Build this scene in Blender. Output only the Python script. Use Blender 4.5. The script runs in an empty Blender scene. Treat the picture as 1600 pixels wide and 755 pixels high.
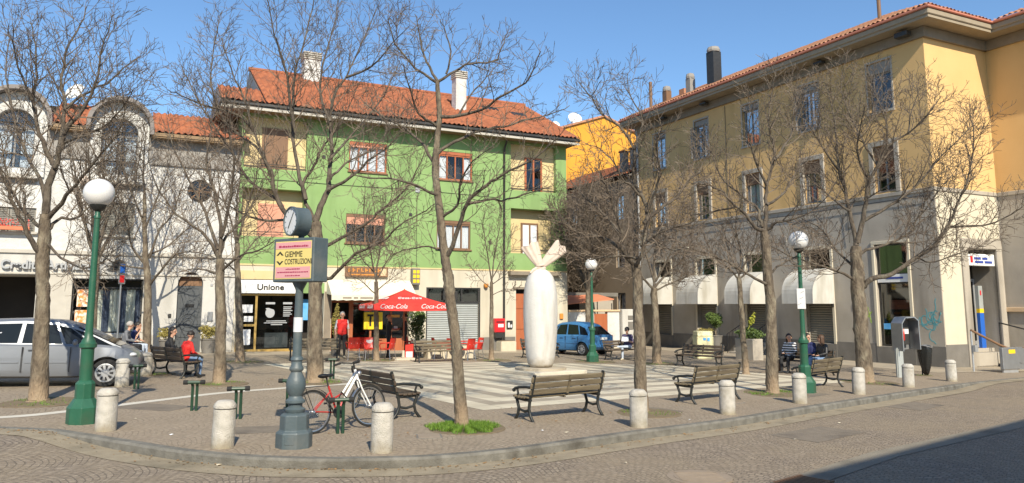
import bpy, bmesh, math, random
from mathutils import Vector, Matrix
random.seed(7)
SC = bpy.context.scene
COL = SC.collection
R = math.radians
sin, cos, pi = math.sin, math.cos, math.pi

# ---------------------------------------------------------------- the lie of the land and the survey of the photo
FPX, CX, YH, KP, CZ = 1180., 800., 478., 155., 2.05
CY = YH - KP
PIT = math.atan2(KP, FPX)
def gz(x, y):                      # the square falls gently to the right and to the back
    return -.017 * max(-30, min(30, x)) - .01 * max(0, y - 20)
def ray(px, py):
    a = (px - CX) / FPX; b = (CY - py) / FPX
    return (a, cos(PIT) - b * sin(PIT), sin(PIT) + b * cos(PIT))
def gp(px, py):                    # a point of the photo that lies on the ground
    d = ray(px, py); t = 10
    for _ in range(50):
        t = (gz(d[0] * t, d[1] * t) - CZ) / d[2]
    return Vector((d[0] * t, d[1] * t, gz(d[0] * t, d[1] * t)))
def at(px, py, Y):                 # a point of the photo at a known distance
    d = ray(px, py); t = Y / d[1]
    return Vector((d[0] * t, Y, CZ + d[2] * t))
def G(x, y, dz=0): return Vector((x, y, gz(x, y) + dz))

# ---------------------------------------------------------------- materials
MATS = {}
def mat(name, col, col2=None, scale=3., rough=.8, bump=0., bscale=40., metal=0., spec=.5, detail=6., contrast=1., coat=0., col3=None, scale3=.6, stretch=None, stretch3=None):
    if name in MATS: return MATS[name]
    m = bpy.data.materials.new(name); m.use_nodes = True
    nt = m.node_tree; N = nt.nodes; L = nt.links
    b = N['Principled BSDF']
    b.inputs['Roughness'].default_value = rough
    b.inputs['Metallic'].default_value = metal
    b.inputs['Specular IOR Level'].default_value = spec
    b.inputs['Coat Weight'].default_value = coat
    b.inputs['Base Color'].default_value = (*col, 1)
    tc = N.new('ShaderNodeTexCoord'); vec = tc.outputs['Object']
    if stretch:
        mp = N.new('ShaderNodeMapping'); mp.inputs['Scale'].default_value = stretch
        L.new(vec, mp.inputs['Vector']); vec = mp.outputs['Vector']
    if col2:
        n = N.new('ShaderNodeTexNoise'); n.inputs['Scale'].default_value = scale; n.inputs['Detail'].default_value = detail
        L.new(vec, n.inputs['Vector'])
        r = N.new('ShaderNodeMapRange'); w = .28 / contrast
        r.inputs['From Min'].default_value = .5 - w; r.inputs['From Max'].default_value = .5 + w
        L.new(n.outputs['Fac'], r.inputs['Value'])
        x = N.new('ShaderNodeMix'); x.data_type = 'RGBA'
        x.inputs['A'].default_value = (*col, 1); x.inputs['B'].default_value = (*col2, 1)
        L.new(r.outputs['Result'], x.inputs['Factor'])
        out = x.outputs['Result']
        if col3:
            n3 = N.new('ShaderNodeTexNoise'); n3.inputs['Scale'].default_value = scale3; n3.inputs['Detail'].default_value = 8
            v3 = vec
            if stretch3:
                m3 = N.new('ShaderNodeMapping'); m3.inputs['Scale'].default_value = stretch3; L.new(tc.outputs['Object'], m3.inputs['Vector']); v3 = m3.outputs['Vector']
            L.new(v3, n3.inputs['Vector'])
            r3 = N.new('ShaderNodeMapRange'); r3.inputs['From Min'].default_value = .52; r3.inputs['From Max'].default_value = .72
            L.new(n3.outputs['Fac'], r3.inputs['Value'])
            x3 = N.new('ShaderNodeMix'); x3.data_type = 'RGBA'; x3.inputs['B'].default_value = (*col3, 1)
            L.new(r3.outputs['Result'], x3.inputs['Factor']); L.new(out, x3.inputs['A']); out = x3.outputs['Result']
        L.new(out, b.inputs['Base Color'])
    if bump:
        n2 = N.new('ShaderNodeTexNoise'); n2.inputs['Scale'].default_value = bscale; n2.inputs['Detail'].default_value = 5
        L.new(vec, n2.inputs['Vector'])
        bp = N.new('ShaderNodeBump'); bp.inputs['Strength'].default_value = min(1, bump); bp.inputs['Distance'].default_value = .02 * max(1, bump)
        L.new(n2.outputs['Fac'], bp.inputs['Height']); L.new(bp.outputs['Normal'], b.inputs['Normal'])
    MATS[name] = m
    return m

def cobble(name, c1, c2, cj, size=.11, arc=1.25, amp=.9, bump=.7, dirt=None):
    """small porphyry setts laid in arcs"""
    m = bpy.data.materials.new(name); m.use_nodes = True
    nt = m.node_tree; N = nt.nodes; L = nt.links; b = N['Principled BSDF']
    b.inputs['Roughness'].default_value = .75
    tc = N.new('ShaderNodeTexCoord')
    mp = N.new('ShaderNodeMapping'); mp.inputs['Rotation'].default_value = (0, 0, R(37)); L.new(tc.outputs['Object'], mp.inputs['Vector'])
    wn = N.new('ShaderNodeTexNoise'); wn.inputs['Scale'].default_value = 1.3; L.new(mp.outputs['Vector'], wn.inputs['Vector'])
    wv = N.new('ShaderNodeVectorMath'); wv.operation = 'MULTIPLY_ADD'; wv.inputs[1].default_value = (.28, .28, 0)
    L.new(wn.outputs['Color'], wv.inputs[0]); L.new(mp.outputs['Vector'], wv.inputs[2])
    sx = N.new('ShaderNodeSeparateXYZ'); L.new(wv.outputs['Vector'], sx.inputs[0])
    pp = N.new('ShaderNodeMath'); pp.operation = 'PINGPONG'; pp.inputs[1].default_value = arc / 2; L.new(sx.outputs['X'], pp.inputs[0])
    sq = N.new('ShaderNodeMath'); sq.operation = 'MULTIPLY'; L.new(pp.outputs[0], sq.inputs[0]); L.new(pp.outputs[0], sq.inputs[1])
    ma = N.new('ShaderNodeMath'); ma.operation = 'MULTIPLY_ADD'; ma.inputs[1].default_value = amp
    L.new(sq.outputs[0], ma.inputs[0]); L.new(sx.outputs['Y'], ma.inputs[2])
    cb = N.new('ShaderNodeCombineXYZ'); L.new(sx.outputs['X'], cb.inputs['X']); L.new(ma.outputs[0], cb.inputs['Y'])
    br = N.new('ShaderNodeTexBrick'); br.inputs['Scale'].default_value = 1
    br.inputs['Brick Width'].default_value = size; br.inputs['Row Height'].default_value = size * .95
    br.inputs['Mortar Size'].default_value = size * .09; br.inputs['Mortar Smooth'].default_value = .6
    br.inputs['Color1'].default_value = (*c1, 1); br.inputs['Color2'].default_value = (*c2, 1); br.inputs['Mortar'].default_value = (*cj, 1)
    L.new(cb.outputs[0], br.inputs['Vector'])
    n = N.new('ShaderNodeTexNoise'); n.inputs['Scale'].default_value = .5; n.inputs['Detail'].default_value = 9; n.inputs['Roughness'].default_value = .65
    L.new(tc.outputs['Object'], n.inputs['Vector'])
    r = N.new('ShaderNodeMapRange'); r.inputs['From Min'].default_value = .38; r.inputs['From Max'].default_value = .68
    r.inputs['To Max'].default_value = .75; L.new(n.outputs['Fac'], r.inputs['Value'])
    x = N.new('ShaderNodeMix'); x.data_type = 'RGBA'; x.inputs['B'].default_value = (*(dirt or cj), 1)
    L.new(br.outputs['Color'], x.inputs['A']); L.new(r.outputs['Result'], x.inputs['Factor'])
    g = N.new('ShaderNodeTexNoise'); g.inputs['Scale'].default_value = 19; g.inputs['Detail'].default_value = 4; L.new(tc.outputs['Object'], g.inputs['Vector'])
    mm = N.new('ShaderNodeMix'); mm.data_type = 'RGBA'; mm.blend_type = 'OVERLAY'; mm.inputs['Factor'].default_value = .5
    L.new(x.outputs['Result'], mm.inputs['A']); L.new(g.outputs['Fac'], mm.inputs['B'])
    L.new(mm.outputs['Result'], b.inputs['Base Color'])
    bp = N.new('ShaderNodeBump'); bp.inputs['Strength'].default_value = bump; bp.inputs['Distance'].default_value = .03; bp.invert = True
    ad = N.new('ShaderNodeMath'); ad.operation = 'MULTIPLY_ADD'; ad.inputs[1].default_value = -.35
    L.new(g.outputs['Fac'], ad.inputs[0]); L.new(br.outputs['Fac'], ad.inputs[2])
    L.new(ad.outputs[0], bp.inputs['Height']); L.new(bp.outputs['Normal'], b.inputs['Normal'])
    MATS[name] = m
    return m

def stripes(name, ca, cb_, axis, pitch, duty, rough=.8, ang=0, bump=0):
    """a material of straight bands across one object axis"""
    m = bpy.data.materials.new(name); m.use_nodes = True
    nt = m.node_tree; N = nt.nodes; L = nt.links; b = N['Principled BSDF']; b.inputs['Roughness'].default_value = rough
    tc = N.new('ShaderNodeTexCoord'); s = N.new('ShaderNodeSeparateXYZ'); L.new(tc.outputs['Object'], s.inputs[0])
    d = N.new('ShaderNodeMath'); d.operation = 'DIVIDE'; d.inputs[1].default_value = pitch; L.new(s.outputs[axis], d.inputs[0])
    f = N.new('ShaderNodeMath'); f.operation = 'FRACT'; L.new(d.outputs[0], f.inputs[0])
    g = N.new('ShaderNodeMath'); g.operation = 'GREATER_THAN'; g.inputs[1].default_value = duty; L.new(f.outputs[0], g.inputs[0])
    x = N.new('ShaderNodeMix'); x.data_type = 'RGBA'; x.inputs['A'].default_value = (*ca, 1); x.inputs['B'].default_value = (*cb_, 1)
    L.new(g.outputs[0], x.inputs['Factor']); L.new(x.outputs['Result'], b.inputs['Base Color'])
    MATS[name] = m
    return m

def glassmat(name, tint=(.75, .8, .82), mixv=.16, rough=.03):
    m = bpy.data.materials.new(name); m.use_nodes = True
    nt = m.node_tree; N = nt.nodes; L = nt.links; N.remove(N['Principled BSDF'])
    t = N.new('ShaderNodeBsdfTransparent'); t.inputs[0].default_value = (*tint, 1)
    g = N.new('ShaderNodeBsdfGlossy'); g.inputs['Roughness'].default_value = rough; g.inputs[0].default_value = (.9, .92, .95, 1)
    x = N.new('ShaderNodeMixShader'); fr = N.new('ShaderNodeFresnel'); fr.inputs[0].default_value = 1.5
    a = N.new('ShaderNodeMath'); a.operation = 'ADD'; a.inputs[1].default_value = mixv - .02; a.use_clamp = True
    fm = N.new('ShaderNodeMath'); fm.operation = 'MULTIPLY'; fm.inputs[1].default_value = .5; L.new(fr.outputs[0], fm.inputs[0]); L.new(fm.outputs[0], a.inputs[0]); L.new(a.outputs[0], x.inputs[0]); L.new(t.outputs[0], x.inputs[1]); L.new(g.outputs[0], x.inputs[2])
    L.new(x.outputs[0], N['Material Output'].inputs[0])
    MATS[name] = m
    return m

M = MATS
mat('green_plaster', (.205, .325, .115), (.245, .37, .145), 1.2, .9, .35, 25, col3=(.165, .255, .095), scale3=1.1, stretch3=(1, 1, .16), contrast=1.2)
mat('cream_plaster', (.58, .455, .225), (.63, .5, .28), 1.5, .9, .2, 25)
mat('ground_plaster', (.52, .475, .375), (.58, .535, .43), 1.2, .9, .2, 25, col3=(.43, .385, .295), scale3=1.1, stretch3=(1, 1, .2))
mat('bank_plaster', (.54, .53, .505), (.62, .61, .58), 3.0, .9, 1.6, 7, col3=(.43, .415, .38), scale3=1.2, stretch3=(1, 1, .25))
mat('bank_smooth', (.49, .475, .445), (.55, .535, .5), 1.5, .85, .15, 20, col3=(.4, .385, .35), scale3=1.0, stretch3=(1, 1, .2))
mat('bank_stone', (.42, .39, .34), (.5, .47, .41), 2.5, .8, .3, 15)
mat('bank_cornice', (.25, .23, .21), (.31, .29, .26), 2, .85, .3, 15)
mat('lead', (.16, .14, .13), (.22, .19, .17), 3, .6, .2, 12)
mat('ochre', (.62, .395, .165), (.68, .45, .2), .8, .92, .3, 22, col3=(.5, .325, .125), scale3=.8, stretch3=(1, 1, .15))
mat('stone', (.36, .32, .265), (.44, .395, .33), 1.4, .8, .3, 14, col3=(.255, .225, .185), scale3=.9, stretch3=(1, 1, .22))
mat('stone_dark', (.14, .13, .115), (.2, .185, .165), 2, .75, .3, 14)
mat('stone_light', (.56, .5, .38), (.62, .56, .44), 2, .8, .2, 14)
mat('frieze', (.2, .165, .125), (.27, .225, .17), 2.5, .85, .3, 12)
mat('soffit', (.27, .22, .155), (.34, .28, .2), 2, .85)
mat('gutter_red', (.46, .16, .1), (.52, .2, .13), 1.5, .6)
mat('wood_soffit', (.22, .145, .08), (.3, .2, .11), 4, .8, stretch=(1, 6, 1))
mat('roof_tile', (.235, .075, .035), (.37, .125, .055), 3.5, .85, .3, 20, col3=(.19, .07, .038), scale3=1.6, contrast=1.8)
mat('roof_tile_old', (.4, .17, .09), (.5, .25, .14), 2.2, .85, .3, 20, col3=(.3, .18, .11), scale3=.8)
mat('orange_plaster', (.66, .29, .03), (.7, .33, .042), .5, .9, .1, 20, col3=(.58, .25, .028), scale3=.3, stretch3=(1, 1, .3))
mat('brown_plaster', (.25, .19, .13), (.32, .25, .18), 1, .9, .2, 20)
mat('red_wood', (.33, .09, .035), (.4, .13, .05), 6, .55, stretch=(1, 1, .2))
mat('brown_wood', (.16, .085, .045), (.22, .12, .06), 6, .6, stretch=(1, 1, .2))
mat('grey_wood', (.17, .165, .16), (.25, .245, .24), 5, .7, stretch=(1, 1, .25))
mat('salmon_blind', (.56, .25, .16), (.62, .3, .2), 3, .7)
mat('white_cloth', (.72, .73, .74), (.58, .6, .63), 9, .9, stretch=(3, 1, .4))
mat('interior', (.018, .016, .015), (.04, .034, .03), 1.2, .9)  # near-black stands for the darkness of unlit rooms, openings and the drain
mat('gold_frame', (.5, .33, .1), (.56, .38, .13), 3, .35, metal=.4)
mat('shutter', (.36, .38, .37), (.42, .44, .43), 2, .5, metal=.2)
mat('shutter_dark', (.2, .19, .165), (.25, .235, .2), 2, .6, metal=.1)
mat('awning_cream', (.62, .575, .46), (.68, .63, .52), 3, .9, .1, 30)
mat('awning_white', (.49, .475, .435), (.57, .555, .51), 2, .85, .25, 6, col3=(.39, .365, .31), scale3=1.6, stretch3=(1, 1, .3))
mat('dark_metal', (.035, .035, .035), (.06, .058, .055), 8, .5, metal=.4)
mat('grey_metal', (.3, .31, .32), (.36, .37, .38), 4, .4, metal=.6)
mat('alu', (.42, .43, .44), (.5, .51, .52), 4, .4, metal=.5)
mat('white_paint', (.78, .78, .76), (.82, .82, .8), 3, .5)
mat('black_paint', (.015, .015, .016), None, rough=.4)
mat('grey_door', (.06, .068, .074), (.085, .092, .1), 4, .6)
mat('lamp_green', (.014, .082, .046), (.024, .115, .064), 5, .45, .15, 30, col3=(.04, .085, .05), scale3=2.5)
mat('rack_green', (.012, .045, .026), (.02, .06, .034), 6, .45)
mat('clock_grey', (.062, .09, .102), (.095, .12, .132), 5, .5, .2, 25, col3=(.125, .138, .138), scale3=2.2)
mat('bench_wood', (.115, .088, .054), (.185, .15, .094), 5, .75, .5, 30, col3=(.06, .046, .032), scale3=4, stretch=(.35, 3, 3), contrast=1.5)
mat('bench_wood_brown', (.06, .044, .032), (.1, .072, .048), 5, .65, .35, 30, stretch=(.35, 3, 3))
mat('iron', (.012, .014, .014), (.025, .027, .026), 7, .5, .2, 40)
mat('concrete', (.38, .36, .315), (.53, .5, .45), 9, .85, .9, 60, col3=(.24, .21, .16), scale3=4.5, contrast=1.6)
mat('planter_concrete', (.5, .44, .33), (.58, .52, .4), 5, .9, .4, 40)
mat('statue_white', (.55, .535, .505), (.62, .61, .585), 3.2, .65, .5, 14, col3=(.4, .37, .32), scale3=2.0, stretch3=(1, 1, .18))
mat('statue_pink', (.56, .44, .35), (.64, .54, .46), 5, .7, .3, 25)
mat('slab_cream', (.5, .45, .35), (.58, .53, .43), 3, .8, .2, 25)
mat('bark', (.19, .145, .1), (.3, .245, .175), 5, .9, .9, 22, col3=(.13, .1, .07), scale3=3, stretch=(1, 1, .35))
mat('bark_pale', (.34, .27, .185), (.42, .345, .245), 4, .9, .7, 22, col3=(.24, .19, .13), scale3=3, stretch=(1, 1, .4))
mat('twig', (.115, .087, .064), (.19, .148, .108), 3, .9)
mat('kerb_stone', (.12, .114, .098), (.2, .19, .165), 6, .8, .5, 40, col3=(.08, .073, .06), scale3=2.2, contrast=1.4)
mat('gutter', (.235, .195, .135), (.33, .28, .2), 4, .85, .5, 40, col3=(.17, .145, .1), scale3=1.4)
mat('slab_stone', (.2, .175, .135), (.265, .235, .185), 2, .8, .4, 30, col3=(.15, .135, .105), scale3=1.2)
mat('manhole', (.25, .2, .15), (.31, .25, .19), 5, .7, .4, 30)
mat('dead_leaf', (.2, .11, .045), (.32, .2, .09), 9, .8)
mat('patch', (.16, .135, .105), (.22, .185, .145), 5, .9, .5, 40, col3=(.12, .1, .08), scale3=2)
mat('strip_stone', (.52, .49, .42), (.6, .57, .5), 4, .8, .2, 30)
mat('sidewalk', (.33, .275, .2), (.39, .33, .245), 2.5, .85, .25, 40, col3=(.28, .245, .2), scale3=.7)
mat('earth', (.14, .105, .065), (.2, .155, .095), 6, .95, .6, 30)
mat('terrain', (.2, .185, .16), (.25, .23, .2), .4, .95)
mat('blade', (.05, .125, .01), (.16, .27, .025), 14, .7, contrast=1.5)
mat('leaf', (.045, .085, .02), (.12, .17, .03), 5, .6)
mat('leaf_yellow', (.2, .17, .04), (.3, .24, .06), 5, .7)
mat('leaf_bright', (.4, .42, .05), (.5, .5, .08), 5, .6)
mat('red_plastic', (.56, .03, .02), (.62, .045, .03), 3, .4)
mat('red_cloth', (.68, .028, .022), (.74, .05, .035), 2, .75, .15, 20)
mat('bike_red', (.38, .02, .02), (.44, .03, .025), 4, .4)
mat('red_mail', (.6, .02, .025), None, rough=.4)
mat('steel', (.5, .5, .5), (.58, .58, .58), 6, .3, metal=.9)
mat('rubber', (.018, .018, .018), None, rough=.85)
mat('silver_paint', (.2, .215, .24), (.225, .24, .265), 2, .38, metal=.35, coat=.35)
mat('blue_paint', (.045, .18, .4), (.055, .2, .43), 2, .4, metal=.1, coat=.4)
mat('car_black', (.02, .02, .022), None, rough=.5)
mat('car_glass', (.008, .011, .013), None, rough=.05, spec=.3)
mat('red_glass', (.5, .02, .015), None, rough=.15)
mat('clear_glass', (.62, .64, .66), None, rough=.12)
mat('skin', (.5, .28, .19), (.56, .33, .23), 6, .6)
mat('hair_black', (.012, .01, .009), (.03, .022, .018), 20, .6)
mat('hair_brown', (.06, .032, .02), (.1, .055, .03), 20, .6)
mat('hair_grey', (.3, .28, .26), (.4, .38, .35), 20, .7)
mat('denim', (.12, .2, .34), (.18, .27, .42), 9, .85)
mat('denim_pale', (.4, .47, .58), (.5, .56, .65), 9, .85)
mat('cloth_black', (.014, .014, .016), (.03, .03, .033), 9, .8)
mat('cloth_navy', (.015, .022, .09), (.025, .035, .13), 9, .8)
mat('cloth_grey', (.13, .135, .15), (.18, .185, .2), 9, .85)
mat('cloth_red', (.68, .02, .015), (.74, .035, .03), 9, .75)
mat('cloth_white', (.72, .72, .72), (.64, .64, .65), 9, .85)
mat('cloth_purple', (.075, .06, .13), (.11, .085, .17), 9, .85)
mat('shoe_beige', (.55, .48, .36), None, rough=.8)
mat('leather', (.02, .02, .021), (.045, .045, .047), 8, .4)
stripes('striped_cloth', (.75, .75, .75), (.02, .02, .025), 'Z', .085, .5)
stripes('striped_curtain', (.62, .63, .54), (.07, .09, .14), 'X', .6, .55)
mat('terrace_cloth', (.62, .2, .1), (.68, .26, .14), 3, .8)
mat('globe', (.66, .65, .635), (.7, .69, .675), 4, .25)
mat('yellow_panel', (.66, .53, .17), (.7, .57, .21), 2, .6)
mat('pink_panel', (.62, .29, .3), (.66, .34, .35), 2, .6)
mat('ink', (.02, .018, .016), None, rough=.7)
mat('ink_red', (.35, .03, .09), None, rough=.7)
mat('ink_orange', (.6, .24, .04), None, rough=.7)
mat('ink_blue', (.03, .06, .3), None, rough=.7)
mat('ink_grey', (.36, .37, .38), None, rough=.7)
mat('sign_yellow', (.82, .55, .02), None, rough=.5)
mat('sign_blue', (.02, .12, .5), None, rough=.5)
mat('poster_blue', (.05, .32, .72), (.2, .5, .8), 3, .6)
mat('poster_orange', (.75, .25, .05), (.8, .7, .6), 7, .6, contrast=3)
mat('brick_red', (.55, .16, .08), (.62, .22, .12), 3, .85)
mat('paint_cyan', (.12, .38, .42), None, rough=.8)
mat('paint_green', (.4, .55, .12), None, rough=.8)
mat('cream_bin', (.66, .6, .34), (.72, .67, .42), 3, .6)
mat('bag', (.012, .013, .013), (.02, .021, .021), 6, .25, .5, 18)
mat('tan_ledge', (.6, .42, .25), (.66, .48, .3), 3, .8)
glassmat('glass', (.9, .92, .93), .05); glassmat('glass_dark', (.35, .38, .4), .06)
glassmat('hood_glass', (.6, .62, .62), .25, .25)
cobble('road_setts', (.2, .16, .122), (.285, .235, .182), (.135, .11, .085), .1, 1.25, .9, .65, dirt=(.28, .225, .155))
cobble('pavement_setts', (.255, .205, .15), (.31, .255, .19), (.185, .148, .108), .1, 1.2, .9, .5, dirt=(.31, .25, .185))

def plaza_mat():
    """pale and dark stone laid in squares, one inside the other, round the sculpture"""
    m = bpy.data.materials.new('plaza_stone'); m.use_nodes = True
    nt = m.node_tree; N = nt.nodes; L = nt.links; b = N['Principled BSDF']; b.inputs['Roughness'].default_value = .7
    tc = N.new('ShaderNodeTexCoord'); mp = N.new('ShaderNodeMapping'); mp.inputs['Rotation'].default_value = (0, 0, R(-36))
    mp0 = N.new('ShaderNodeMapping'); mp0.inputs['Location'].default_value = (-.92, -24.66, 0); L.new(tc.outputs['Object'], mp0.inputs['Vector'])
    L.new(mp0.outputs['Vector'], mp.inputs['Vector'])
    s = N.new('ShaderNodeSeparateXYZ'); L.new(mp.outputs['Vector'], s.inputs[0])
    ax = N.new('ShaderNodeMath'); ax.operation = 'ABSOLUTE'; L.new(s.outputs['X'], ax.inputs[0])
    ay = N.new('ShaderNodeMath'); ay.operation = 'ABSOLUTE'; L.new(s.outputs['Y'], ay.inputs[0])
    mx = N.new('ShaderNodeMath'); mx.operation = 'MAXIMUM'; L.new(ax.outputs[0], mx.inputs[0]); L.new(ay.outputs[0], mx.inputs[1])
    mn = N.new('ShaderNodeMath'); mn.operation = 'MINIMUM'; L.new(ax.outputs[0], mn.inputs[0]); L.new(ay.outputs[0], mn.inputs[1])
    d = N.new('ShaderNodeMath'); d.operation = 'DIVIDE'; d.inputs[1].default_value = .96; L.new(mx.outputs[0], d.inputs[0])
    f = N.new('ShaderNodeMath'); f.operation = 'FRACT'; L.new(d.outputs[0], f.inputs[0])
    g = N.new('ShaderNodeMath'); g.operation = 'LESS_THAN'; g.inputs[1].default_value = .42; L.new(f.outputs[0], g.inputs[0])
    # joints between slabs
    d2 = N.new('ShaderNodeMath'); d2.operation = 'DIVIDE'; d2.inputs[1].default_value = .56; L.new(mn.outputs[0], d2.inputs[0])
    f2 = N.new('ShaderNodeMath'); f2.operation = 'FRACT'; L.new(d2.outputs[0], f2.inputs[0])
    j = N.new('ShaderNodeMath'); j.operation = 'LESS_THAN'; j.inputs[1].default_value = .025; L.new(f2.outputs[0], j.inputs[0])
    n = N.new('ShaderNodeTexNoise'); n.inputs['Scale'].default_value = 1.1; n.inputs['Detail'].default_value = 9; L.new(tc.outputs['Object'], n.inputs['Vector'])
    def pair(a, c):
        x = N.new('ShaderNodeMix'); x.data_type = 'RGBA'; x.inputs['A'].default_value = (*a, 1); x.inputs['B'].default_value = (*c, 1)
        r = N.new('ShaderNodeMapRange'); r.inputs['From Min'].default_value = .35; r.inputs['From Max'].default_value = .65
        L.new(n.outputs['Fac'], r.inputs['Value']); L.new(r.outputs[0], x.inputs['Factor']); return x.outputs['Result']
    light = pair((.48, .43, .33), (.62, .565, .44)); dark = pair((.285, .245, .19), (.37, .32, .25))
    x = N.new('ShaderNodeMix'); x.data_type = 'RGBA'; L.new(g.outputs[0], x.inputs['Factor']); L.new(light, x.inputs['A']); L.new(dark, x.inputs['B'])
    x2 = N.new('ShaderNodeMix'); x2.data_type = 'RGBA'; L.new(j.outputs[0], x2.inputs['Factor']); L.new(x.outputs['Result'], x2.inputs['A']); x2.inputs['B'].default_value = (.2, .18, .15, 1)
    L.new(x2.outputs['Result'], b.inputs['Base Color'])
    MATS['plaza_stone'] = m
plaza_mat()

def dirty_foot(name, z0, z1, c, amount=.8, nscale=5):
    m = MATS[name]; nt = m.node_tree; N = nt.nodes; L = nt.links; bs = N['Principled BSDF']; src = bs.inputs['Base Color'].links[0].from_socket
    tc = N.new('ShaderNodeTexCoord'); s = N.new('ShaderNodeSeparateXYZ'); L.new(tc.outputs['Object'], s.inputs[0])
    n = N.new('ShaderNodeTexNoise'); n.inputs['Scale'].default_value = nscale; n.inputs['Detail'].default_value = 6; L.new(tc.outputs['Object'], n.inputs['Vector'])
    ad = N.new('ShaderNodeMath'); ad.operation = 'MULTIPLY_ADD'; ad.inputs[1].default_value = (z1 - z0) * 1.2; L.new(n.outputs['Fac'], ad.inputs[0]); L.new(s.outputs['Z'], ad.inputs[2])
    r = N.new('ShaderNodeMapRange'); w = (z1 - z0) * .6; r.inputs['From Min'].default_value = z0 + w; r.inputs['From Max'].default_value = z1 + w; r.inputs['To Min'].default_value = amount; r.inputs['To Max'].default_value = 0; L.new(ad.outputs[0], r.inputs['Value'])
    x = N.new('ShaderNodeMix'); x.data_type = 'RGBA'; x.inputs['B'].default_value = (*c, 1); L.new(r.outputs[0], x.inputs['Factor']); L.new(src, x.inputs['A']); L.new(x.outputs['Result'], bs.inputs['Base Color'])
dirty_foot('statue_white', .15, .5, (.33, .26, .16), .75, 6); dirty_foot('concrete', 0, .16, (.3, .25, .16), .7, 9); dirty_foot('bank_smooth', .1, .9, (.3, .28, .24), .6, 2); dirty_foot('ground_plaster', .3, .9, (.33, .29, .23), .5, 2.5)
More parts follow.
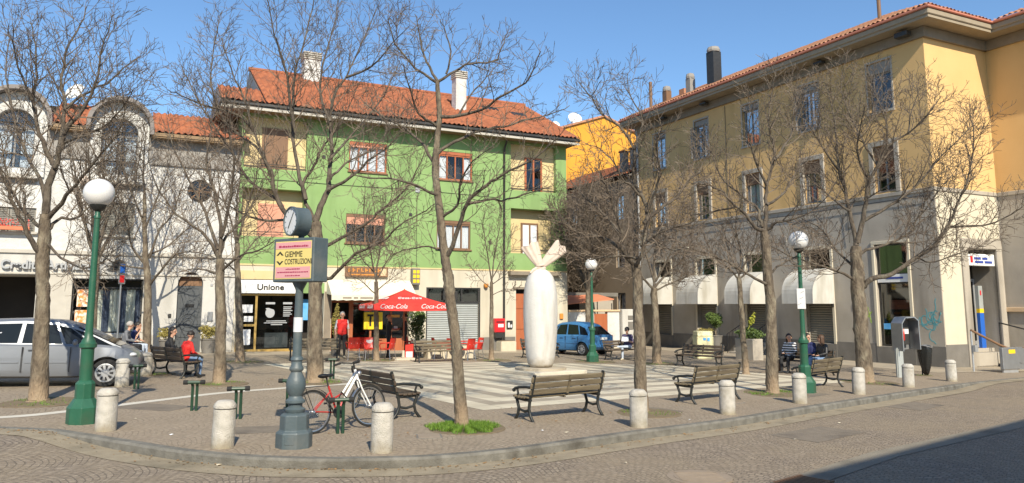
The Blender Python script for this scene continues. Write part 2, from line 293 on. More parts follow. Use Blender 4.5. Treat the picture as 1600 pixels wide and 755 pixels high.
# ---------------------------------------------------------------- mesh building
class MB:
    def __init__(s): s.v = []; s.f = []; s.mi = []; s.cur = 0
    def add(s, vs, fs, mtx=None):
        o = len(s.v)
        s.v.extend([tuple(mtx @ Vector(p)) for p in vs] if mtx else [tuple(p) for p in vs])
        for f in fs: s.f.append([i + o for i in f]); s.mi.append(s.cur)
        return s
    def box(s, x0, x1, y0, y1, z0, z1, mtx=None):
        v = [(x, y, z) for z in (z0, z1) for y in (y0, y1) for x in (x0, x1)]
        return s.add(v, [(0, 2, 3, 1), (4, 5, 7, 6), (0, 1, 5, 4), (2, 6, 7, 3), (0, 4, 6, 2), (1, 3, 7, 5)], mtx)
    def bar(s, p, q, w, h, up=(0, 0, 1)):
        p, q = Vector(p), Vector(q); d = (q - p).normalized(); u = Vector(up)
        x = d.cross(u)
        if x.length < 1e-4: x = d.cross(Vector((1, 0, 0)))
        x.normalize(); z = x.cross(d)
        v = []
        for c in (p, q):
            for a, b in ((-1, -1), (1, -1), (1, 1), (-1, 1)): v.append(c + x * a * w / 2 + z * b * h / 2)
        return s.add(v, [(3, 2, 1, 0), (4, 5, 6, 7), (0, 1, 5, 4), (1, 2, 6, 5), (2, 3, 7, 6), (3, 0, 4, 7)])
    def tube(s, pts, rad, n=6, cap=True):
        pts = [Vector(p) for p in pts]
        if not isinstance(rad, (list, tuple)): rad = [rad] * len(pts)
        o = len(s.v); m = len(pts); ref = None
        for i, p in enumerate(pts):
            d = (pts[min(i + 1, m - 1)] - pts[max(i - 1, 0)])
            if d.length < 1e-9: d = Vector((0, 0, 1))
            d.normalize()
            if ref is None:
                ref = d.orthogonal().normalized()
            a = ref - d * ref.dot(d)
            if a.length < 1e-4: a = d.orthogonal()
            a.normalize(); b = d.cross(a); ref = a; r = rad[i]
            for k in range(n):
                t = 2 * pi * k / n; q = p + a * (cos(t) * r) + b * (sin(t) * r)
                s.v.append((q.x, q.y, q.z))
        for i in range(m - 1):
            for k in range(n):
                k2 = (k + 1) % n
                s.f.append([o + i * n + k, o + i * n + k2, o + (i + 1) * n + k2, o + (i + 1) * n + k]); s.mi.append(s.cur)
        if cap:
            s.f.append([o + k for k in range(n)][::-1]); s.mi.append(s.cur)
            s.f.append([o + (m - 1) * n + k for k in range(n)]); s.mi.append(s.cur)
        return s
    def lathe(s, prof, n=24, c=(0, 0, 0), mtx=None, ph=0.):
        v = []; f = []
        for r, z in prof:
            for k in range(n):
                t = 2 * pi * k / n + ph; v.append((c[0] + r * cos(t), c[1] + r * sin(t), c[2] + z))
        for i in range(len(prof) - 1):
            for k in range(n):
                k2 = (k + 1) % n; f.append((i * n + k, i * n + k2, (i + 1) * n + k2, (i + 1) * n + k))
        f.append(tuple(range(n))[::-1]); f.append(tuple((len(prof) - 1) * n + k for k in range(n)))
        return s.add(v, f, mtx)
    def ball(s, c, r, n=12, m=8, sc=(1, 1, 1), mtx=None):
        prof = [(max(1e-4, sin(pi * i / m)) * r, -cos(pi * i / m) * r) for i in range(m + 1)]
        v = []; f = []
        for rr, z in prof:
            for k in range(n):
                t = 2 * pi * k / n; v.append((c[0] + rr * cos(t) * sc[0], c[1] + rr * sin(t) * sc[1], c[2] + z * sc[2]))
        for i in range(m):
            for k in range(n):
                k2 = (k + 1) % n; f.append((i * n + k, i * n + k2, (i + 1) * n + k2, (i + 1) * n + k))
        return s.add(v, f, mtx)
    def prism(s, poly, d0, d1, mp):
        """outline in two coordinates, pushed from d0 to d1; mp(a, b, d) gives the point"""
        n = len(poly); v = [mp(a, b, d0) for a, b in poly] + [mp(a, b, d1) for a, b in poly]
        return s.add(v, [tuple(range(n)), tuple(range(n, 2 * n))[::-1]] + [(i, i + n, (i + 1) % n + n, (i + 1) % n) for i in range(n)])
    def build(s, name, m, parent=None, loc=None, rot=None, smooth=False, bevel=0, seg=1, angle=40):
        me = bpy.data.meshes.new(name); me.from_pydata(s.v, [], s.f)
        mats = m if isinstance(m, (list, tuple)) else [m]
        for q in mats: me.materials.append(MATS[q] if isinstance(q, str) else q)
        if len(mats) > 1: me.polygons.foreach_set('material_index', s.mi)
        if bevel or smooth:
            bm = bmesh.new(); bm.from_mesh(me)
            if bevel:
                bmesh.ops.remove_doubles(bm, verts=bm.verts, dist=1e-5)
                bmesh.ops.recalc_face_normals(bm, faces=bm.faces)
                es = [e for e in bm.edges if len(e.link_faces) == 2 and e.calc_face_angle(0) > R(angle)]
                bmesh.ops.bevel(bm, geom=es, offset=bevel, segments=seg, affect='EDGES', clamp_overlap=True)
            else: bmesh.ops.recalc_face_normals(bm, faces=bm.faces)
            if smooth:
                for f in bm.faces: f.smooth = True
                for e in bm.edges:
                    if len(e.link_faces) == 2 and e.calc_face_angle(0) > R(angle): e.smooth = False
            bm.to_mesh(me); bm.free()
        me.update()
        o = bpy.data.objects.new(name, me); COL.objects.link(o)
        if parent: o.parent = parent
        if loc is not None: o.location = loc
        if rot is not None: o.rotation_euler = rot
        return o

def pieces(mb, name, m, parent=None, gap=.03, **kw):
    """one object for every separate piece of a mesh"""
    n = len(mb.v); par = list(range(n))
    def find(i):
        while par[i] != i: par[i] = par[par[i]]; i = par[i]
        return i
    for f in mb.f:
        for i in f[1:]: par[find(i)] = find(f[0])
    comp = {}
    for k_, f in enumerate(mb.f): comp.setdefault(find(f[0]), []).append(k_)
    C_ = []
    for fs in comp.values():
        ids = {i for k_ in fs for i in mb.f[k_]}; vs_ = [mb.v[i] for i in ids]
        C_.append([fs, [min(v[a] for v in vs_) - gap for a in range(3)], [max(v[a] for v in vs_) + gap for a in range(3)]])
    done = False
    while not done:
        done = True
        for i in range(len(C_)):
            for j in range(i + 1, len(C_)):
                if all(C_[i][1][a] <= C_[j][2][a] and C_[j][1][a] <= C_[i][2][a] for a in range(3)):
                    C_[i] = [C_[i][0] + C_[j][0], [min(C_[i][1][a], C_[j][1][a]) for a in range(3)], [max(C_[i][2][a], C_[j][2][a]) for a in range(3)]]; C_.pop(j); done = False; break
            if not done: break
    out = []
    for fs, _, _ in C_:
        q = MB(); mp_ = {}
        for k_ in fs:
            for i in mb.f[k_]:
                if i not in mp_: mp_[i] = len(q.v); q.v.append(mb.v[i])
            q.f.append([mp_[i] for i in mb.f[k_]]); q.mi.append(mb.mi[k_])
        out.append(q.build(name, m, parent, **kw))
    return out
def tag(o, label=None, cat=None, group=None, kind=None):
    if label: o['label'] = label
    if cat: o['category'] = cat
    if group: o['group'] = group
    if kind: o['kind'] = kind
    return o
def thing(name, label, cat, loc=(0, 0, 0), rz=0, group=None):
    o = bpy.data.objects.new(name, None); COL.objects.link(o); o.empty_display_size = .2
    o.location = loc; o.rotation_euler = (0, 0, rz)
    return tag(o, label, cat, group)
def dup(root, loc, rz, label, group=None):
    def cp(o, par):
        c = o.copy(); COL.objects.link(c)
        if par: c.parent = par
        for ch in o.children: cp(ch, c)
        return c
    r = cp(root, None); r.location = loc; r.rotation_euler = (0, 0, rz); r['label'] = label
    if group: r['group'] = group
    return r
def struct(o): o['kind'] = 'structure'; return o

def text(name, body, size, m, parent, mtx, ext=.01, shear=0, align='LEFT', sx=1., bold=0):
    cu = bpy.data.curves.new(name, 'FONT'); cu.body = body; cu.size = size; cu.extrude = ext; cu.shear = shear; cu.align_x = align; cu.offset = bold
    t = bpy.data.objects.new(name, cu); COL.objects.link(t)
    dg = bpy.context.evaluated_depsgraph_get(); dg.update()
    me = bpy.data.meshes.new_from_object(t.evaluated_get(dg)); bpy.data.objects.remove(t)
    me.transform(mtx @ Matrix.Diagonal((sx, 1, 1, 1))); me.materials.clear(); me.materials.append(MATS[m])
    o = bpy.data.objects.new(name, me); COL.objects.link(o); o.parent = parent
    return o
def upright(x, y, z, rz=0):     # text plane standing up, read from -y
    return Matrix.Translation((x, y, z)) @ Matrix.Rotation(rz, 4, 'Z') @ Matrix.Rotation(pi / 2, 4, 'X')

def wall(mb, a0, a1, z0, z1, holes, mp, depth=.25):
    A = sorted({a0, a1, *[h[0] for h in holes], *[h[1] for h in holes]}); Z = sorted({z0, z1, *[h[2] for h in holes], *[h[3] for h in holes]})
    A = [a for a in A if a0 <= a <= a1]; Z = [z for z in Z if z0 <= z <= z1]
    for i in range(len(A) - 1):
        for k in range(len(Z) - 1):
            ca, cz = (A[i] + A[i + 1]) / 2, (Z[k] + Z[k + 1]) / 2
            if any(h[0] < ca < h[1] and h[2] < cz < h[3] for h in holes): continue
            mb.add([mp(A[i], 0, Z[k]), mp(A[i + 1], 0, Z[k]), mp(A[i + 1], 0, Z[k + 1]), mp(A[i], 0, Z[k + 1])], [(0, 1, 2, 3)])
    for h in holes:
        d = h[4] if len(h) > 4 else depth; b0, b1, c0, c1 = h[0], h[1], max(h[2], z0), min(h[3], z1)
        for (p, q) in (((b0, c0), (b0, c1)), ((b1, c0), (b1, c1)), ((b0, c0), (b1, c0)), ((b0, c1), (b1, c1))):
            mb.add([mp(p[0], 0, p[1]), mp(q[0], 0, q[1]), mp(q[0], d, q[1]), mp(p[0], d, p[1])], [(0, 1, 2, 3)])

def mbox(mb, a0, a1, d0, d1, z0, z1, mp):      # box in facade coordinates
    v = [mp(a, d, z) for z in (z0, z1) for d in (d0, d1) for a in (a0, a1)]
    mb.add(v, [(0, 2, 3, 1), (4, 5, 7, 6), (0, 1, 5, 4), (2, 6, 7, 3), (0, 4, 6, 2), (1, 3, 7, 5)])
def quadf(mb, a0, a1, z0, z1, d, mp):
    mb.add([mp(a0, d, z0), mp(a1, d, z0), mp(a1, d, z1), mp(a0, d, z1)], [(0, 1, 2, 3)])

def tile_roof(p0, along, up, L, W, cuts=(), pitch=.25, row=.38, amp=.035):
    """rows of curved tiles on a slope: p0 lower corner, along the eave, up the slope"""
    p0, along, up = Vector(p0), Vector(along).normalized(), Vector(up).normalized(); nn = along.cross(up).normalized()
    if nn.z < 0: nn = -nn
    bm = bmesh.new(); nx = max(2, int(L / pitch * 6)); rows = max(1, int(W / row))
    prev = None
    for j in range(rows):
        for e in (0, 1):
            line = []
            for i in range(nx + 1):
                a = L * i / nx
                h = amp * (1 + cos(2 * pi * a / pitch)) + (.03 * (1 - e)) + .012 * sin(j * 12.9 + int(a / pitch) * 7.7)
                line.append(bm.verts.new(p0 + along * a + up * (W * (j + e) / rows) + nn * h))
            if prev:
                for i in range(nx): bm.faces.new((prev[i], prev[i + 1], line[i + 1], line[i]))
            prev = line
    for co, no in cuts:
        bmesh.ops.bisect_plane(bm, geom=bm.verts[:] + bm.edges[:] + bm.faces[:], plane_co=co, plane_no=no, clear_outer=True)
    for f in bm.faces: f.smooth = True
    return bm
def bm_obj(bm, name, m, parent=None):
    me = bpy.data.meshes.new(name); bm.to_mesh(me); bm.free(); me.materials.append(MATS[m])
    o = bpy.data.objects.new(name, me); COL.objects.link(o)
    if parent: o.parent = parent
    return o

def sheet(name, poly, dz, m, cuts=(), fn=None):
    """a flat sheet on the lie of the land, dz above it"""
    bm = bmesh.new(); bm.faces.new([bm.verts.new((x, y, 0)) for x, y in poly])
    for co, no in [((0, 20, 0), (0, 1, 0)), ((30, 0, 0), (1, 0, 0)), ((-30, 0, 0), (1, 0, 0))] + list(cuts):
        bmesh.ops.bisect_plane(bm, geom=bm.verts[:] + bm.edges[:] + bm.faces[:], plane_co=co, plane_no=no)
    bmesh.ops.triangulate(bm, faces=bm.faces)
    for v in bm.verts: v.co.z = gz(v.co.x, v.co.y) + dz + (fn(v.co.x, v.co.y) if fn else 0)
    bmesh.ops.recalc_face_normals(bm, faces=bm.faces)
    for f in bm.faces:
        if f.normal.z < 0: f.normal_flip()
    return struct(bm_obj(bm, name, m))
# ================================================================ the ground
TH = R(26.5)                                   # the facades of the square share this direction
U = Vector((cos(TH), sin(TH), 0)); NI = Vector((-sin(TH), cos(TH), 0))
O3 = Vector((-12.12, 33.2, 0)); C3 = Vector((17.33, 30.65, 0))
def ss(a, b, x):
    t = max(0, min(1, (x - a) / (b - a))); return t * t * (3 - 2 * t)
def drop(x, y): return -.125 * ss(-7.6, -5.6, x) * (1 - ss(12.6, 15.0, x))
KERB = [(-14.5, 14.2), (-10.5, 12.75), (-8.3, 12.38), (-7.26, 12.25), (-6.84, 12.08), (-5.63, 11.43), (-4.43, 10.79), (-3.43, 10.48), (-2.57, 10.42), (-1.73, 10.54), (-1.05, 10.74), (-0.09, 11.3), (0.99, 12.2), (2.17, 13.19), (3.52, 14.23), (4.29, 14.88), (6.43, 16.85), (9.17, 19.27), (12.6, 22.36), (13.62, 23.26), (15.5, 24.75), (17.33, 26.1)]
def smooth_line(P, n=4):
    out = []
    for i in range(len(P) - 1):
        p0, p1, p2, p3 = (Vector((*P[max(i - 1, 0)], 0)), Vector((*P[i], 0)), Vector((*P[i + 1], 0)), Vector((*P[min(i + 2, len(P) - 1)], 0)))
        for k in range(n):
            t = k / n
            q = .5 * ((2 * p1) + (p2 - p0) * t + (2 * p0 - 5 * p1 + 4 * p2 - p3) * t * t + (3 * p1 - p0 - 3 * p2 + p3) * t ** 3)
            out.append((q.x, q.y))
    return out + [P[-1]]
KL = smooth_line(KERB)
def offs(P, d):
    out = []
    for i, p in enumerate(P):
        a, b = Vector(P[max(i - 1, 0)]), Vector(P[min(i + 1, len(P) - 1)]); t = (b - a).normalized()
        out.append((p[0] + t.y * d, p[1] - t.x * d))
    return out
sheet('ground', [(-400, -300), (400, -300), (400, 500), (-400, 500)], -.32, 'terrain')
cutsx = [((x, 0, 0), (1, 0, 0)) for x in (-7.6, -7.1, -6.6, -6.1, -5.6, 12.6, 13.2, 13.8, 14.4, 15.0)]
KO = offs(KL, .16)                              # outer edge of the kerb
road = KO + [(26, 30.5), (60, 55), (60, -30), (-60, -30), (-60, 27)]
sheet('road', road, 0, 'road_setts', cutsx, drop)
sheet('pavement', KL + [(26, 32), (45, 50), (70, 70), (70, 140), (-70, 140), (-70, 30)], 0, 'pavement_setts')
# kerb of long granite blocks
k = MB(); KI = KL
sec = [(0, .0), (0, .012), (.135, .012), (.16, -.02), (.16, -.2)]
prev = None
for i in range(len(KL)):
    t = (Vector(KL[min(i + 1, len(KL) - 1)]) - Vector(KL[max(i - 1, 0)])).normalized()
    ring = [(KL[i][0] + t.y * a, KL[i][1] - t.x * a, gz(*KL[i]) + b) for a, b in sec]
    if prev is not None: k.add(prev + ring, [(j, j + 1, j + 6, j + 5) for j in range(4)])
    prev = ring
struct(k.build('kerb', 'kerb_stone', smooth=True, angle=30))
G0 = offs(KL, .161); G1 = offs(KL, .62)
sheet('gutter', G0[4:] + G1[4:][::-1], .006, 'gutter', cutsx, drop)
# line of pale slabs along the road
SL = [(-1.5, 6.0), (3.3, 9.95), (5.61, 12.2), (10.4, 16.0), (17, 21.2)]
sheet('slab_strip', SL + [(x + .27, y - .32) for x, y in SL[::-1]], .007, 'slab_stone', cutsx, drop)
WS = [(-24, 9.5), (-12.0, 12.0), (-9.6, 12.9), (-8.62, 13.45), (-8.1, 14.2), (-7.3, 15.85), (-6.55, 17.3), (-5.67, 18.3), (-4.66, 19.3), (-3.9, 19.9), (-3.2, 20.3)]
WSs = smooth_line(WS, 3)
sheet('stone_line', offs(WSs, -.13) + offs(WSs, .13)[::-1], .004, 'strip_stone', [((x, 0, 0), (1, 0, 0)) for x in range(-24, 0, 2)])
A1 = Vector((cos(R(36)), sin(R(36)))); A2 = Vector((-A1.y, A1.x)); PC = Vector((.92, 24.66))
h = 6.72
pz = [PC - A1 * h - A2 * h, PC + A1 * h - A2 * h, PC + A1 * h + A2 * 3.2, PC + A1 * 3.4 + A2 * h, PC - A1 * h + A2 * h]
def clip_y(P, ym):
    out = []
    for i in range(len(P)):
        a, b = P[i], P[(i + 1) % len(P)]
        if a.y <= ym: out.append(a)
        if (a.y <= ym) != (b.y <= ym): out.append(a + (b - a) * ((ym - a.y) / (b.y - a.y)))
    return out
sheet('plaza', [(p.x, p.y) for p in clip_y(pz, 29.3)], .004, 'plaza_stone')
# pale walk along the facades
def fr(o, a, d): q = o + U * a + NI * d; return (q.x, q.y)
sheet('sidewalk', [fr(O3, -22, -2.6), fr(O3, 20, -2.6), fr(O3, 20, 6), fr(O3, -22, 6)], .004, 'sidewalk')
sheet('sidewalk', [fr(C3, -3.2, -1.8), fr(C3, 4.3, -2.4), fr(C3, 4.3, -14), fr(C3, 9, -14), fr(C3, 9, 24), fr(C3, -3.2, 24)], .008, 'sidewalk')

# ================================================================ the bank building
P1 = lambda a, d, z: (a, d, z)
def bld(name, label, o, cat='building'): return thing(name, label, cat, (o.x, o.y, 0), TH)
def arch_pts(cx, r, zs, zb, n=14):      # outline of an arch: up one side, over, down
    return [(cx - r, zb)] + [(cx - r * cos(pi * i / n), zs + r * sin(pi * i / n)) for i in range(n + 1)] + [(cx + r, zb)]
def spandrel(mb, cx, r, zs, zt, d, mp, th=.2, n=14):  # fills a square hole so that an arch is left
    for sgn in (-1, 1):
        for i in range(n // 2):
            t0, t1 = pi / 2 * i / (n // 2), pi / 2 * (i + 1) / (n // 2)
            p = [(cx + sgn * r * cos(t0), zs + r * sin(t0)), (cx + sgn * r * cos(t1), zs + r * sin(t1)), (cx + sgn * r * cos(t1), zt), (cx + sgn * r * cos(t0), zt)]
            mb.prism(p, d, d + th, lambda a, b, dd: mp(a, dd, b))
BK = bld('bank_building', 'white rendered bank building with round-topped dormers and grey arched door', O3)
xl, xr = -17., -.012
SEG = [(-17., -9.72), (-7.32, -6.02), (-3.62, -.012)]
b = MB(); holes = [(-5.5, -4.1, 4.95, 6.3), (-9.4, -7.6, 4.9, 5.9), (-2.13, -1.13, 6.5, 7.5, .3), (-9.2, -7.84, 7.45, 8.06), (-5.5, -4.14, 7.45, 8.06)]
wall(b, xl, xr, 4.26, 8.05, holes, P1)
spn = 16
for q in range(4):                            # make the small square hole round
    for i in range(6):
        t0, t1 = pi / 2 * (q + i / 6), pi / 2 * (q + (i + 1) / 6); cx, cz = -1.63, 7.0
        sx_, sz_ = (1 if cos((t0 + t1) / 2) > 0 else -1), (1 if sin((t0 + t1) / 2) > 0 else -1)
        c = (cx + .5 * sx_, cz + .5 * sz_)
        b.prism([(cx + .5 * cos(t0), cz + .5 * sin(t0)), (cx + .5 * cos(t1), cz + .5 * sin(t1)), c], .003, .29, lambda a, z, d: (a, d, z))
b.build('upper_wall', 'bank_plaster', BK)
b = MB()
wall(b, xl, xr, -.6, 4.1, [(-12.2, -7.4, -.7, 3.26, 2.8), (-6.16, -3.6, .95, 3.15, .3), (-2.29, -1.29, .08, 3.48, .3)], P1)
spandrel(b, -1.79, .5, 2.97, 3.48, .003, P1, .25)
b.build('ground_wall', 'bank_smooth', BK)
b = MB()
mbox(b, xl, xr, -.08, .1, 4.1, 4.26, P1); mbox(b, xl, xr, -.05, .1, 3.28, 3.36, P1)
pieces(b, 'string_course', 'bank_stone', BK, bevel=.015)
b = MB()
mbox(b, -7.38, -6.2, -.03, .1, -.5, 3.27, P1)
for a0, a1 in ((-6.3, -6.16), (-3.6, -3.46)): mbox(b, a0, a1, -.05, .1, .95, 3.25, P1)
mbox(b, -6.3, -3.46, -.06, .1, -.5, .93, P1); mbox(b, -3.4, -2.42, -.03, .1, -.5, .85, P1); mbox(b, -1.16, -.4, -.03, .1, -.5, .85, P1)
pieces(b, 'stone_trim', 'bank_stone', BK, bevel=.01)
b = MB(); wall(b, xl, xr, 8.05, 9.3, [(-9.2, -7.84, 7.45, 9.31), (-5.5, -4.14, 7.45, 9.31)], P1); 
for q0, q1 in SEG: mbox(b, q0, q1, -.1, .05, 8.0, 8.12, P1)
b.build('cornice_band', 'bank_cornice', BK)
for q0, q1 in SEG:
    b = MB(); mbox(b, q0, q1, -.48, .1, 9.1, 9.16, P1); mbox(b, q0, q1, -.52, -.4, 9.16, 9.3, P1); b.build('eaves', 'wood_soffit', BK)
# near-black boxes paint the darkness of the rooms behind the openings
b = MB(); mbox(b, -12.3, -7.3, 2.82, 3, -.5, 3.4, P1); mbox(b, -6.3, -3.4, .62, 2, .3, 3.4, P1); mbox(b, -2.4, -1.2, .36, 1, 0, 3.6, P1)
mbox(b, -9.5, -7.5, .5, 1, 4.8, 7, P1); mbox(b, -5.6, -4, .5, 1, 4.8, 7, P1); mbox(b, -2.3, -1, .3, .6, 6.4, 7.6, P1)
pieces(b, 'interior', 'interior', BK)
# the body behind the front
b = MB(); mbox(b, xl, xr, 3.05, 8, -.5, 9.2, P1); mbox(b, xl - .2, xl, 0, 8, -.5, 9.2, P1); mbox(b, xr - .05, xr, .3, 3, -.5, 9.2, P1)
b.build('body_wall', 'bank_plaster', BK)
for q0, q1 in SEG:
    bm_obj(tile_roof((q0, -.5, 9.3), (1, 0, 0), (0, cos(R(24)), sin(R(24))), q1 - q0 + (.3 if q1 > -1 else 0), 4.3), 'roof', 'roof_tile', BK)
b = MB()
for q0, q1 in SEG: b.add([(q0, -.45, 9.25), (q1, -.45, 9.25), (q1, 3.4, 10.9), (q0, 3.4, 10.9)], [(0, 1, 2, 3)])
b.add([(xl, 3.4, 10.9), (xr, 3.4, 10.9), (xr, 8, 9.2), (xl, 8, 9.2)], [(0, 1, 2, 3)]); b.build('roof_deck', 'lead', BK)
for cx in (-8.52, -4.82):
    zc = 9.45
    b = MB()
    out = arch_pts(cx, 1.08, zc, 7.15); inn = arch_pts(cx, .68, 9.15, 7.45)
    n = len(out); v = [(a, -.1, z) for a, z in out] + [(a, -.1, z) for a, z in inn] + [(a, .3, z) for a, z in inn] + [(a, .3, z) for a, z in out]
    f = [(i, i + 1, n + i + 1, n + i) for i in range(n - 1)] + [(n + i, n + i + 1, 2 * n + i + 1, 2 * n + i) for i in range(n - 1)]
    f += [(0, n, 2 * n - 1, n - 1), (n, 2 * n, 3 * n - 1, 2 * n - 1), (0, 3 * n, 4 * n - 1, n - 1)] + [(3 * n + i, i, i + 1, 3 * n + i + 1) if 0 else (i, 3 * n + i, 3 * n + i + 1, i + 1) for i in range(n - 1)]
    b.add(v, f); d = b.build('dormer', 'bank_plaster', BK)
    b = MB(); o2 = arch_pts(cx, 1.26, zc, 9.2, 18); i2 = arch_pts(cx, 1.1, zc, 9.2, 18); n = len(o2)
    v = [(a, -.55, z) for a, z in o2] + [(a, -.55, z) for a, z in i2] + [(a, 3, z) for a, z in o2] + [(a, 3, z) for a, z in i2]
    f = [(i, i + 1, n + i + 1, n + i) for i in range(n - 1)] + [(2 * n + i, 2 * n + i + 1, i + 1, i) for i in range(n - 1)] + [(n + i, n + i + 1, 3 * n + i + 1, 3 * n + i) for i in range(n - 1)]
    b.add(v, f); b.build('dormer_roof', 'lead', BK)
    b = MB(); a2 = arch_pts(cx, .9, 9.15, 7.3, 16); b.prism([], 0, 0, P1) if 0 else None
    o2 = arch_pts(cx, .8, 9.15, 7.4, 16); i2 = arch_pts(cx, .685, 9.15, 7.4, 16); n = len(o2)
    v = [(a, y, z) for y in (-.16, 0) for ring in (o2, i2) for a, z in ring]
    f = [(i, i + 1, n + i + 1, n + i) for i in range(n - 1)] + [(i, i + 1, 2 * n + i + 1, 2 * n + i) for i in range(n - 1)] + [(n + i, n + i + 1, 3 * n + i + 1, 3 * n + i) for i in range(n - 1)]
    b.add(v, f); b.build('dormer_surround', 'bank_smooth', BK)
    b = MB()
    for xx in (-.66, 0, .66): b.bar((cx + xx, .12, 7.45), (cx + xx, .12, 9.15 if xx else 9.8), .07, .06, (0, 1, 0))
    for zz in (7.48, 9.1): b.bar((cx - .66, .12, zz), (cx + .66, .12, zz), .06, .07)
    b.tube([(cx - .66 * cos(pi * i / 12), .12, 9.15 + .66 * sin(pi * i / 12)) for i in range(13)], .035, 5)
    w = b.build('window', 'grey_wood', BK)
    b = MB(); b.prism(arch_pts(cx, .67, 9.15, 7.46), .15, .16, lambda a, z, d_: (a, d_, z)); b.build('pane', 'glass', w)
    b = MB(); b.prism(arch_pts(cx, .7, 9.15, 7.4), .75, .78, lambda a, z, d_: (a, d_, z)); b.build('back', 'interior', w)
    b = MB(); quadf(b, cx - .6, cx - .12, 7.5, 9.2, .25, P1); quadf(b, cx + .2, cx + .6, 7.5, 9.3, .26, P1); b.build('curtain', 'white_cloth', w)
    b = MB(); mbox(b, cx - .95, cx + .95, -.3, .05, 7.05, 7.2, P1); b.build('sill', 'bank_stone', w, bevel=.01)
    b = MB(); mbox(b, cx - .85, cx + .85, -.03, .02, 6.85, 7.045, P1); b.build('apron', 'bank_cornice', d)
for a0, a1, zt_ in ((-5.5, -4.1, 6.3), (-9.4, -7.6, 5.9)):
    b = MB(); mid = (a0 + a1) / 2
    for p, q in ((a0, mid - .01), (mid + .01, a1)):
        mbox(b, p, q, .08, .13, 4.95, zt_, P1)
        for i in range(int((zt_ - 5.05) / .07)): mbox(b, p + .07, q - .07, .05, .09, 5.03 + i * .07, 5.06 + i * .07, P1)
    b.build('shutters', 'shutter_dark', BK)
    b = MB(); mbox(b, a0 - .1, a1 + .1, -.15, .1, 4.85, 4.94, P1); b.build('sill', 'bank_stone', BK, bevel=.01)
# red flowers on the left sill
b = MB(); mbox(b, -9.3, -7.75, -.38, -.16, 4.98, 5.12, P1); fb = b.build('flower_box', 'brick_red', BK)
b = MB()
for i in range(160):
    p = Vector((random.uniform(-9.3, -7.75), random.uniform(-.42, -.12), random.uniform(5.1, 5.38))); a = random.random() * 6
    b.add([p, p + Vector((.05 * cos(a), .05 * sin(a), .03)), p + Vector((-.02, .03, .06))], [(0, 1, 2)])
b.build('flowers', 'red_plastic', fb)
# round window bars
b = MB(); b.bar((-1.63, .2, 6.5), (-1.63, .2, 7.5), .05, .05, (0, 1, 0)); b.bar((-2.13, .2, 7), (-1.13, .2, 7), .05, .05); b.bar((-2, .2, 6.65), (-1.25, .2, 7.35), .05, .05)
rw = b.build('round_window', 'brown_wood', BK); b = MB(); b.prism([(-1.63 + .5 * cos(i * pi / 10), 7 + .5 * sin(i * pi / 10)) for i in range(20)], .22, .23, lambda a, z, d_: (a, d_, z)); b.build('pane', 'glass_dark', rw)
# shop window with striped curtain and posters
b = MB()
for a in (-6.13, -5.5, -3.63): b.bar((a, .15, .95), (a, .15, 3.15), .07, .08, (0, 1, 0))
for z in (.98, 2.78, 3.12): b.bar((-6.16, .15, z), (-3.6, .15, z), .08, .06)
w = b.build('shop_window', 'dark_metal', BK)
b = MB(); quadf(b, -6.13, -3.6, .95, 3.15, .19, P1); b.build('pane', 'glass', w)
b = MB()
nn = 60
for i in range(nn):
    x0, x1 = -5.4 + 1.75 * i / nn, -5.4 + 1.75 * (i + 1) / nn
    b.add([(x0, .26 + .03 * sin(i * 1.3), 1.0), (x1, .26 + .03 * sin((i + 1) * 1.3), 1.0), (x1, .26 + .03 * sin((i + 1) * 1.3), 2.72), (x0, .26 + .03 * sin(i * 1.3), 2.72)], [(0, 1, 2, 3)])
b.build('curtain', 'striped_curtain', w)
b = MB(); quadf(b, -5.98, -5.56, 2.02, 2.72, .17, P1); quadf(b, -6.02, -5.56, 1.1, 1.88, .17, P1); b.build('poster', 'poster_orange', w)
# arched door
b = MB(); b.prism(arch_pts(-1.79, .5, 2.97, .08), .2, .3, lambda a, z, d_: (a, d_, z)); dr = b.build('door', 'grey_door', BK)
b = MB(); b.prism([(-1.79 - .47, 2.9)] + arch_pts(-1.79, .47, 2.97, 2.9)[1:-1] + [(-1.79 + .47, 2.9)], .185, .199, lambda a, z, d_: (a, d_, z)); b.build('fanlight', 'brown_wood', dr)
b = MB()
for rr, th_ in ((.36, .03), (.2, .03), (.1, .035)):
    b.tube([(-1.79 + rr * cos(i * pi / 12), .195, 1.35 + rr * sin(i * pi / 12)) for i in range(25)], th_ * .8, 6)
for z0, z1 in ((.2, .75), (1.95, 2.8)):
    for p, q in (((-2.16, z0), (-1.42, z0)), ((-1.42, z0), (-1.42, z1)), ((-1.42, z1), (-2.16, z1)), ((-2.16, z1), (-2.16, z0))):
        b.bar((p[0], .195, p[1]), (q[0], .195, q[1]), .04, .04, (0, 1, 0))
b.build('panel_mouldings', 'grey_door', dr, smooth=True)
b = MB(); mbox(b, -1.95, -1.6, .18, .199, 1.98, 2.12, P1); b.build('letter_slot', 'black_paint', dr)
b = MB(); mbox(b, -2.33, -1.25, -.25, .3, -.3, .08, P1); b.build('door_step', 'bank_stone', BK, bevel=.01)
b = MB(); mbox(b, -2.6, -2.48, -.035, .02, 1.55, 1.72, P1); b.build('intercom', 'dark_metal', BK, bevel=.01)
b = MB(); mbox(b, -1.06, -.84, -.04, .02, 1.38, 1.8, P1); b.build('name_plate', 'grey_metal', BK, bevel=.02)
b = MB(); mbox(b, -1.0, -.9, -.03, .02, 2.9, 3.0, P1); b.build('house_number', 'ink_grey', BK)
text('lettering', 'Credito Artigiano', .47, 'ink_grey', BK, upright(-8.62, -.1, 3.5), .045, sx=.93, bold=.014)  # grey puts the shadows of white raised letters into their colour
b = MB()
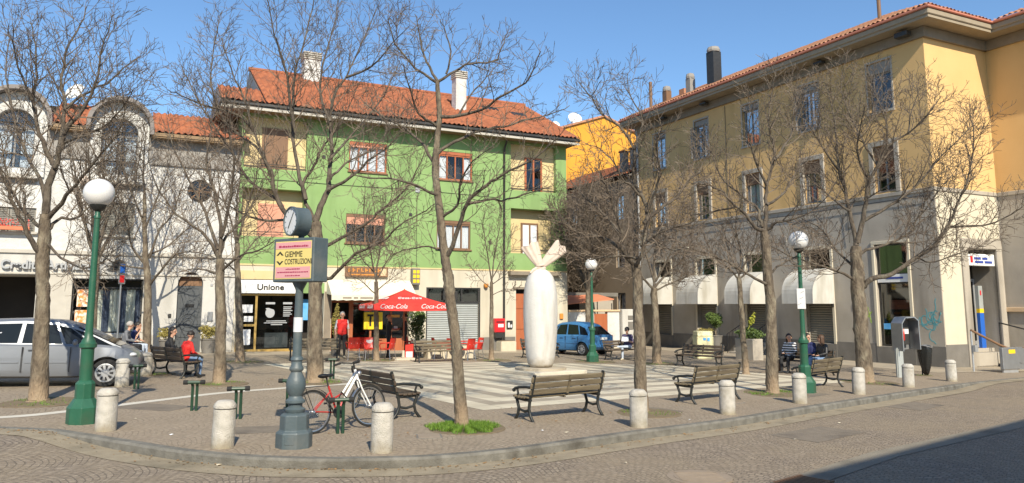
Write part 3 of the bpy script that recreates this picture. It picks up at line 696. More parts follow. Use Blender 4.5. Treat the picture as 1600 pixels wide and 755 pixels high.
for zz in (0, .13, .26): b.bar((-4.95 + zz * .5, -.07, 3.52 + zz), (-4.45 + zz * .5, -.07, 3.56 + zz), .05, .06)
b.tube([(-4.55 + .2 * cos(t * .5), -.07, 3.74 + .17 * sin(t * .5)) for t in range(1, 12)], .035, 6)
b.build('emblem', 'dark_metal', BK)
# globe of a wall lamp
b = MB(); b.ball((-6.02, -.28, 7.1), .2); b.tube([(-6.02, 0, 6.9), (-6.02, -.28, 6.9), (-6.02, -.28, 7)], .02, 5); b.build('wall_lamp', 'statue_pink', BK, smooth=True)

# ================================================================ the green building
GR = bld('green_building', 'three storey green building with corner balconies, red roof and shops below', O3)
Lg = 16.86
logg = [(.13, 2.88, 8.22, 10.6, .24), (.13, 2.88, 5.13, 7.31, .6), (13.47, 16.2, 8.1, 10.6, .24), (13.47, 16.2, 4.77, 7.13, .6)]
WIN = [(4.87, 6.73, 8.42, 9.87, 'curtains'), (9.42, 11.27, 8.36, 9.82, 'half'), (4.81, 6.71, 4.99, 6.38, 'blind'), (9.36, 11.19, 4.86, 6.3, 'curtains')]
b = MB(); wall(b, 0, Lg, 3.85, 10.75, logg + [w[:4] + (.2,) for w in WIN], P1)
mbox(b, 0, .001, .001, 9, -.5, 10.75, P1); mbox(b, Lg - .001, Lg, .001, 9, -.5, 10.75, P1)
b.build('upper_wall', 'green_plaster', GR)
b = MB()
for a0, a1, z0, z1, d in logg:
    mbox(b, a0 - .001, a1 + .001, d, d + .2, z0 - .3, z1 + .1, P1); mbox(b, a0, a1, .02, d, z0 - .14, z0, P1)
pieces(b, 'balcony_back', 'cream_plaster', GR)
for a0, a1, z0, z1, d in logg:
    b = MB(); b.bar((a0, .08, z0 + .22), (a1, .08, z0 + .22), .03, .03); b.bar((a0, .08, z0 + .1), (a1, .08, z0 + .1), .02, .02); b.build('balcony_rail', 'dark_metal', GR)
def window4(par, a0, a1, z0, z1, n, fm, cur, y=.1, mp=P1):
    b = MB(); fw = .07
    for i in range(n + 1): a = a0 + fw / 2 + (a1 - a0 - fw) * i / n; mbox(b, a - fw / 2, a + fw / 2, y, y + .06, z0 + fw + .0015, z1 - fw - .0015, mp)
    mbox(b, a0, a1, y - .01, y + .065, z0, z0 + fw, mp); mbox(b, a0, a1, y - .01, y + .065, z1 - fw, z1, mp)
    w = b.build('window', fm, par, bevel=.006)
    b = MB(); quadf(b, a0 + fw, a1 - fw, z0 + fw, z1 - fw, y + .04, mp); b.build('pane', 'glass', w)
    b = MB(); mbox(b, a0 - .05, a1 + .05, y + .5, y + .55, z0 - .05, z1 + .05, mp); b.build('back', 'interior', w)
    if cur:
        b = MB(); pw = (a1 - a0 - fw) / n
        for i in cur:
            q0 = a0 + fw + pw * i
            m_ = 14
            for k_ in range(m_):
                s0, s1 = q0 + (pw - fw) * k_ / m_, q0 + (pw - fw) * (k_ + 1) / m_
                e0, e1 = .012 * sin(k_ * 1.7), .012 * sin((k_ + 1) * 1.7)
                b.add([mp(s0, y + .1 + e0, z0 + fw), mp(s1, y + .1 + e1, z0 + fw), mp(s1, y + .1 + e1, z1 - fw), mp(s0, y + .1 + e0, z1 - fw)], [(0, 1, 2, 3)])
        b.build('curtain', 'white_cloth', w)
    return w
for a0, a1, z0, z1, kind in WIN:
    fm = 'red_wood' if z0 > 7 else 'brown_wood'
    w = window4(GR, a0, a1, z0, z1 - .17, 4, fm, {'curtains': (0, 1, 2, 3), 'half': (0, 3), 'blind': ()}[kind], .06)
    b = MB(); mbox(b, a0, a1, .02, .15, z1 - .168, z1, P1); b.build('blind_box', 'red_wood' if z0 > 7 else 'brown_wood', w, bevel=.01)
    b = MB(); mbox(b, a0 - .06, a1 + .06, -.07, .06, z0 - .07, z0 - .002, P1); b.build('sill', 'brown_wood', w, bevel=.008)
    if kind == 'blind':
        b = MB(); mbox(b, a0 + .05, a1 - .05, .025, .05, z1 - .5, z1 - .17, P1); b.build('roller_blind', 'salmon_blind', w)
    if z0 > 7 and kind == 'curtains':
        b = MB(); mbox(b, a0 + .05, a1 - .05, .03, .05, z1 - .27, z1 - .17, P1); b.build('roller_blind', 'salmon_blind', w)
def bdoor(a0, a1, z0, z1, fm, fill):
    y = (.24 if z0 > 7 else .6) - .07; b = MB()
    for a in (a0, (a0 + a1) / 2, a1): mbox(b, a - .05, a + .05, y, y + .06, z0, z1, P1)
    mbox(b, a0 - .05, a1 + .05, y - .004, y + .064, z1, z1 + .1, P1)
    w = b.build('balcony_door', fm, GR, bevel=.006)
    b = MB(); mbox(b, a0, a1, y + .02, y + .05, z0, z1, P1); b.build('leaf', fill, w)
bdoor(.95, 2.0, 8.22, 10.05, 'brown_wood', 'brown_wood'); bdoor(.95, 2.0, 5.13, 6.6, 'salmon_blind', 'salmon_blind')
bdoor(14.45, 15.4, 8.1, 9.85, 'red_wood', 'glass_dark'); bdoor(14.4, 15.35, 4.77, 6.35, 'brown_wood', 'white_cloth')
b = MB(); mbox(b, 14.42, 15.43, .232, .237, 8.12, 9.84, P1); b.build('door_back', 'interior', GR)
# lower floor
shop = [(.1, 2.9, -.4, 3.2, .2), (2.95, 3.9, -.4, 3.1, 1.2), (4.25, 8.0, -.4, 2.75, .9), (8.92, 11.69, -.5, 2.95, .15), (13.77, 15.0, -.5, 2.9, .35)]
b = MB(); wall(b, 0, Lg, -.7, 3.83, shop, P1); b.build('ground_wall', 'ground_plaster', GR)
b = MB(); mbox(b, 0, Lg, -.03, .05, 3.83, 3.9, P1); mbox(b, .1, 3.9, -.04, .02, 3.22, 3.6, P1); pieces(b, 'string_course', 'cream_plaster', GR)
b = MB(); mbox(b, 11.72, 13.72, -.025, .05, -.7, .48, P1); mbox(b, 15.05, Lg + .02, -.025, .05, -.7, .48, P1); mbox(b, 8.1, 8.88, -.025, .05, -.7, .48, P1); pieces(b, 'plinth', 'stone_dark', GR)
b = MB(); mbox(b, .05, 8.1, 1.3, 4, -.5, 3.7, P1); mbox(b, 8.9, 11.7, .3, 1, -.5, 3.2, P1); mbox(b, 13.7, 15.05, .4, 1, -.5, 3, P1); mbox(b, 0, .5, .3, 1.3, -.5, 3.3, P1)
pieces(b, 'interior', 'interior', GR)
b = MB(); mbox(b, .02, Lg - .02, 4.05, 9, -.5, 10.7, P1); b.build('body_wall', 'green_plaster', GR)
# Unione shop front
b = MB(); mbox(b, .12, 2.88, -.06, .18, 2.6, 3.18, P1); s = b.build('shop_sign', 'white_paint', GR, bevel=.01)
text('lettering', 'Unione', .36, 'ink', s, upright(1.5, -.075, 2.76), .008, align='CENTER', sx=1.1, bold=.008)
b = MB()
for a in (.14, .95, 2.84): mbox(b, a - .05, a + .05, .1, .16, .0, 2.56, P1)
mbox(b, .09, .9, .095, .165, 1.15, 1.25, P1); mbox(b, .09, 2.89, .095, .165, -.12, .15, P1); mbox(b, .09, 2.89, .095, .165, 2.5, 2.58, P1)
w = b.build('shop_front', 'gold_frame', GR, bevel=.006)
b = MB(); quadf(b, .14, 2.84, .1, 2.5, .13, P1); b.build('pane', 'glass_dark', w)
b = MB()
for a0, a1, z0, z1 in ((.28, .8, 1.75, 2.1), (.45, .83, 1.36, 1.6), (.3, .75, .35, 1.02), (.2, .42, 1.3, 1.55)): quadf(b, a0, a1, z0, z1, .122, P1)
pieces(b, 'notices', 'cloth_white', w)
b = MB()
for i, (a0, a1, z) in enumerate(((1.35, 1.75, 2.12), (2.1, 2.5, 2.12), (2.12, 2.5, 1.98), (2.12, 2.46, 1.9), (2.12, 2.52, 1.82), (2.12, 2.44, 1.74), (2.12, 2.5, 1.66), (2.12, 2.4, 1.58), (1.4, 2.25, 1.36), (1.3, 2.3, 1.28), (1.6, 2.1, 1.2))): quadf(b, a0, a1, z, z + (.09 if i < 2 else .04), .118, P1)
b.prism([(1.55 + .2 * cos(t) - (.1 if 1 < t < 2.4 else 0), 1.74 + .22 * sin(t)) for t in [i * .35 for i in range(18)]], .118, .12, lambda a, z, d_: (a, d_, z))
b.build('window_lettering', 'ink_grey', w)
b = MB(); mbox(b, 1.4, 2.4, .4, .8, .2, .85, P1); b.build('display_case', 'shutter', w)
# recessed entrance with blue poster
b = MB(); mbox(b, 3.0, 3.45, .55, .6, 1.4, 2.35, P1); b.build('poster', 'poster_blue', GR)
b = MB(); mbox(b, 2.95, 3.9, .0, .3, 2.62, 3.1, P1); b.build('transom', 'green_plaster', GR)
b = MB(); mbox(b, 3.92, 4.22, -.04, .04, -.5, 2.7, P1); b.build('pilaster', 'frieze', GR)
# cafe
b = MB()
for a in (4.3, 5.2, 5.3, 6.2, 7.2, 7.95): mbox(b, a - .05, a + .05, .3, .4, -.2, 2.75, P1)
mbox(b, 4.26, 7.99, .295, .405, 2.2, 2.3, P1); mbox(b, 4.26, 7.99, .295, .405, 2.62, 2.74, P1); mbox(b, 5.3, 7.95, .3, .4, -.2, .5, P1)
w = b.build('cafe_front', 'red_wood', GR, bevel=.006)
b = MB(); quadf(b, 5.3, 7.95, .5, 2.62, .35, P1); b.build('pane', 'glass_dark', w)
b = MB(); mbox(b, 5.85, 6.75, .2, .28, .95, 1.75, P1); ys = b.build('yellow_board', 'sign_yellow', w)
b = MB(); mbox(b, 6.0, 6.3, .18, .195, 1.55, 1.65, P1); mbox(b, 6.11, 6.2, .18, .195, 1.1, 1.55, P1); mbox(b, 6.5, 6.56, .18, .195, 1.1, 1.6, P1); b.build('mark', 'ink', ys)
b = MB(); mbox(b, 5.8, 7.2, .2, .28, 1.95, 2.12, P1); b.build('menu_strip', 'ink_orange', w)
b = MB(); mbox(b, 7.0, 7.6, .2, .26, 1.5, 1.62, P1); b.build('shelf', 'ink_orange', w)
# awning over the cafe
b = MB(); n = 30; pr = []
for i in range(n + 1):
    a = 4.0 + 4.0 * i / n; e = .008 * sin(i * 2.1)
    pr.append([(a + .02 * 0, -.02, 3.26), (a, -.55, 2.9 + e), (a, -1.05, 2.52 + e), (a, -1.06, 2.3 + e * 2), (a, -1.04, 2.3 + e * 2), (a, -1.02, 2.5 + e), (a, -.52, 2.87 + e), (a, -.02, 3.22)])
for i in range(n): b.add(pr[i] + pr[i + 1], [(j, j + 1, j + 9, j + 8) for j in range(7)])
for e_ in (pr[0], pr[-1]): b.add(e_[:3] + [(e_[0][0], -.02, 2.6)], [(0, 1, 2, 3)])
aw = b.build('awning', 'awning_cream', GR)
b = MB()
for i, (a0, a1) in enumerate(((4.5, 4.9), (5.0, 5.2), (5.3, 5.9), (6.6, 6.75), (6.85, 7.3))): mbox(b, a0, a1, -1.068, -1.064, 2.38, 2.44, P1)
b.build('valance_lettering', 'frieze', aw)
b = MB(); mbox(b, 4.82, 6.87, -.14, -.02, 3.4, 3.88, P1); s = b.build('cafe_sign', 'brown_wood', GR, bevel=.01)
b = MB()
for i in range(9):
    a = 4.95 + i * .2; mbox(b, a, a + .05, -.155, -.143, 3.62, 3.8, P1); mbox(b, a + .051, a + .13, -.154, -.143, 3.62 + (i % 3) * .06, 3.68 + (i % 3) * .06, P1)
mbox(b, 5.1, 6.4, -.154, -.143, 3.47, 3.53, P1); b.build('lettering', 'ink_orange', s)
b = MB(); mbox(b, 6.5, 6.78, -.156, -.143, 3.46, 3.8, P1); b.build('emblem', 'tan_ledge', s)
b = MB(); mbox(b, 8.02, 8.42, -.32, -.05, 3.05, 3.85, P1); s = b.build('projecting_sign', 'stone_dark', GR, bevel=.02)
b = MB()
for z in (3.15, 3.38, 3.6): mbox(b, 8.06, 8.2, -.335, -.325, z, z + .16, P1); mbox(b, 8.24, 8.38, -.335, -.325, z, z + .16, P1)
b.build('marks', 'sign_yellow', s)
# roller shutter with transom
b = MB(); n = 25
for i in range(n):
    z = -.45 + 2.64 * i / n; dz = 2.64 / n
    b.add([(8.95, .12, z), (11.66, .12, z), (11.66, .075, z + dz * .5), (8.95, .075, z + dz * .5), (11.66, .12, z + dz * .92), (8.95, .12, z + dz * .92), (11.66, .12, z + dz), (8.95, .12, z + dz)], [(0, 1, 2, 3), (3, 2, 4, 5), (5, 4, 6, 7)])
b.build('roller_shutter', 'shutter', GR)
b = MB()
for a in (8.95, 9.85, 10.75, 11.66): mbox(b, a - .035, a + .035, .04, .1, 2.25, 2.93, P1)
mbox(b, 8.92, 11.69, .03, .13, 2.19, 2.27, P1); mbox(b, 8.92, 11.69, .03, .13, 2.88, 2.945, P1)
mbox(b, 8.86, 8.92, -.01, .1, -.4, 2.95, P1); mbox(b, 11.69, 11.75, -.01, .1, -.4, 2.95, P1)
w = b.build('transom_frame', 'dark_metal', GR); b = MB(); quadf(b, 8.95, 11.66, 2.27, 2.88, .08, P1); b.build('pane', 'glass', w)
b = MB(); mbox(b, 9.72, 10.5, -.08, .05, 2.32, 2.78, P1); b.build('air_conditioner', 'dark_metal', GR, bevel=.02)
# wooden door, boxes and lamps on the wall
b = MB(); mbox(b, 13.8, 14.97, .2, .26, -.4, 2.7, P1)
for a in (13.85, 14.42):
    for z0, z1 in ((-.2, .7), (.85, 1.75), (1.9, 2.6)): mbox(b, a, a + .5, .17, .199, z0, z1, P1)
d = b.build('door', 'red_wood', GR, bevel=.012); b = MB(); b.ball((14.36, .15, .75), .045); b.build('handle', 'steel', d, smooth=True)
b = MB(); mbox(b, 13.6, 15.2, -.1, .2, 2.9, 3.02, P1); mbox(b, 13.3, 16.3, -.35, .05, 3.62, 3.82, P1); b.build('door_shade', 'frieze', GR, bevel=.01)  # brown slabs stand for the shade above the door
b = MB(); mbox(b, 12.44, 13.0, -.32, -.01, .72, 1.42, P1); mx = b.build('mailbox', 'red_mail', GR, bevel=.03, seg=2)
b = MB(); mbox(b, 12.5, 12.94, -.34, -.322, 1.22, 1.27, P1); b.build('slot', 'black_paint', mx)
b = MB(); mbox(b, 12.6, 12.9, -.335, -.322, .98, 1.14, P1); b.build('notice', 'cloth_white', mx)
b = MB(); mbox(b, 12.5, 12.94, -.28, -.04, .45, .72, P1); b.build('bracket', 'dark_metal', mx)
b = MB(); mbox(b, 13.22, 13.55, -.1, -.01, .9, 1.3, P1); nb = b.build('notice_box', 'dark_metal', GR, bevel=.02); b = MB(); mbox(b, 13.26, 13.36, -.112, -.102, .95, 1.2, P1); mbox(b, 13.4, 13.5, -.112, -.102, .95, 1.1, P1); pieces(b, 'sheets', 'cloth_white', nb)
b = MB(); mbox(b, 16.35, 16.55, -.1, -.01, 1.35, 1.65, P1); b.build('wall_box', 'ink_orange', GR, bevel=.02)
b = MB(); b.ball((12.02, -.12, 3.05), .11); b.lathe([(.12, 0), (.12, .1)], 12, (12.02, -.12, 3.06)); b.build('alarm_lamp', 'ink_orange', GR, smooth=True)
b = MB(); b.tube([(13.05, -.4, 10.62), (13.05, -.09, 10.2), (13.05, -.09, -.3)], .055, 8); b.build('downpipe', 'dark_metal', GR, smooth=True)
b = MB(); b.tube([(.02, -.02, 7.75), (4.0, -.02, 7.7), (8.3, -.02, 7.72), (12.95, -.02, 7.62)], .012, 5); b.tube([(8.3, -.02, 7.72), (8.32, -.02, 3.95)], .012, 5); b.build('cable', 'dark_metal', GR)
b = MB(); mbox(b, 8.2, 8.44, -.06, 0, 7.6, 7.84, P1); b.build('junction_box', 'shutter', GR, bevel=.01)
for a, z in ((7.9, 6.4), (12.2, 5.2), (3.6, 8.9)):
    b = MB(); mbox(b, a, a + .16, -.02, .01, z, z + .16, P1); b.build('vent', 'dark_metal', GR)
# eaves and roof
b = MB(); mbox(b, -1.0, Lg + .3, -.85, 9.5, 10.72, 10.8, P1); b.build('soffit', 'wood_soffit', GR)
b = MB(); mbox(b, -1.06, Lg + .36, -.97, -.86, 10.82, 10.97, P1); b.build('gutter', 'dark_metal', GR, bevel=.03)
b = MB(); mbox(b, -1.02, Lg + .32, -.88, -.82, 10.66, 10.8, P1); b.build('fascia', 'bank_stone', GR)
sl = R(27.5); b0 = -.95; zr0 = 10.98
Wr = (5.6 - b0) / cos(sl)
bm_obj(tile_roof((.85, b0, zr0), (1, 0, 0), (0, cos(sl), sin(sl)), Lg - .5, Wr, [((Lg + .35, b0, 0), (1, .0, 0))]), 'roof', 'roof_tile', GR)
bm_obj(tile_roof((-1.06, b0, zr0), (1, 0, 0), (0, cos(sl), sin(sl)), 1.9, 2.6), 'roof', 'roof_tile', GR)
zt = zr0 + (5.6 - b0) * math.tan(sl)
b = MB()
b.add([(.85, b0, zr0 - .06), (.85, 5.6, zt - .06), (.85, 12, zr0 - .2), (Lg + .33, b0, zr0 - .06), (Lg + .33, 5.6, zt - .06), (Lg + .33, 12, zr0 - .2)], [(0, 1, 4, 3), (1, 2, 5, 4), (0, 2, 1), (3, 4, 5)])
b.add([(-1.06, b0, zr0 - .06), (.84, b0, zr0 - .06), (.84, 1.35, zr0 + 1.14), (-1.06, 1.35, zr0 + 1.14), (-1.06, 6, zr0 - .1), (.84, 6, zr0 - .1)], [(0, 1, 2, 3), (3, 2, 5, 4), (0, 3, 4)])
b.build('roof_deck', 'lead', GR)
b = MB(); b.tube([(.8, 5.6, zt + .05), (Lg + .35, 5.6, zt + .05)], .13, 8); b.build('ridge_tiles', 'roof_tile', GR)
def chimney(par, a, d, z0, z1, w):
    b = MB(); mbox(b, a - w / 2, a + w / 2, d - w / 2, d + w / 2, z0, z1 - .42, P1); c = b.build('chimney', 'bank_plaster', par)
    b = MB()
    for k_ in range(4): mbox(b, a - w / 2 - .06, a + w / 2 + .06, d - w / 2 - .06, d + w / 2 + .06, z1 - .42 + k_ * .11, z1 - .36 + k_ * .11, P1)
    mbox(b, a - w / 2 + .1, a + w / 2 - .1, d - w / 2 + .1, d + w / 2 - .1, z1 - .42, z1 - .05, P1); b.build('cap', 'bank_stone', c)
chimney(GR, 3.95, 5.2, 13.8, 15.62, .85); chimney(GR, 11.56, 2.6, 12.2, 14.95, .62)
b = MB()
for a, d_ in ((13.4, 3.2), (14.9, 2.6)): 
    z = zr0 + (d_ - b0) * math.tan(sl); b.add([(a, d_, z + .1), (a + .9, d_, z + .1), (a + .9, d_ + .5, z + .38), (a, d_ + .5, z + .38), (a, d_ + .5, z + .2), (a + .9, d_ + .5, z + .2), (a, d_, z - .1), (a + .9, d_, z - .1)], [(0, 1, 2, 3), (0, 1, 7, 6), (3, 2, 5, 4), (0, 3, 4, 6), (1, 2, 5, 7)])
pieces(b, 'skylight', 'dark_metal', GR)

# ================================================================ the long ochre building
OC = bld('ochre_building', 'long ochre three storey building with grey stone ground floor and white awnings', C3)
PL = lambda a, d, z: (d, a, z)               # long front, faces the square
PE = P1                                       # short end front
PX = lambda a, d, z: (4.22 + d, a, z)         # front beyond the inner corner
Ll = 20.3; cen = [2.2 + 3.95 * i for i in range(5)]
up = [(c - .6, c + .6, 10.6, 12.86, .22) for c in cen] + [(c - .52, c + .52, 6.98, 9.05, .25) for c in cen]
b = MB(); wall(b, 0, Ll, 6.9, 13.3, up, PL)
wall(b, 0, 4.22, 6.9, 13.3, [], PE); wall(b, -10, 0, 6.9, 13.3, [], PX)
wall(b, 0, 9, 6.9, 13.3, [], lambda a, d, z: (a, Ll - d, z))
b.build('upper_wall', 'ochre', OC)
bays = [(c - .78, c + .78, .32, 4.72, .3) for c in cen]
b = MB(); wall(b, 0, Ll, -.8, 6.75, bays, PL); wall(b, 0, 4.22, -.8, 6.75, [(1.8, 3.75, -.4, 4.43, 2.25)], PE)
wall(b, -10, 0, -.8, 6.75, [(-2.6, -.9, .3, 1.75, .2), (-6, -4.2, .5, 4.5, .3)], PX); b.build('ground_wall', 'stone', OC)
b = MB(); mbox(b, -.06, Ll, -.06, .05, 6.75, 6.92, PL); mbox(b, .051, 4.16, -.06, .05, 6.75, 6.92, PE); mbox(b, -10, -.061, -.06, .05, 6.75, 6.92, PX); pieces(b, 'string_course', 'stone', OC, bevel=.015)
b = MB()
edges = [0.0] + [q for c in cen for q in (c - .92, c + .92)] + [Ll]
for i in range(0, len(edges), 2): mbox(b, edges[i] + (0 if i else -.03), edges[i + 1], -.03, .04, -.8, .42, PL)
for c in cen: mbox(b, c - .92, c + .92, -.045, .04, -.8, .3, PL)
mbox(b, .041, 1.38, -.03, .04, -.8, .5, PE); pieces(b, 'plinth', 'stone_dark', OC)
b = MB()
for c in cen:
    for s_ in (-1, 1): mbox(b, c + s_ * .85 - .07, c + s_ * .85 + .07, -.05, .1, .3, 4.72, PL)
    mbox(b, c - .92, c + .92, -.052, .1, 4.722, 4.86, PL)
pieces(b, 'bay_surround', 'stone_light', OC, bevel=.01)
b = MB()
for c in cen:
    for s_ in (-1, 1): mbox(b, c + s_ * .63 - .11, c + s_ * .63 + .11, -.07, .1, 6.94, 9.05, PL)
    mbox(b, c - .74, c + .74, -.075, .1, 9.052, 9.28, PL)
pieces(b, 'window_surround', 'stone', OC, bevel=.012)
b = MB()
for c in cen:
    for s_ in (-1, 1): mbox(b, c + s_ * .64 - .04, c + s_ * .64 + .04, -.03, .1, 10.6, 12.86, PL)
    mbox(b, c - .7, c + .7, -.08, .1, 10.5, 10.598, PL); mbox(b, c - .68, c + .68, -.035, .1, 12.862, 12.96, PL)
pieces(b, 'sill', 'stone', OC, bevel=.01)
for i, c in enumerate(cen):
    w = window4(OC, c - .55, c + .55, 10.62, 12.84 - (.5 if i == 0 else .3), 2, 'grey_wood', (0,) if i % 2 else (), .14, PL)
    b = MB(); mbox(b, c - .58, c + .58, .06, .12, 12.84 - (.5 if i == 0 else .3), 12.85, PL); b.build('blind', 'bank_cornice', w)
    if i in (1, 3):
        for s_ in (-1, 1):
            b = MB(); x0 = c + s_ * .6
            for q in (0, .3): b.bar(PL(x0 + s_ * .0, .06 - q, 10.62), PL(x0, .06 - q, 12.5), .05, .05, (1, 0, 0))
            for q in range(20): b.box(-.14, .14, -.018, .018, -.005, .005, Matrix.Translation(PL(x0, -.09, 10.7 + q * .092)) @ Matrix.Rotation(R(35), 4, 'X')) if 0 else mbox(b, x0 - .012, x0 + .012, -.24, .06, 10.66 + q * .092, 10.72 + q * .092, PL)
            b.build('shutter', 'grey_wood', w)
    w = window4(OC, c - .5, c + .5, 7.0, 9.03, 2, 'grey_wood', (0, 1) if i in (2, 4) else (), .12, PL)
    b = MB(); mbox(b, c - .52, c + .52, .05, .12, 8.45, 9.04, PL); b.build('blind', 'brown_wood', w)
b = MB()
for c in cen: mbox(b, c - .8, c + .8, .6, 1.2, 0, 4.9, PL); mbox(b, c - .7, c + .7, .72, 1, 6.8, 13, PL)
mbox(b, 1.5, 4.0, 2.2, 3, -.5, 4.6, PE); mbox(b, -2.7, -.8, .25, .5, 0, 2, PX); mbox(b, -6.1, -4.1, .35, .6, 0, 4.6, PX)
pieces(b, 'interior', 'interior', OC)
b = MB(); mbox(b, 4.3, 14, -10, -.02, -.5, 13.2, P1) if 0 else None
mbox(b, 3.1, Ll - .1, 3.05, 10, -.5, 13.25, PL); mbox(b, .1, 3.1, 4.3, 10, -.5, 13.25, PL); mbox(b, -10, 3, 1.2, 8, -.5, 13.25, PX); b.build('body_wall', 'ochre', OC)
# display window of the nearest bay
c = cen[0]; b = MB()
for a in (c - .75, c, c + .75): mbox(b, a - .035, a + .035, .12, .18, .35, 4.7, PL) if a != c else None
for z in (.37, 3.02, 3.42, 4.68): mbox(b, c - .78, c + .78, .115, .185, z - .03, z + .03, PL)
w = b.build('display_window', 'dark_metal', OC); b = MB(); quadf(b, c - .75, c + .75, .37, 4.68, .15, PL); b.build('pane', 'glass_dark', w)
b = MB(); mbox(b, c - .74, c + .74, .04, .1, 3.06, 3.4, PL); s = b.build('sign_panel', 'white_paint', w)
b = MB(); mbox(b, c - .5, c + .3, .03, .038, 3.2, 3.28, PL); b.build('lettering', 'ink_blue', s)
b = MB(); mbox(b, c - .6, c + .5, .4, .5, 1.9, 2.3, PL); b.build('goods', 'brick_red', w)
b = MB(); mbox(b, c + .3, c + .62, .1, .11, 1.05, 1.3, PL); b.build('sticker', 'poster_blue', w)
# roller shutters and white awnings
for i, c in enumerate(cen[1:]):
    b = MB(); n = 26
    for k_ in range(n):
        z = .32 + 2.9 * k_ / n; dz = 2.9 / n
        b.add([PL(c - .78, .22, z), PL(c + .78, .22, z), PL(c + .78, .18, z + dz * .5), PL(c - .78, .18, z + dz * .5), PL(c + .78, .22, z + dz), PL(c - .78, .22, z + dz)], [(0, 1, 2, 3), (3, 2, 4, 5)])
    b.build('roller_shutter', 'shutter_dark', OC)
    b = MB(); quadf(b, c - .78, c + .78, 3.25, 4.7, .2, PL); b.build('transom_pane', 'glass_dark', OC)
    # half-barrel awning: curved top, straight valance, closed cheeks
    b = MB(); w = .92; n = 10; prof = [(-.03, 3.8)] + [(-.03 - 1.4 * sin(pi / 2 * k_ / n), 2.62 + 1.18 * cos(pi / 2 * k_ / n)) for k_ in range(1, n + 1)] + [(-1.44, 2.15)]
    m_ = 16
    for k_ in range(m_):
        a0, a1 = c - w + 2 * w * k_ / m_, c - w + 2 * w * (k_ + 1) / m_
        e0, e1 = (.007 * (k_ % 8 == 0), .007 * ((k_ + 1) % 8 == 0))
        for q in range(len(prof) - 1):
            (d0, z0), (d1, z1) = prof[q], prof[q + 1]
            b.add([PL(a0, d0 - e0, z0 + e0), PL(a1, d0 - e1, z0 + e1), PL(a1, d1 - e1, z1), PL(a0, d1 - e0, z1)], [(0, 1, 2, 3)])
    for s_ in (-1, 1):
        pts = [PL(c + s_ * w, d, z) for d, z in prof] + [PL(c + s_ * w, -.03, 2.15)]
        b.add(pts, [tuple(range(len(pts)))])
    aw = b.build('awning', 'awning_white', OC)
    b = MB()
    for s_ in (-1, 1): b.tube([PL(c + s_ * .9, -.03, 2.17), PL(c + s_ * .9, -1.42, 2.17)], .015, 5)
    b.tube([PL(c - .9, -1.42, 2.17), PL(c + .9, -1.42, 2.17)], .015, 5); b.build('awning_frame', 'dark_metal', aw)
    b = MB(); mbox(b, c - .86 - .04, c - .86 + .04, -.14, -.055, 2.0, 2.4, PL); b.build('winder', 'dark_metal', aw)
# graffiti: thin paint strokes on the stone
rnd = random.Random(4); b = MB()
for i in range(15):
    a, z = rnd.uniform(.25, 1.1), rnd.uniform(1.0, 1.9); pts = []; t = rnd.uniform(0, 6)
    for k_ in range(7): pts.append(PL(a, -.004, z)); t += rnd.uniform(-.9, 1.2); a += .1 * cos(t); z += .16 * sin(t)
    pts = [PL(max(.1, min(1.2, p[1])), -.003, p[2]) for p in pts]
    for p, q in zip(pts, pts[1:]): b.bar(p, q, .004, .035, (0, 0, 1))
b.build('graffiti', 'paint_cyan', OC)
b = MB()
for p, q in (((3.35, 1.3), (3.5, 2.0)), ((3.5, 2.0), (3.7, 1.8)), ((3.3, 1.8), (3.62, 1.45))): b.bar(PL(p[0], -.003, p[1]), PL(q[0], -.003, q[1]), .004, .06)
b.build('graffiti', 'paint_green', OC)
# the end front: bank entrance
b = MB()
for a0, a1 in ((1.4, 1.8), (3.75, 4.12)): mbox(b, a0, a1, -.08, .2, -.5, 4.43, PE)
mbox(b, 1.4, 4.12, -.09, .2, 4.432, 4.85, PE); pieces(b, 'door_surround', 'stone', OC, bevel=.02)
b = MB(); mbox(b, .03, 1.36, -.012, .03, .5, 6.73, PE); mbox(b, 1.4, 4.12, -.012, .03, 4.852, 6.73, PE); pieces(b, 'sunlit_facing', 'stone_light', OC)  # paler copy of the stone, sunlight on the end front put into colour
b = MB(); mbox(b, 1.8, 3.75, 0, 2.2, -.6, .12, PE); mbox(b, 1.8, 3.75, .35, 2.2, .12, .28, PE); b.build('door_steps', 'stone', OC, bevel=.01)
b = MB(); mbox(b, 1.86, 3.7, .02, .22, 3.72, 4.22, PE); s = b.build('door_sign', 'white_paint', OC, bevel=.02)
b = MB(); mbox(b, 2.05, 2.2, .005, .018, 3.85, 4.12, PE); b.build('emblem', 'red_mail', s)
b = MB()
for a0, a1, z in ((2.3, 2.75, 3.98), (2.85, 3.2, 3.98), (2.35, 2.9, 3.83), (3.0, 3.5, 3.83)): mbox(b, a0, a1, .005, .018, z, z + .1, PE)
b.build('lettering', 'ink_blue', s)
b = MB()
for a in (1.83, 2.72, 2.82, 3.7): mbox(b, a - .045, a + .045, 1.0, 1.06, .28, 3.1, PE)
mbox(b, 1.8, 3.75, .995, 1.065, 3.1, 3.22, PE); mbox(b, 1.8, 3.75, .995, 1.065, .28, .55, PE)
d = b.build('glass_door', 'alu', OC, bevel=.006); b = MB(); quadf(b, 1.85, 3.7, .5, 3.1, 1.03, PE); quadf(b, 1.85, 3.7, 3.22, 4.4, 1.03, PE); b.build('pane', 'glass_dark', d)
b = MB(); b.tube([(2.62, .97, 1.0), (2.55, .9, 1.1), (2.5, .88, 1.35), (2.55, .9, 1.6), (2.62, .97, 1.7)], .03, 8); b.build('handle', 'sign_yellow', d, smooth=True)
b = MB(); mbox(b, 2.1, 2.4, .98, .99, 2.2, 2.5, PE); mbox(b, 1.9, 2.0, .98, .99, 2.7, 3.0, PE); b.build('sticker', 'poster_blue', d)
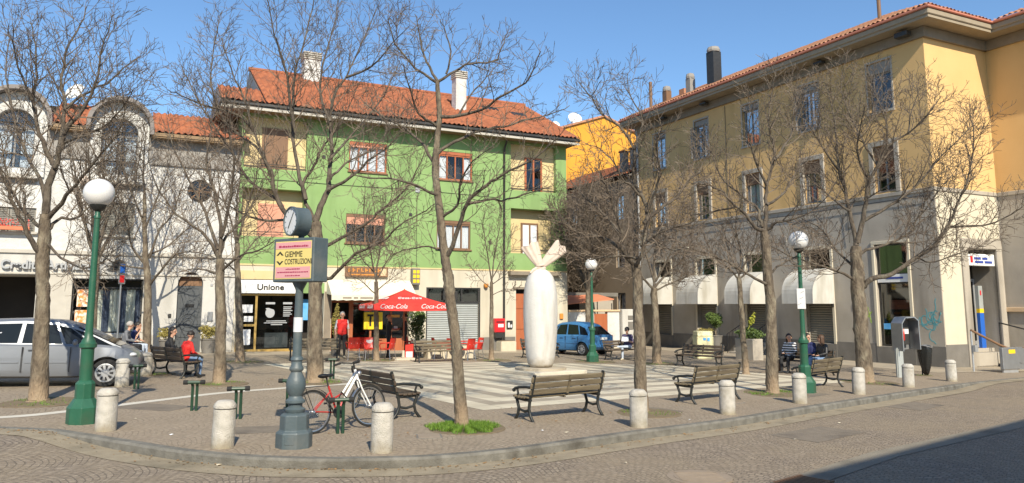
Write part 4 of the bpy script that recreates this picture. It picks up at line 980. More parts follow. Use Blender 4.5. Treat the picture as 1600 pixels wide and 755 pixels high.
b = MB(); mbox(b, 3.1, 3.38, .45, .6, .28, 1.75, PE); tq = b.build('totem', 'sign_blue', OC, bevel=.01)
b = MB(); mbox(b, 3.1, 3.38, .45, .6, 1.752, 1.93, PE); b.build('band', 'sign_yellow', tq); b = MB(); mbox(b, 3.1, 3.38, .45, .6, 1.932, 2.9, PE); b.build('head', 'shutter', tq)
b = MB(); mbox(b, 3.2, 3.28, .44, .449, 2.5, 2.7, PE); b.build('mark', 'red_mail', tq)
b = MB(); mbox(b, -3.6, -.06, -.14, .05, 1.8, 1.98, PX); b.build('ledge', 'tan_ledge', OC, bevel=.015)
b = MB(); quadf(b, -2.6, -.9, .3, 1.75, .15, PX); b.build('low_pane', 'glass_dark', OC)
# steps and railings beside the end front
b = MB()
for i in range(4): mbox(b, -4.2, -.3, -.3 - .32 * i, .0, -.6, .25 - .17 * i, PX)
b.build('side_steps', 'stone', OC, bevel=.01)
# entrance steps of the third bay
c = cen[2]; b = MB()
for i in range(4): mbox(b, c - .8, c + .8, -.4 - .32 * i, -.05, -.7, .2 - .16 * i, PL)
b.build('shop_steps', 'stone', OC, bevel=.01)
b = MB()
for s_ in (-1, 1):
    b.tube([PL(c + s_ * .85, -.1, 1.25), PL(c + s_ * .85, -1.4, .6), PL(c + s_ * .85, -1.4, -.4)], .02, 6)
    for q in range(6): b.tube([PL(c + s_ * .85, -.15 - .22 * q, .15 - .09 * q), PL(c + s_ * .85, -.15 - .22 * q, 1.22 - .11 * q)], .01, 5)
pieces(b, 'railing', 'black_paint', OC)
# frieze, eaves, roof
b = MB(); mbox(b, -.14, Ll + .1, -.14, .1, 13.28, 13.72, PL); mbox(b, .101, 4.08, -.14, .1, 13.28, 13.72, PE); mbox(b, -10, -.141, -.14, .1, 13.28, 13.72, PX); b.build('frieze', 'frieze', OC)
ov = .88
Lsh = [(-ov, -ov), (4.22 - ov, -ov), (4.22 - ov, -10), (12, -10), (12, Ll + .6), (-ov, Ll + .6)]
b = MB(); b.prism(Lsh, 13.74, 13.86, lambda a, c_, d: (a, c_, d)); b.build('soffit', 'soffit', OC)
Lsh2 = [(-ov - .06, -ov - .06), (4.22 - ov - .06, -ov - .06), (4.22 - ov - .06, -10), (12, -10), (12, Ll + .66), (-ov - .06, Ll + .66)]
b = MB(); b.prism(Lsh2, 13.862, 14.1, lambda a, c_, d: (a, c_, d)); b.build('fascia', 'soffit', OC, bevel=.03)
Lsh3 = [(-ov - .14, -ov - .14), (4.22 - ov - .14, -ov - .14), (4.22 - ov - .14, -10), (12, -10), (12, Ll + .74), (-ov - .14, Ll + .74)]
b = MB(); b.prism(Lsh3, 14.102, 14.22, lambda a, c_, d: (a, c_, d)); b.build('gutter', 'gutter_red', OC, bevel=.03)
sl2 = R(25); e0 = -ov - .1; z0 = 14.2; hp = 6.2
b2 = tile_roof((e0, Ll + .7, z0), (0, -1, 0), (cos(sl2), 0, sin(sl2)), Ll + .7 + ov + .1, 7, [((e0, e0, 0), (1, -1, 0))], .24, .4, .03)
bm_obj(b2, 'roof', 'roof_tile_old', OC)
b2 = tile_roof((e0, e0, z0), (1, 0, 0), (0, cos(sl2), sin(sl2)), 8, 7, [((e0, e0, 0), (-1, 1, 0)), ((4.22 + e0, e0, 0), (1, 1, 0))], .24, .4, .03); bm_obj(b2, 'roof', 'roof_tile_old', OC)
b2 = tile_roof((4.22 + e0, 4, z0), (0, -1, 0), (cos(sl2), 0, sin(sl2)), 14, 7, [((4.22 + e0, e0, 0), (1, 1, 0))], .24, .4, .03); bm_obj(b2, 'roof', 'roof_tile_old', OC)
b = MB(); q = 7 * cos(sl2) + e0; zq = z0 + 7 * sin(sl2)
b.add([(e0, Ll + .7, z0 - .05), (e0, e0, z0 - .05), (4.2, 4.2, z0 - .05 + (4.2 - e0) * math.tan(sl2)), (q, 6, zq - .05), (q, Ll + .7, zq - .05), (12, Ll + .7, z0 - .05)], [(0, 1, 2, 3, 4)]); b.build('roof_deck', 'lead', OC)
def ochim(a, x, z1, w, m, cap):
    z0_ = 14.1 + (x - e0) * math.tan(sl2) - .3
    b = MB(); mbox(b, x - w / 2, x + w / 2, a - w / 2, a + w / 2, z0_, z1 - .3, P1); c_ = b.build('chimney', m, OC)
    b = MB(); b.lathe([(w * .62, 0), (w * .66, .12), (w * .55, .3), (w * .2, .36)], 10, (x, a, z1 - .3)); b.build('cap', cap, c_)
ochim(14.55, 1.6, 17.65, .62, 'dark_metal', 'bank_cornice'); ochim(16.75, 1.6, 16.6, .42, 'bank_cornice', 'bank_cornice'); ochim(19.0, 1.5, 16.35, .42, 'brown_wood', 'bank_cornice')
b = MB(); b.tube([(1.4, 20.6, 14.8), (1.4, 20.6, 17.1)], .11, 8); b.tube([(2.2, 3.6, 15.3), (2.2, 3.6, 16.9)], .09, 8); pieces(b, 'flue', 'brown_wood', OC, smooth=True)
b = MB(); mbox(b, 2.1, 2.5, 18, 18.5, 15.2, 16.1, P1); b.build('roof_hatch', 'roof_tile_old', OC)
b = MB(); b.tube([PL(Ll - .1, -.1, 13.5), PL(Ll - .1, -.1, -.3)], .07, 8); b.build('downpipe', 'ink_grey', OC, smooth=True)
b = MB(); b.tube([PL(.1, -.09, 6.6), PL(7.0, -.09, 6.5), PL(13.2, -.09, 6.55), PL(20.2, -.09, 6.45)], .015, 5); b.tube([PL(4.2, -.09, 6.55), PL(4.2, -.06, 4.9)], .012, 5); b.tube([PL(12.0, -.02, 6.95), PL(12.0, -.02, 13.2)], .014, 5); b.build('cable', 'dark_metal', OC)
for a, z in ((4.15, 5.6), (8.1, 5.2), (4.1, 1.9), (12.05, 5.4)):
    b = MB(); mbox(b, a - .13, a + .13, -.035, .01, z, z + .3, PL); b.build('vent', 'bank_cornice', OC, bevel=.01)
b = MB()
for a in (5.0, 13.2, 17.0):                   # flood lights under the eaves
    mbox(b, a - .25, a + .25, -.62, -.3, 13.5, 13.62, PL); mbox(b, a - .03, a + .03, -.4, -.14, 13.6, 13.66, PL)
mbox(b, .3, .9, -.62, -.3, 13.4, 13.62, PL)
pieces(b, 'flood_light', 'dark_metal', OC, bevel=.02)

# ================================================================ behind: lower house, orange gable, yard wall, terrace
LH = bld('tiled_house', 'low brown house with red tiled eaves behind the ochre building', C3)
b = MB(); wall(b, 20.75, 36, -.8, 10.6, [(c - .5, c + .5, z, z + 1.7, .2) for c in (22.5, 25.5, 28.5, 31.5) for z in (1.2, 4.6, 7.8)], PL); mbox(b, 20.75, 36, .8, 8, -.8, 10.5, PL); mbox(b, 35.9, 36, 0, .8, -.8, 10.5, PL); mbox(b, 20.75, 20.85, 0, .8, -.8, 10.5, PL)
b.build('wall', 'brown_plaster', LH)
for c in (22.5, 25.5, 28.5, 31.5):
    for z in (1.2, 4.6, 7.8): window4(LH, c - .48, c + .48, z, z + 1.68, 2, 'grey_wood', (0,), .1, PL)
bm_obj(tile_roof((-.5, 36.2, 10.7), (0, -1, 0), (cos(R(24)), 0, sin(R(24))), 15.5, 6), 'roof', 'roof_tile', LH)
b = MB(); b.add([(-.45, 36, 10.6), (-.45, 20.8, 10.6), (5, 20.8, 13.0), (5, 36, 13.0), (10, 36, 10.6), (10, 20.8, 10.6)], [(0, 1, 2, 3), (3, 2, 5, 4), (0, 3, 4), (1, 2, 5)]); b.build('roof_deck', 'lead', LH)
for a in (21.4, 22.6):
    b = MB(); mbox(b, .3, .75, a - .2, a + .2, 11, 12.5, P1); c_ = b.build('chimney', 'bank_cornice', LH); b = MB(); mbox(b, .24, .81, a - .26, a + .26, 12.5, 12.62, P1); b.build('cap', 'roof_tile', c_)
OG = bld('orange_house', 'tall house with bright orange gable wall rising behind the square', O3)
b = MB(); gy = 20.; P = [(24.5, -1), (40.5, -1), (40.5, 16.0), (32.62, 18.7), (24.5, 15.9)]
b.prism(P, gy, gy + 9, lambda a, z, d: (a, d, z)); b.build('wall', 'orange_plaster', OG)
b = MB()
for (p, q) in ((P[4], P[3]), (P[3], P[2])):
    b.prism([(p[0], p[1] + .02), (q[0], q[1] + .02), (q[0], q[1] + .2), (p[0], p[1] + .2)], gy - .2, gy + 9.2, lambda a, z, d: (a, d, z))
b.build('roof', 'roof_tile_old', OG)
# a dark facade farther back, seen through the branches
DH = bld('brown_house', 'plain brown plastered house beyond the low yard wall', O3)
b = MB(); wall(b, 15, 27.5, -1, 6.6, [(c - .5, c + .5, z, z + 1.8, .2) for c in (18.6, 20.4, 22.5, 24.5) for z in (3.4,)], lambda a, d, z: (a, 11.5 + d, z)); mbox(b, 15, 27.5, 12.3, 15, -1, 6.6, P1); b.build('wall', 'brown_plaster', DH)
for c in (18.6, 20.4, 22.5, 24.5):
    window4(DH, c - .48, c + .48, 3.42, 5.18, 2, 'grey_wood', (1,), .1, lambda a, d, z: (a, 11.5 + d, z))
bm_obj(tile_roof((14.8, 11.0, 6.6), (1, 0, 0), (0, cos(R(22)), sin(R(22))), 13, 4.5), 'roof', 'roof_tile', DH)
b = MB(); b.add([(14.8, 11, 6.55), (27.8, 11, 6.55), (27.8, 15.1, 8.2), (14.8, 15.1, 8.2)], [(0, 1, 2, 3)]); b.build('roof_deck', 'lead', DH)
YW = bld('yard_wall', 'low white yard wall with stone coping behind the blue car', O3)
b = MB(); mbox(b, 16.9, 19.3, 1.2, 1.45, -.9, 1.72, P1); mbox(b, 20.2, 21.0, 1.2, 1.45, -.9, 1.72, P1); b.build('wall', 'bank_plaster', YW)
b = MB(); mbox(b, 16.88, 21.02, 1.12, 1.52, 1.722, 1.83, P1); b.build('coping', 'tan_ledge', YW, bevel=.02)
b = MB(); mbox(b, 19.3, 20.2, 1.25, 1.32, -.9, 1.6, P1); b.build('gate', 'red_wood', YW)
GP = bld('gate_pillar', 'white gate pillar with curved side and dark number plates', O3)
b = MB(); b.prism([(21.05, -.9), (22.45, -.9), (22.2, .2), (22.1, 1.0), (22.15, 1.86), (21.05, 1.86)], .95, 1.4, lambda a, z, d: (a, d, z)); b.build('post', 'bank_smooth', GP, bevel=.03)
b = MB(); mbox(b, 21.42, 21.75, .91, .949, 1.28, 1.5, P1); mbox(b, 21.42, 21.75, .91, .949, .72, 1.15, P1); b.build('name_plate', 'stone_dark', GP)
TR = bld('terrace_shed', 'grey flat roofed shed with dark eaves above the yard wall', O3)
b = MB(); mbox(b, 16.95, 22.8, 4.5, 8, -1, 2.6, P1); b.build('wall', 'stone', TR)
b = MB(); mbox(b, 16.9, 23, 4.2, 8.2, 2.62, 2.85, P1); b.build('roof', 'stone_dark', TR)
b = MB(); mbox(b, 19.5, 20.3, 4.4, 4.49, 1.5, 2.4, P1); pieces(b, 'opening', 'interior', TR)
AP = bld('terrace_awning', 'orange-red terrace awning stretched above the yard wall', O3, 'awning')
b = MB(); b.add([(18.0, 2.2, 2.15), (21.2, 2.0, 2.45), (21.3, 3.9, 2.75), (18.2, 4.1, 2.6), (18.0, 2.2, 2.1), (21.2, 2.0, 2.4), (21.3, 3.9, 2.7), (18.2, 4.1, 2.55)], [(0, 1, 2, 3), (4, 5, 6, 7), (0, 1, 5, 4), (1, 2, 6, 5), (2, 3, 7, 6), (3, 0, 4, 7)]); b.build('cloth', 'terrace_cloth', AP)
b = MB()
for a, d in ((18.1, 2.3), (21.1, 2.1), (21.2, 3.8), (18.3, 4.0)): b.tube([(a, d, -.9), (a, d, 2.55 if d > 3 else 2.2)], .03, 6)
pieces(b, 'posts', 'dark_metal', AP)
# houses of the near side of the street: out of frame, they throw the shade across the road
az = R(15); el = R(38)
sh = Vector((sin(az), -cos(az), 0))
e1 = Vector((3.02, 9.72, 0)) + sh * 12.9; ed = Vector((.772, .636, 0)).normalized(); en = Vector((ed.y, -ed.x, 0))
NS = thing('street_house', 'house on the near side of the road that shades the lower right corner', 'building', tuple(e1), math.atan2(ed.y, ed.x))
b = MB(); wall(b, -26, 12.6, -.6, 9.7, [(c - .6, c + .6, z, z + 1.7, .25) for c in (-24, -21, -18, -15, -12, -9, -6, -3, 0, 3, 6, 9) for z in (1, 4.2, 7.2)], lambda a, d, z: (a, -.6 - d, z)); mbox(b, -26, 12.6, -9, -1, -.6, 9.7, P1); b.build('wall', 'ochre', NS)
b = MB(); b.add([(-26.5, 0, 9.9), (13, 0, 9.9), (13, -4, 11.4), (-26.5, -4, 11.4), (13, -9, 9.9), (-26.5, -9, 9.9)], [(0, 1, 2, 3), (3, 2, 4, 5), (0, 3, 5), (1, 4, 2), (0, 5, 4, 1)]); b.build('roof', 'roof_tile_old', NS)
# ================================================================ bollards
def bollard(loc, label):
    t = thing('bollard', label, 'bollard', loc, 0, 'concrete bollards along the kerb')
    MB().lathe([(.155, -.05), (.152, .53), (.15, .535)], 28).build('post', 'concrete', t, smooth=True)
    MB().lathe([(.143, .534), (.143, .552)], 28).build('groove', 'stone_dark', t, smooth=True)
    MB().lathe([(.158, .551), (.158, .575), (.15, .6), (.11, .645), (.1, .65), (.001, .655)], 28).build('cap', 'concrete', t, smooth=True)
    return t
BL = [((-6.38, 12.21), 'pale concrete bollard close beside the tall green lamp post with the big globe'), ((-4.09, 11.02), 'concrete bollard on the kerb between the green lamp post and the clock post'), ((-1.82, 10.89), 'yellowish concrete bollard standing in front of the bicycle'),
      ((2.21, 13.53), 'concrete bollard with a dark crack, just right of the bench facing the sculpture'), ((4.27, 15.35), 'concrete bollard in front of the second bench along the kerb'), ((6.45, 17.34), 'concrete bollard right at the foot of the slim green lamp on the right'),
      ((8.71, 19.41), 'concrete bollard in front of the wide forked tree on the right'), ((11.1, 21.61), 'concrete bollard in front of the grey telephone stand'), ((13.63, 23.91), 'last concrete bollard of the kerb, right of the black rubbish bag'),
      ((-9.24, 18.28), 'stained concrete bollard by the front wheel of the silver car'), ((-10.01, 21.07), 'old concrete bollard beside the bench with the person in red')]
b0_ = bollard(G(*BL[0][0]), BL[0][1])
for (x, y), l in BL[1:]:
    q = dup(b0_, G(x, y), random.random() * 6, l); q.rotation_euler[0] = random.uniform(-.022, .022); q.rotation_euler[1] = random.uniform(-.022, .022); q.scale = (1, 1, random.uniform(.96, 1.03))

# ================================================================ lamps
def lamp(loc, label, H=3.86):
    t = thing('street_lamp', label, 'street lamp', loc, R(22.5), 'green globe lamps of the square')
    b = MB(); o8 = lambda r, z: (r / cos(pi / 8), z)
    b.lathe([o8(.235, -.05), o8(.235, .26), o8(.22, .28), o8(.15, .4), o8(.14, .41)], 8); b.lathe([o8(.14, .4), o8(.14, .64), o8(.115, .68), o8(.09, .7)], 8)
    b.build('base', 'lamp_green', t, bevel=.008)
    MB().lathe([(.1, .68), (.1, 1.2), (.105, 1.22), (.135, 1.24), (.135, 1.3), (.11, 1.32), (.1, 1.36), (.07, 1.4), (.062, 1.5), (.045, H - .45), (.055, H - .44), (.055, H - .4), (.04, H - .38), (.04, H - .3)], 16).build('column', 'lamp_green', t, smooth=True)
    MB().lathe([(.05, H - .32), (.1, H - .28), (.13, H - .23), (.14, H - .21)], 16).build('globe_holder', 'iron', t, smooth=True)
    MB().ball((0, 0, H), .247, 28, 18).build('globe', 'globe', t, smooth=True)
    return t
l0 = lamp(G(-7.13, 12.9), 'tall green cast iron lamp with big white globe, nearest the parked silver car')
dup(l0, G(3.19, 30.41), R(10), 'green globe lamp standing between the blue car and the sculpture')
l3 = dup(l0, G(7.45, 19.6), R(30), 'green globe lamp with a white notice, beside the three seated friends')
b = MB(); mbox(b, -.1, .1, -.075, -.06, 2.1, 2.62, P1); nt_ = b.build('notice', 'cloth_white', None, G(7.45, 19.6), (0, 0, R(-18)))
tag(nt_, 'white paper notice with a faint sketch taped to the slim green lamp on the right', 'notice')
b = MB()
for a, z in ((-.05, 2.2), (.0, 2.35), (.02, 2.5)): b.bar((a - .04, -.078, z), (a + .05, -.078, z + .05), .003, .012)
b.build('sketch', 'ink_grey', nt_)

# ================================================================ advertising clock
cp = G(-3.12, 11.15); t = thing('clock_post', 'grey cast iron clock post with yellow and pink advertising box', 'clock', cp, 0)
o8 = lambda r, z: (r / cos(pi / 8), z)
b = MB(); b.lathe([o8(.24, -.04), o8(.24, .2), o8(.23, .22), o8(.195, .24), o8(.19, .44), o8(.18, .46), o8(.12, .48)], 8, ph=pi / 8); b.build('base', 'clock_grey', t, bevel=.01)
b = MB(); mbox(b, -.07, .07, -.245, -.235, .06, .18, P1); b.build('hatch', 'clock_grey', t, bevel=.006)
MB().lathe([(.12, .47), (.14, .5), (.145, .53), (.1, .56), (.1, .6), (.14, .62), (.14, .65), (.1, .68), (.09, .71), (.125, .78), (.14, .86), (.13, .94), (.09, 1.02), (.075, 1.05), (.1, 1.08), (.1, 1.11), (.08, 1.14), (.075, 1.2), (.09, 1.22), (.085, 1.25), (.066, 1.27), (.062, 1.7), (.055, 2.22), (.06, 2.24), (.1, 2.32), (.11, 2.35)], 20).build('column', 'clock_grey', t, smooth=True)
MB().lathe([(.067, 1.62), (.066, 1.83)], 20).build('paper', 'cloth_white', t, smooth=True)
RB = R(-29)                                         # the box is turned towards the left of the road
BX = Matrix.Rotation(RB, 4, 'Z')
def mpB(a, d, z):
    p = BX @ Vector((a, d, z)); return (p.x, p.y, p.z)
b = MB(); mbox(b, -.4, .4, -.15, .15, 2.34, 2.98, mpB); bx = b.build('sign_box', 'clock_grey', t, bevel=.012)
b = MB(); mbox(b, -.35, .36, -.156, -.149, 2.385, 2.935, mpB); b.build('yellow_sheet', 'yellow_panel', bx)
b = MB(); mbox(b, -.345, .355, -.159, -.1565, 2.825, 2.92, mpB); mbox(b, -.335, .345, -.159, -.1565, 2.4, 2.56, mpB); pieces(b, 'pink_sheet', 'pink_panel', bx)
def txt(body, size, a, z, m='ink', sx=1., ext=.002, sh=0):
    return text('lettering', body, size, m, bx, BX @ upright(a, -.158, z), ext, sh, sx=sx)
txt('GIEMME', .12, -.16, 2.705, sx=.82); txt('COSTRUZIONI', .11, -.16, 2.6, sx=.73)
b = MB()
for dz in (.035, -.035):
    for s_ in (-1, 1):
        zc = 2.69 + dz * 1.2
        b.prism([(-.255, zc + dz * 1.7), (-.255, zc + dz * .9), (-.255 + s_ * .035, zc), (-.255 + s_ * .07, zc)], -.16, -.157, lambda a, z, d: mpB(a, d, z))
b.build('emblem', 'ink', bx)
b = MB(); rnd = random.Random(2)
for z, h_, a0, a1 in ((2.845, .03, -.28, .3), (2.52, .016, -.13, .15), (2.475, .018, -.3, .31), (2.425, .016, -.14, .16)):
    a = a0
    while a < a1:
        w_ = rnd.uniform(.012, .05); mbox(b, a, min(a1, a + w_), -.1615, -.1595, z, z + h_ * rnd.uniform(.7, 1), mpB); a += w_ + .008
pieces(b, 'small_print', 'ink_red', bx, gap=.011)
CKc = Vector((0, 0, 3.23)); RC = Matrix.Translation(CKc) @ Matrix.Rotation(RB - R(18), 4, 'Z') @ Matrix.Rotation(pi / 2, 4, 'X')
b = MB(); b.lathe([(.19, -.06), (.212, -.05), (.212, .14), (.22, .15), (.22, .19), (.203, .195), (.198, .17)], 32, mtx=RC); dm = b.build('clock_drum', 'clock_grey', t, smooth=True)
b = MB(); b.lathe([(.197, .165), (.197, .176)], 32, mtx=RC); b.build('dial', 'cloth_white', dm)
b = MB()
for i in range(12):
    a = i * pi / 6; p = lambda r: RC @ Vector((r * sin(a), r * cos(a), .178)); b.bar(p(.155), p(.18), .012, .004)
for a, r, w_ in ((R(35), .15, .014), (R(212), .12, .02)):
    b.bar(RC @ Vector((0, 0, .182)), RC @ Vector((r * sin(a), r * cos(a), .182)), w_, .004)
b.build('hands', 'clock_grey', dm)
b = MB(); b.lathe([(.06, 2.97), (.045, 2.99), (.045, 3.05)], 12); b.build('neck', 'clock_grey', t, smooth=True)

# ================================================================ sculpture
sp = G(.92, 24.66); t = thing('sculpture', 'tall white sweet-shaped sculpture, tied at the top like a sack', 'sculpture', sp)
MB().lathe([(.27, .17), (.36, .19), (.415, .28), (.46, .5), (.5, .85), (.54, 1.35), (.555, 1.9), (.545, 2.45), (.5, 2.8), (.425, 3.04), (.31, 3.2), (.17, 3.29), (.1, 3.33)], 40).build('body', 'statue_white', t, smooth=True, angle=80)
b = MB(); b.tube([(.14 * cos(a), .14 * sin(a), 3.33 + .03 * sin(a)) for a in [i * pi / 8 for i in range(17)]], .05, 8); b.tube([(.12 * cos(a), .12 * sin(a), 3.41 + .03 * cos(a)) for a in [i * pi / 8 for i in range(17)]], .045, 8)
b.tube([(-.12, -.1, 3.33), (-.24, -.16, 3.26), (-.33, -.2, 3.16)], [.05, .045, .03], 7); b.tube([(.1, -.12, 3.33), (.05, -.2, 3.24)], [.05, .03], 7); b.build('tie', 'statue_pink', t, smooth=True)
def flare(ang, L, wd):
    b = MB(); n = 40; rows = 9; V = []
    d = Vector((sin(ang), 0, cos(ang))); w = Vector((cos(ang), 0, -sin(ang)))
    for j in range(rows):
        s = j / (rows - 1); hw = .08 + (wd - .08) * s ** .75; th_ = .075 + .03 * s
        for i in range(n):
            a = 2 * pi * i / n; pl = 1 + .22 * s * cos(a * 9)
            V.append(Vector((0, 0, 3.36)) + d * (L * s * (1 + .05 * cos(a * 5) * s)) + w * (hw * cos(a)) + Vector((0, th_ * sin(a) * pl, 0)))
    F = [(j * n + i, j * n + (i + 1) % n, (j + 1) * n + (i + 1) % n, (j + 1) * n + i) for j in range(rows - 1) for i in range(n)] + [tuple((rows - 1) * n + i for i in range(n))]
    b.add(V, F); return b.build('wrapper_end', 'statue_pink', t, smooth=True, angle=70)
flare(R(-25), .82, .31); flare(R(46), 1.0, .27)
MB().lathe([(.82, .1), (.82, .165), (.8, .17)], 40).build('plinth_disc', 'statue_white', t, smooth=True)
b = MB(); mbox(b, -1.05, 1.05, -1.05, 1.05, -.1, .1, P1); pl_ = b.build('plinth_slab', 'slab_cream', t, rot=(0, 0, R(36)), bevel=.015)

# ================================================================ benches
def bench_proto(label, wood, loc, rz):
    """cast iron ends, wooden slats; local -y is the way a sitter looks"""
    t = thing('park_bench', label, 'bench', loc, rz, 'cast iron and wood benches round the square')
    Lb = 1.8
    b = MB()
    for i in range(3):
        z0 = .47 + i * .115; y = .2 + .035 * i
        b.box(-Lb / 2, Lb / 2, -.018, .018, 0, .1, Matrix.Translation((0, y, z0)) @ Matrix.Rotation(R(-14), 4, 'X'))
    b.build('backrest', wood, t, bevel=.012)
    b = MB()
    for i in range(5): b.box(-Lb / 2, Lb / 2, -.04, .04, -.018, .018, Matrix.Translation((0, .13 - i * .093, .415 + (.012 if i in (0, 4) else 0))))
    b.build('seat', wood, t, bevel=.01)
    for s_ in (-1, 1):
        x = s_ * (Lb / 2 - .06); b = MB(); bar = lambda *P, r=.03: b.tube([(x, *p) for p in P], [r] * len(P), 8)
        bar((.13, .36), (.19, .45), (.24, .6), (.285, .78), (.3, .83), r=.03)
        bar((.16, .4), (.13, .22), (.17, .1), (.25, 0), (.28, -.02), r=.028); bar((-.24, .4), (-.17, .22), (-.2, .1), (-.28, 0), (-.31, -.02), r=.028)
        bar((.14, .2), (0, .17), (-.17, .2), r=.024); bar((.19, .38), (0, .375), (-.27, .39), r=.026)
        bar((.22, .6), (.05, .605), (-.16, .585), (-.28, .56), (-.32, .52), r=.026); bar((-.22, .56), (-.19, .48), (-.24, .4), r=.02)
        b.ball((x, -.32, .525), .036, 8, 6)
        b.build('end_frame', 'iron', t, smooth=True, angle=60)
    b = MB(); b.bar((0, .215, .46), (0, .325, .8), .05, .02, (0, 1, 0)); b.bar((0, .15, .39), (0, -.26, .39), .04, .02); b.build('strap', 'iron' if wood == 'bench_wood_brown' else 'bench_wood', t)
    return t
grp = 'cast iron and wood benches round the square'
bp1 = bench_proto('weathered bench seen from behind, facing the white sculpture from the kerb', 'bench_wood', G(.9, 14.55), R(216.9))
bp2 = bench_proto('dark brown bench half hidden behind the bicycle', 'bench_wood_brown', G(-2.42, 14.72), R(126))
BN = [(bp1, 4.45, 17.5, 221, 'weathered bench with a concrete bollard in front of its right half'), (bp2, -9.2, 21.0, 140, 'dark bench where a person in a red jacket sits'), (bp1, 8.3, 20.85, 223, 'weathered bench right of the slim lamp, with the wide forked tree behind its end'),
      (bp2, 9.95, 26.0, 306, 'bench carrying three seated friends near the slim lamp on the right'), (bp2, 6.97, 28.6, 313, 'empty dark bench in front of the cream bin and shop steps'), (bp2, 4.7, 32.4, 33, 'bench beside the blue car where a man in jeans reads'),
      (bp2, 1.2, 32.9, 41, 'dark bench mostly hidden behind the white sculpture'), (bp1, -2.75, 28.75, 27, 'pale wooden bench in front of the right hand red cafe chairs'), (bp1, -7.35, 28.5, 16, 'pale wooden bench behind the clock post, left of the cafe'),
      (bp2, -13.2, 26.4, 100, 'bench by the bank window where two people in grey and blue sit')]
for src, x, y, a, l in BN: dup(src, G(x, y), R(a), l)

# ================================================================ cycle racks
def rack(loc, label, rz):
    t = thing('cycle_rack', label, 'cycle rack', loc, rz, 'green cycle racks')
    b = MB()
    for s_ in (-1, 1): b.tube([(s_ * .04, 0, -.05), (s_ * .04, 0, .44), (s_ * .045, -.02, .49), (s_ * .06, -.06, .52), (s_ * .12, -.08, .53)], .026, 8)
    pieces(b, 'post', 'rack_green', t, smooth=True)
    b = MB(); b.tube([(-.14, -.08, .53), (.14, -.08, .53)], .03, 8); b.build('cross_bar', 'rack_green', t, smooth=True)
    b = MB()
    for s_ in (-1, 1): b.tube([(s_ * .11, -.08, .53), (s_ * .19, -.08, .53)], .042, 8)
    pieces(b, 'buffer', 'rubber', t, smooth=True); return t
r0 = rack(G(-5.96, 14.52), 'green T-shaped cycle rack, left one of the pair on the open pavement', R(10))
for x, y, a, l in ((-4.81, 13.61, 14, 'green T-shaped cycle rack behind the second kerb bollard'), (-2.72, 12.32, 20, 'green cycle rack the bicycle is leaning on'), (-4.35, 15.1, 0, 'green cycle rack half hidden left of the clock post'), (-8.67, 17.82, 30, 'green cycle rack near the front of the silver car'), (-4.9, 21.0, 10, 'green cycle rack behind the trunk near the clock post')):
    dup(r0, G(x, y), R(a), l)

